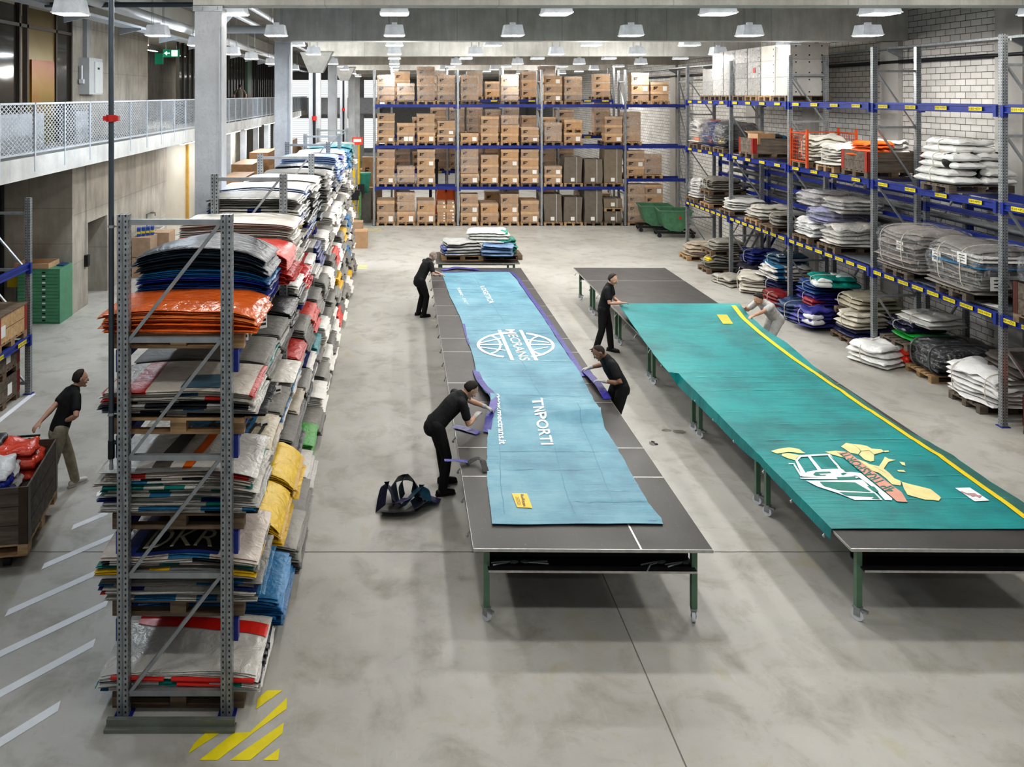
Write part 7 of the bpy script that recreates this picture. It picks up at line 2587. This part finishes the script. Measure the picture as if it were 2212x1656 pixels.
# pallet of tarps on the separate table behind
zt = TZ + .002
yc = 23.45
pallet((1.95, yc, zt), 'front pallet on the separate table behind the blue tarp', 'wood_pallet', 0, True, 'pallets on the separate table')
pallet((3.08, yc + .1, zt), 'dark pallet on the separate table under the pale blue folded tarp', 'wood_old', 0, False, 'pallets on the separate table')
bundle('light grey folded tarp with blue edge on the separate table', (1.95, yc, zt + .148), (1.2, 1.0, .40), .1, '#a9aaa8', 'tarp', .08, 6, 0, ex=.4, patches=((-.35, -.1, .0, (.6, .7, .22), '#3b4a8c', 'tarp'),))
bundle('pale denim blue folded tarp hanging over the table edge', (2.95, yc - .28, zt + .148), (1.0, .8, .34), -.12, '#6f8aae', 'tarp', .08, 5, 0, ex=.4)
bundle('white folded tarp with green corner topping the separate table', (2.75, yc + .2, zt + .46), (1.25, 1.0, .34), -.15, '#d0d1cc', 'tarp', .08, 6, 0, ex=.4, patches=((.45, .0, .0, (.3, .8, .3), '#23977f', 'tarp'),))
bundle('green crumpled tarp end at the side of the separate table', (3.38, yc + .15, zt + .148), (.36, .8, .42), 0, '#1f7f6c', 'tarp', .16, 5, 0)
# green plan chest
t = thing('plan_chest', 'green metal plan chest with many flat drawers against the concrete wall', 'plan chest', (-8.72, 20.05, 0))
W, D, Hh = .98, .78, 1.34
gm = M('#4f8a6b', .45, .05, .12)
MB().box(-W / 2, -D / 2 + .012, 0, W / 2 + .06, D / 2, Hh).build('carcass', gm, t)
for k in range(15):
    z0 = .05 + k * (Hh - .09) / 15
    dr = MB().box(-W / 2 + .02, -D / 2, z0, W / 2 + .03, -D / 2 + .012, z0 + (Hh - .09) / 15 - .008).build('drawer', M('#56926f', .45, .05, .1), t)
    MB().box(-.22, -D / 2 - .012, z0 + .025, -.12, -D / 2, z0 + .04).build('handle', MAT['zinc_dark'], dr)
    MB().box(.12, -D / 2 - .006, z0 + .02, .20, -D / 2, z0 + .055).build('label_holder', MAT['white' if k % 2 else 'black_metal'], dr)
t = thing('carton_tray', 'flat brown cardboard tray on top of the green plan chest', 'carton tray', (-8.85, 20.0, Hh + .002))
mb = MB(); mb.box(-.45, -.32, 0, .4, .32, .01); mb.box(-.45, -.32, .01, .4, -.30, .12); mb.box(-.45, .30, .01, .4, .32, .12); mb.box(-.45, -.3, .01, -.43, .3, .12); mb.box(.38, -.3, .01, .4, .3, .12); mb.build('tray', MAT['card'], t)
t = thing('blue_folder', 'dark blue folder lying beside the tray on the plan chest', 'folder', (-8.3, 20.15, Hh + .002)); MB().box(-.09, -.15, 0, .09, .15, .03).build('cover', M('#24456b', .5), t)
t = thing('yellow_board', 'yellow board standing behind the crate rack by the plan chest', 'board', (-9.55, 20.3, .75)); MB().box(-.2, -.02, 0, .2, .0, .42).build('panel', M('#e3c416', .5, 0, .06), t)
MB().box(-.02, -.02, -.75, .02, .0, 0).build('foot', MAT['zinc'], t)
t = thing('downpipe', 'black downpipe on the concrete wall behind the crate rack', 'pipe', (-9.95, 20.42, 0)); mb = MB(); mb.tube([(0, 0, 0), (0, 0, 3.94)], .05, 12); mb.build('pipe', MAT['black'], t)
t = thing('wall_switch', 'black control switch box beside the door opening', 'switch box', (-8.2, 21.35, 1.05)); MB().box(0, -.07, 0, .1, .07, .3).build('box', MAT['black'], t); mb = MB(); mb.tube([(.03, 0, .3), (.03, 0, 2.85)], .012, 6); mb.build('conduit', MAT['zinc'], t)
# crates in the crate rack
wn = 'wood_new'
crate((-7.32, 14.35, 1.132), 1.05, 1.1, .46, 'pale crate with red corners and lid on the blue rack beam', 0, wn, '#8e1f1c', True, papers=(('+x', -.45, .25),), pal='wood_pallet')
crate((-7.46, 14.33, .002), 1.05, 1.15, .38, 'old grey crate on the floor under the blue rack beam', 0, 'wood_grey', '#7a211c', papers=(('+x', -.35, .2), ('+x', .1, .2)))
crate((-7.46, 14.33, .53), 1.05, 1.15, .38, 'old grey crate with two paper labels, second in its stack', 0, 'wood_grey', '#7a211c', papers=(('+x', -.4, .2), ('+x', .05, .25)))
crate((-7.46, 13.05, .002), 1.05, 1.1, .40, 'pale crate at the bottom of the front stack in the crate rack', 0, wn, '#8e1f1c', papers=(('+x', -.3, .2),))
crate((-7.46, 13.05, .55), 1.05, 1.1, .38, 'pale crate second in the front stack of the crate rack', 0, wn, '#8e1f1c')
crate((-7.32, 13.1, 1.132), 1.05, 1.1, .46, 'pale crate beside the lidded crate on the blue rack beam', 0, wn, '#8e1f1c', True, pal='wood_pallet')
for k in range(3):
    mb = MB(); mb.tube([(-7.6 + .13 * k, 13.2, 2.52 + .04 * (k % 2)), (-7.6 + .13 * k, 14.9, 2.52 + .04 * (k % 2))], .035, 8)
    tag(mb.build('steel_bar', MAT['zinc'], smooth=True), 'grey steel bar on the upper beam of the crate rack', 'bar', 'steel bars on the crate rack')
# floor markings
def mark(poly, c, lab, k):
    mb = MB()
    pts = [P(u, v, .003) for u, v in poly]
    mb.add(pts + [p + V((0, 0, -.002)) for p in pts], [tuple(range(len(pts)))])
    o = mb.build('floor_marking', M(c, .6, 0, .12, 3), fix=True)
    for p in o.data.polygons: pass
    return tag(struct(o, lab), None, 'floor marking')


YW = '#e3d313'
for k, poly in enumerate(([(553, 1531), (557, 1508), (577, 1490), (611, 1490)], [(620, 1506), (619, 1530), (547, 1582), (470, 1641), (430, 1641), (505, 1582), (540, 1580)], [(613, 1560), (610, 1583), (540, 1641), (497, 1641)],
                          [(405, 1628), (420, 1604), (444, 1582), (476, 1582)], [(604, 1615), (601, 1641), (567, 1641)])):
    mark(poly, YW, 'yellow diagonal stripe of the hazard corner on the floor', k)
for k, (a, b) in enumerate((((203, 1070), (243, 1053)), ((150, 1141), (240, 1104)), ((85, 1226), (255, 1153)), ((6, 1327), (245, 1220)), ((-60, 1440), (240, 1298)), ((-60, 1530), (212, 1383)), ((-60, 1640), (137, 1518)))):
    pa, pb = P(*a, .003), P(*b, .003)
    d = (pb - pa).normalized(); s = V((-d.y, d.x, 0)) * .05
    mb = MB(); mb.add([pa - s, pb - s - d * .08, pb + s, pa + s + d * .08], [(0, 1, 2, 3)])
    tag(struct(mb.build('floor_marking', M('#e6e9ec', .6, 0, .08, 3), fix=True), 'white diagonal stripe on the floor beside the tarp rack'), None, 'floor marking')
pa, pb = P(66, 850, .003), P(-80, 965, .003)
mb = MB(); mb.add([pa, pb, pb + V((.1, 0, 0)), pa + V((.1, 0, 0))], [(0, 1, 2, 3)])
tag(struct(mb.build('floor_marking', M('#e6e9ec', .6, 0, .08, 3), fix=True), 'white floor line along the crate rack'), None, 'floor marking')
for k, (u, v, w) in enumerate(((795, 498, 1.1), (787, 467, .9), (776, 580, .5), (796, 420, .9))):
    p = P(u, v, .003)
    mb = MB()
    for q in range(3): mb.add([p + V((-w / 2 + .1 * q, .22 * q, 0)), p + V((w / 2, .22 * q, 0)), p + V((w / 2, .22 * q + .08, 0)), p + V((-w / 2 + .1 * q, .22 * q + .08, 0))], [(0, 1, 2, 3)])
    tag(struct(mb.build('floor_marking', M('#ddd27a', .6, 0, .2, 3), fix=True), 'faded yellow scribble mark on the floor'), None, 'floor marking')
mb = MB(); a = P(0, 1192, .002); b = P(2212, 1192, .002); y0 = a.y
mb.add([V((-6, y0, .002)), V((12, y0, .002)), V((12, y0 + .012, .002)), V((-6, y0 + .012, .002))], [(0, 1, 2, 3)])
mb.add([V((P(1370, 1400).x, 4, .002)), V((P(1370, 1400).x + .012, 4, .002)), V((P(1370, 1400).x + .012, 12, .002)), V((P(1370, 1400).x, 12, .002))], [(0, 1, 2, 3)])
struct(mb.build('floor_joint', M('#6e6c66', .8, 0, .2, 3), fix=True), 'thin dark joint lines in the concrete floor')
for (u, v, w, d) in ((1432, 868, .0, .0), (1440, 929, .12, .09), (1468, 932, .16, .10), (1410, 958, .08, .12)):
    if not w: continue
    p = P(u, v, .002)
    mb = MB(); n = 14
    mb.add([p + V((math.cos(i / n * 6.283) * w * (.7 + .5 * noise.noise(V((i * 1.3, u, 0)))), math.sin(i / n * 6.283) * d * (.7 + .5 * noise.noise(V((i * 1.7, v, 0)))), 0)) for i in range(n)], [tuple(range(n))])
    tag(struct(mb.build('floor_stain', M('#7f7b72', .6, 0, .3), fix=True), 'dark stain on the concrete floor'), None, 'stain')

# ------------------------------------------------------------------ camera and world
cam = bpy.data.cameras.new('camera')
cam.sensor_width = 36.0; cam.sensor_fit = 'HORIZONTAL'
cam.lens = F / 2212 * 36
cam.shift_x = (1106 - U0) / 2212
cam.shift_y = -(828 - V0) / 2212
cam.clip_start = .05; cam.clip_end = 300
co = bpy.data.objects.new('camera', cam); C.objects.link(co)
co.location = (0, 0, H); co.rotation_euler = (PI / 2, 0, 0)
sc = bpy.context.scene
sc.camera = co
w = bpy.data.worlds.new('world'); sc.world = w; w.use_nodes = True
bg = w.node_tree.nodes.get('Background') or w.node_tree.nodes.new('ShaderNodeBackground')
bg.inputs[0].default_value = (.93, .97, 1., 1); bg.inputs[1].default_value = WORLD
sc.view_settings.view_transform = VIEW
try: sc.view_settings.look = LOOK
except Exception: pass
sc.view_settings.exposure = EXPO
cy = sc.cycles
cy.max_bounces = 5; cy.diffuse_bounces = 3; cy.glossy_bounces = 3; cy.transmission_bounces = 3; cy.transparent_max_bounces = 8
cy.caustics_reflective = False; cy.caustics_refractive = False
cy.sample_clamp_indirect = 6.
cy.use_denoising = True
cy.use_adaptive_sampling = True
cy.adaptive_threshold = .12
cy.adaptive_min_samples = 16
for m_ in bpy.data.materials:
    m_.cycles.emission_sampling = 'NONE'
# prototypes that were never placed
for k_, o_ in PROTO.items():
    if k_ not in USED:
        for ch in list(C.objects):
            if ch.parent == o_: bpy.data.objects.remove(ch)
        bpy.data.objects.remove(o_)
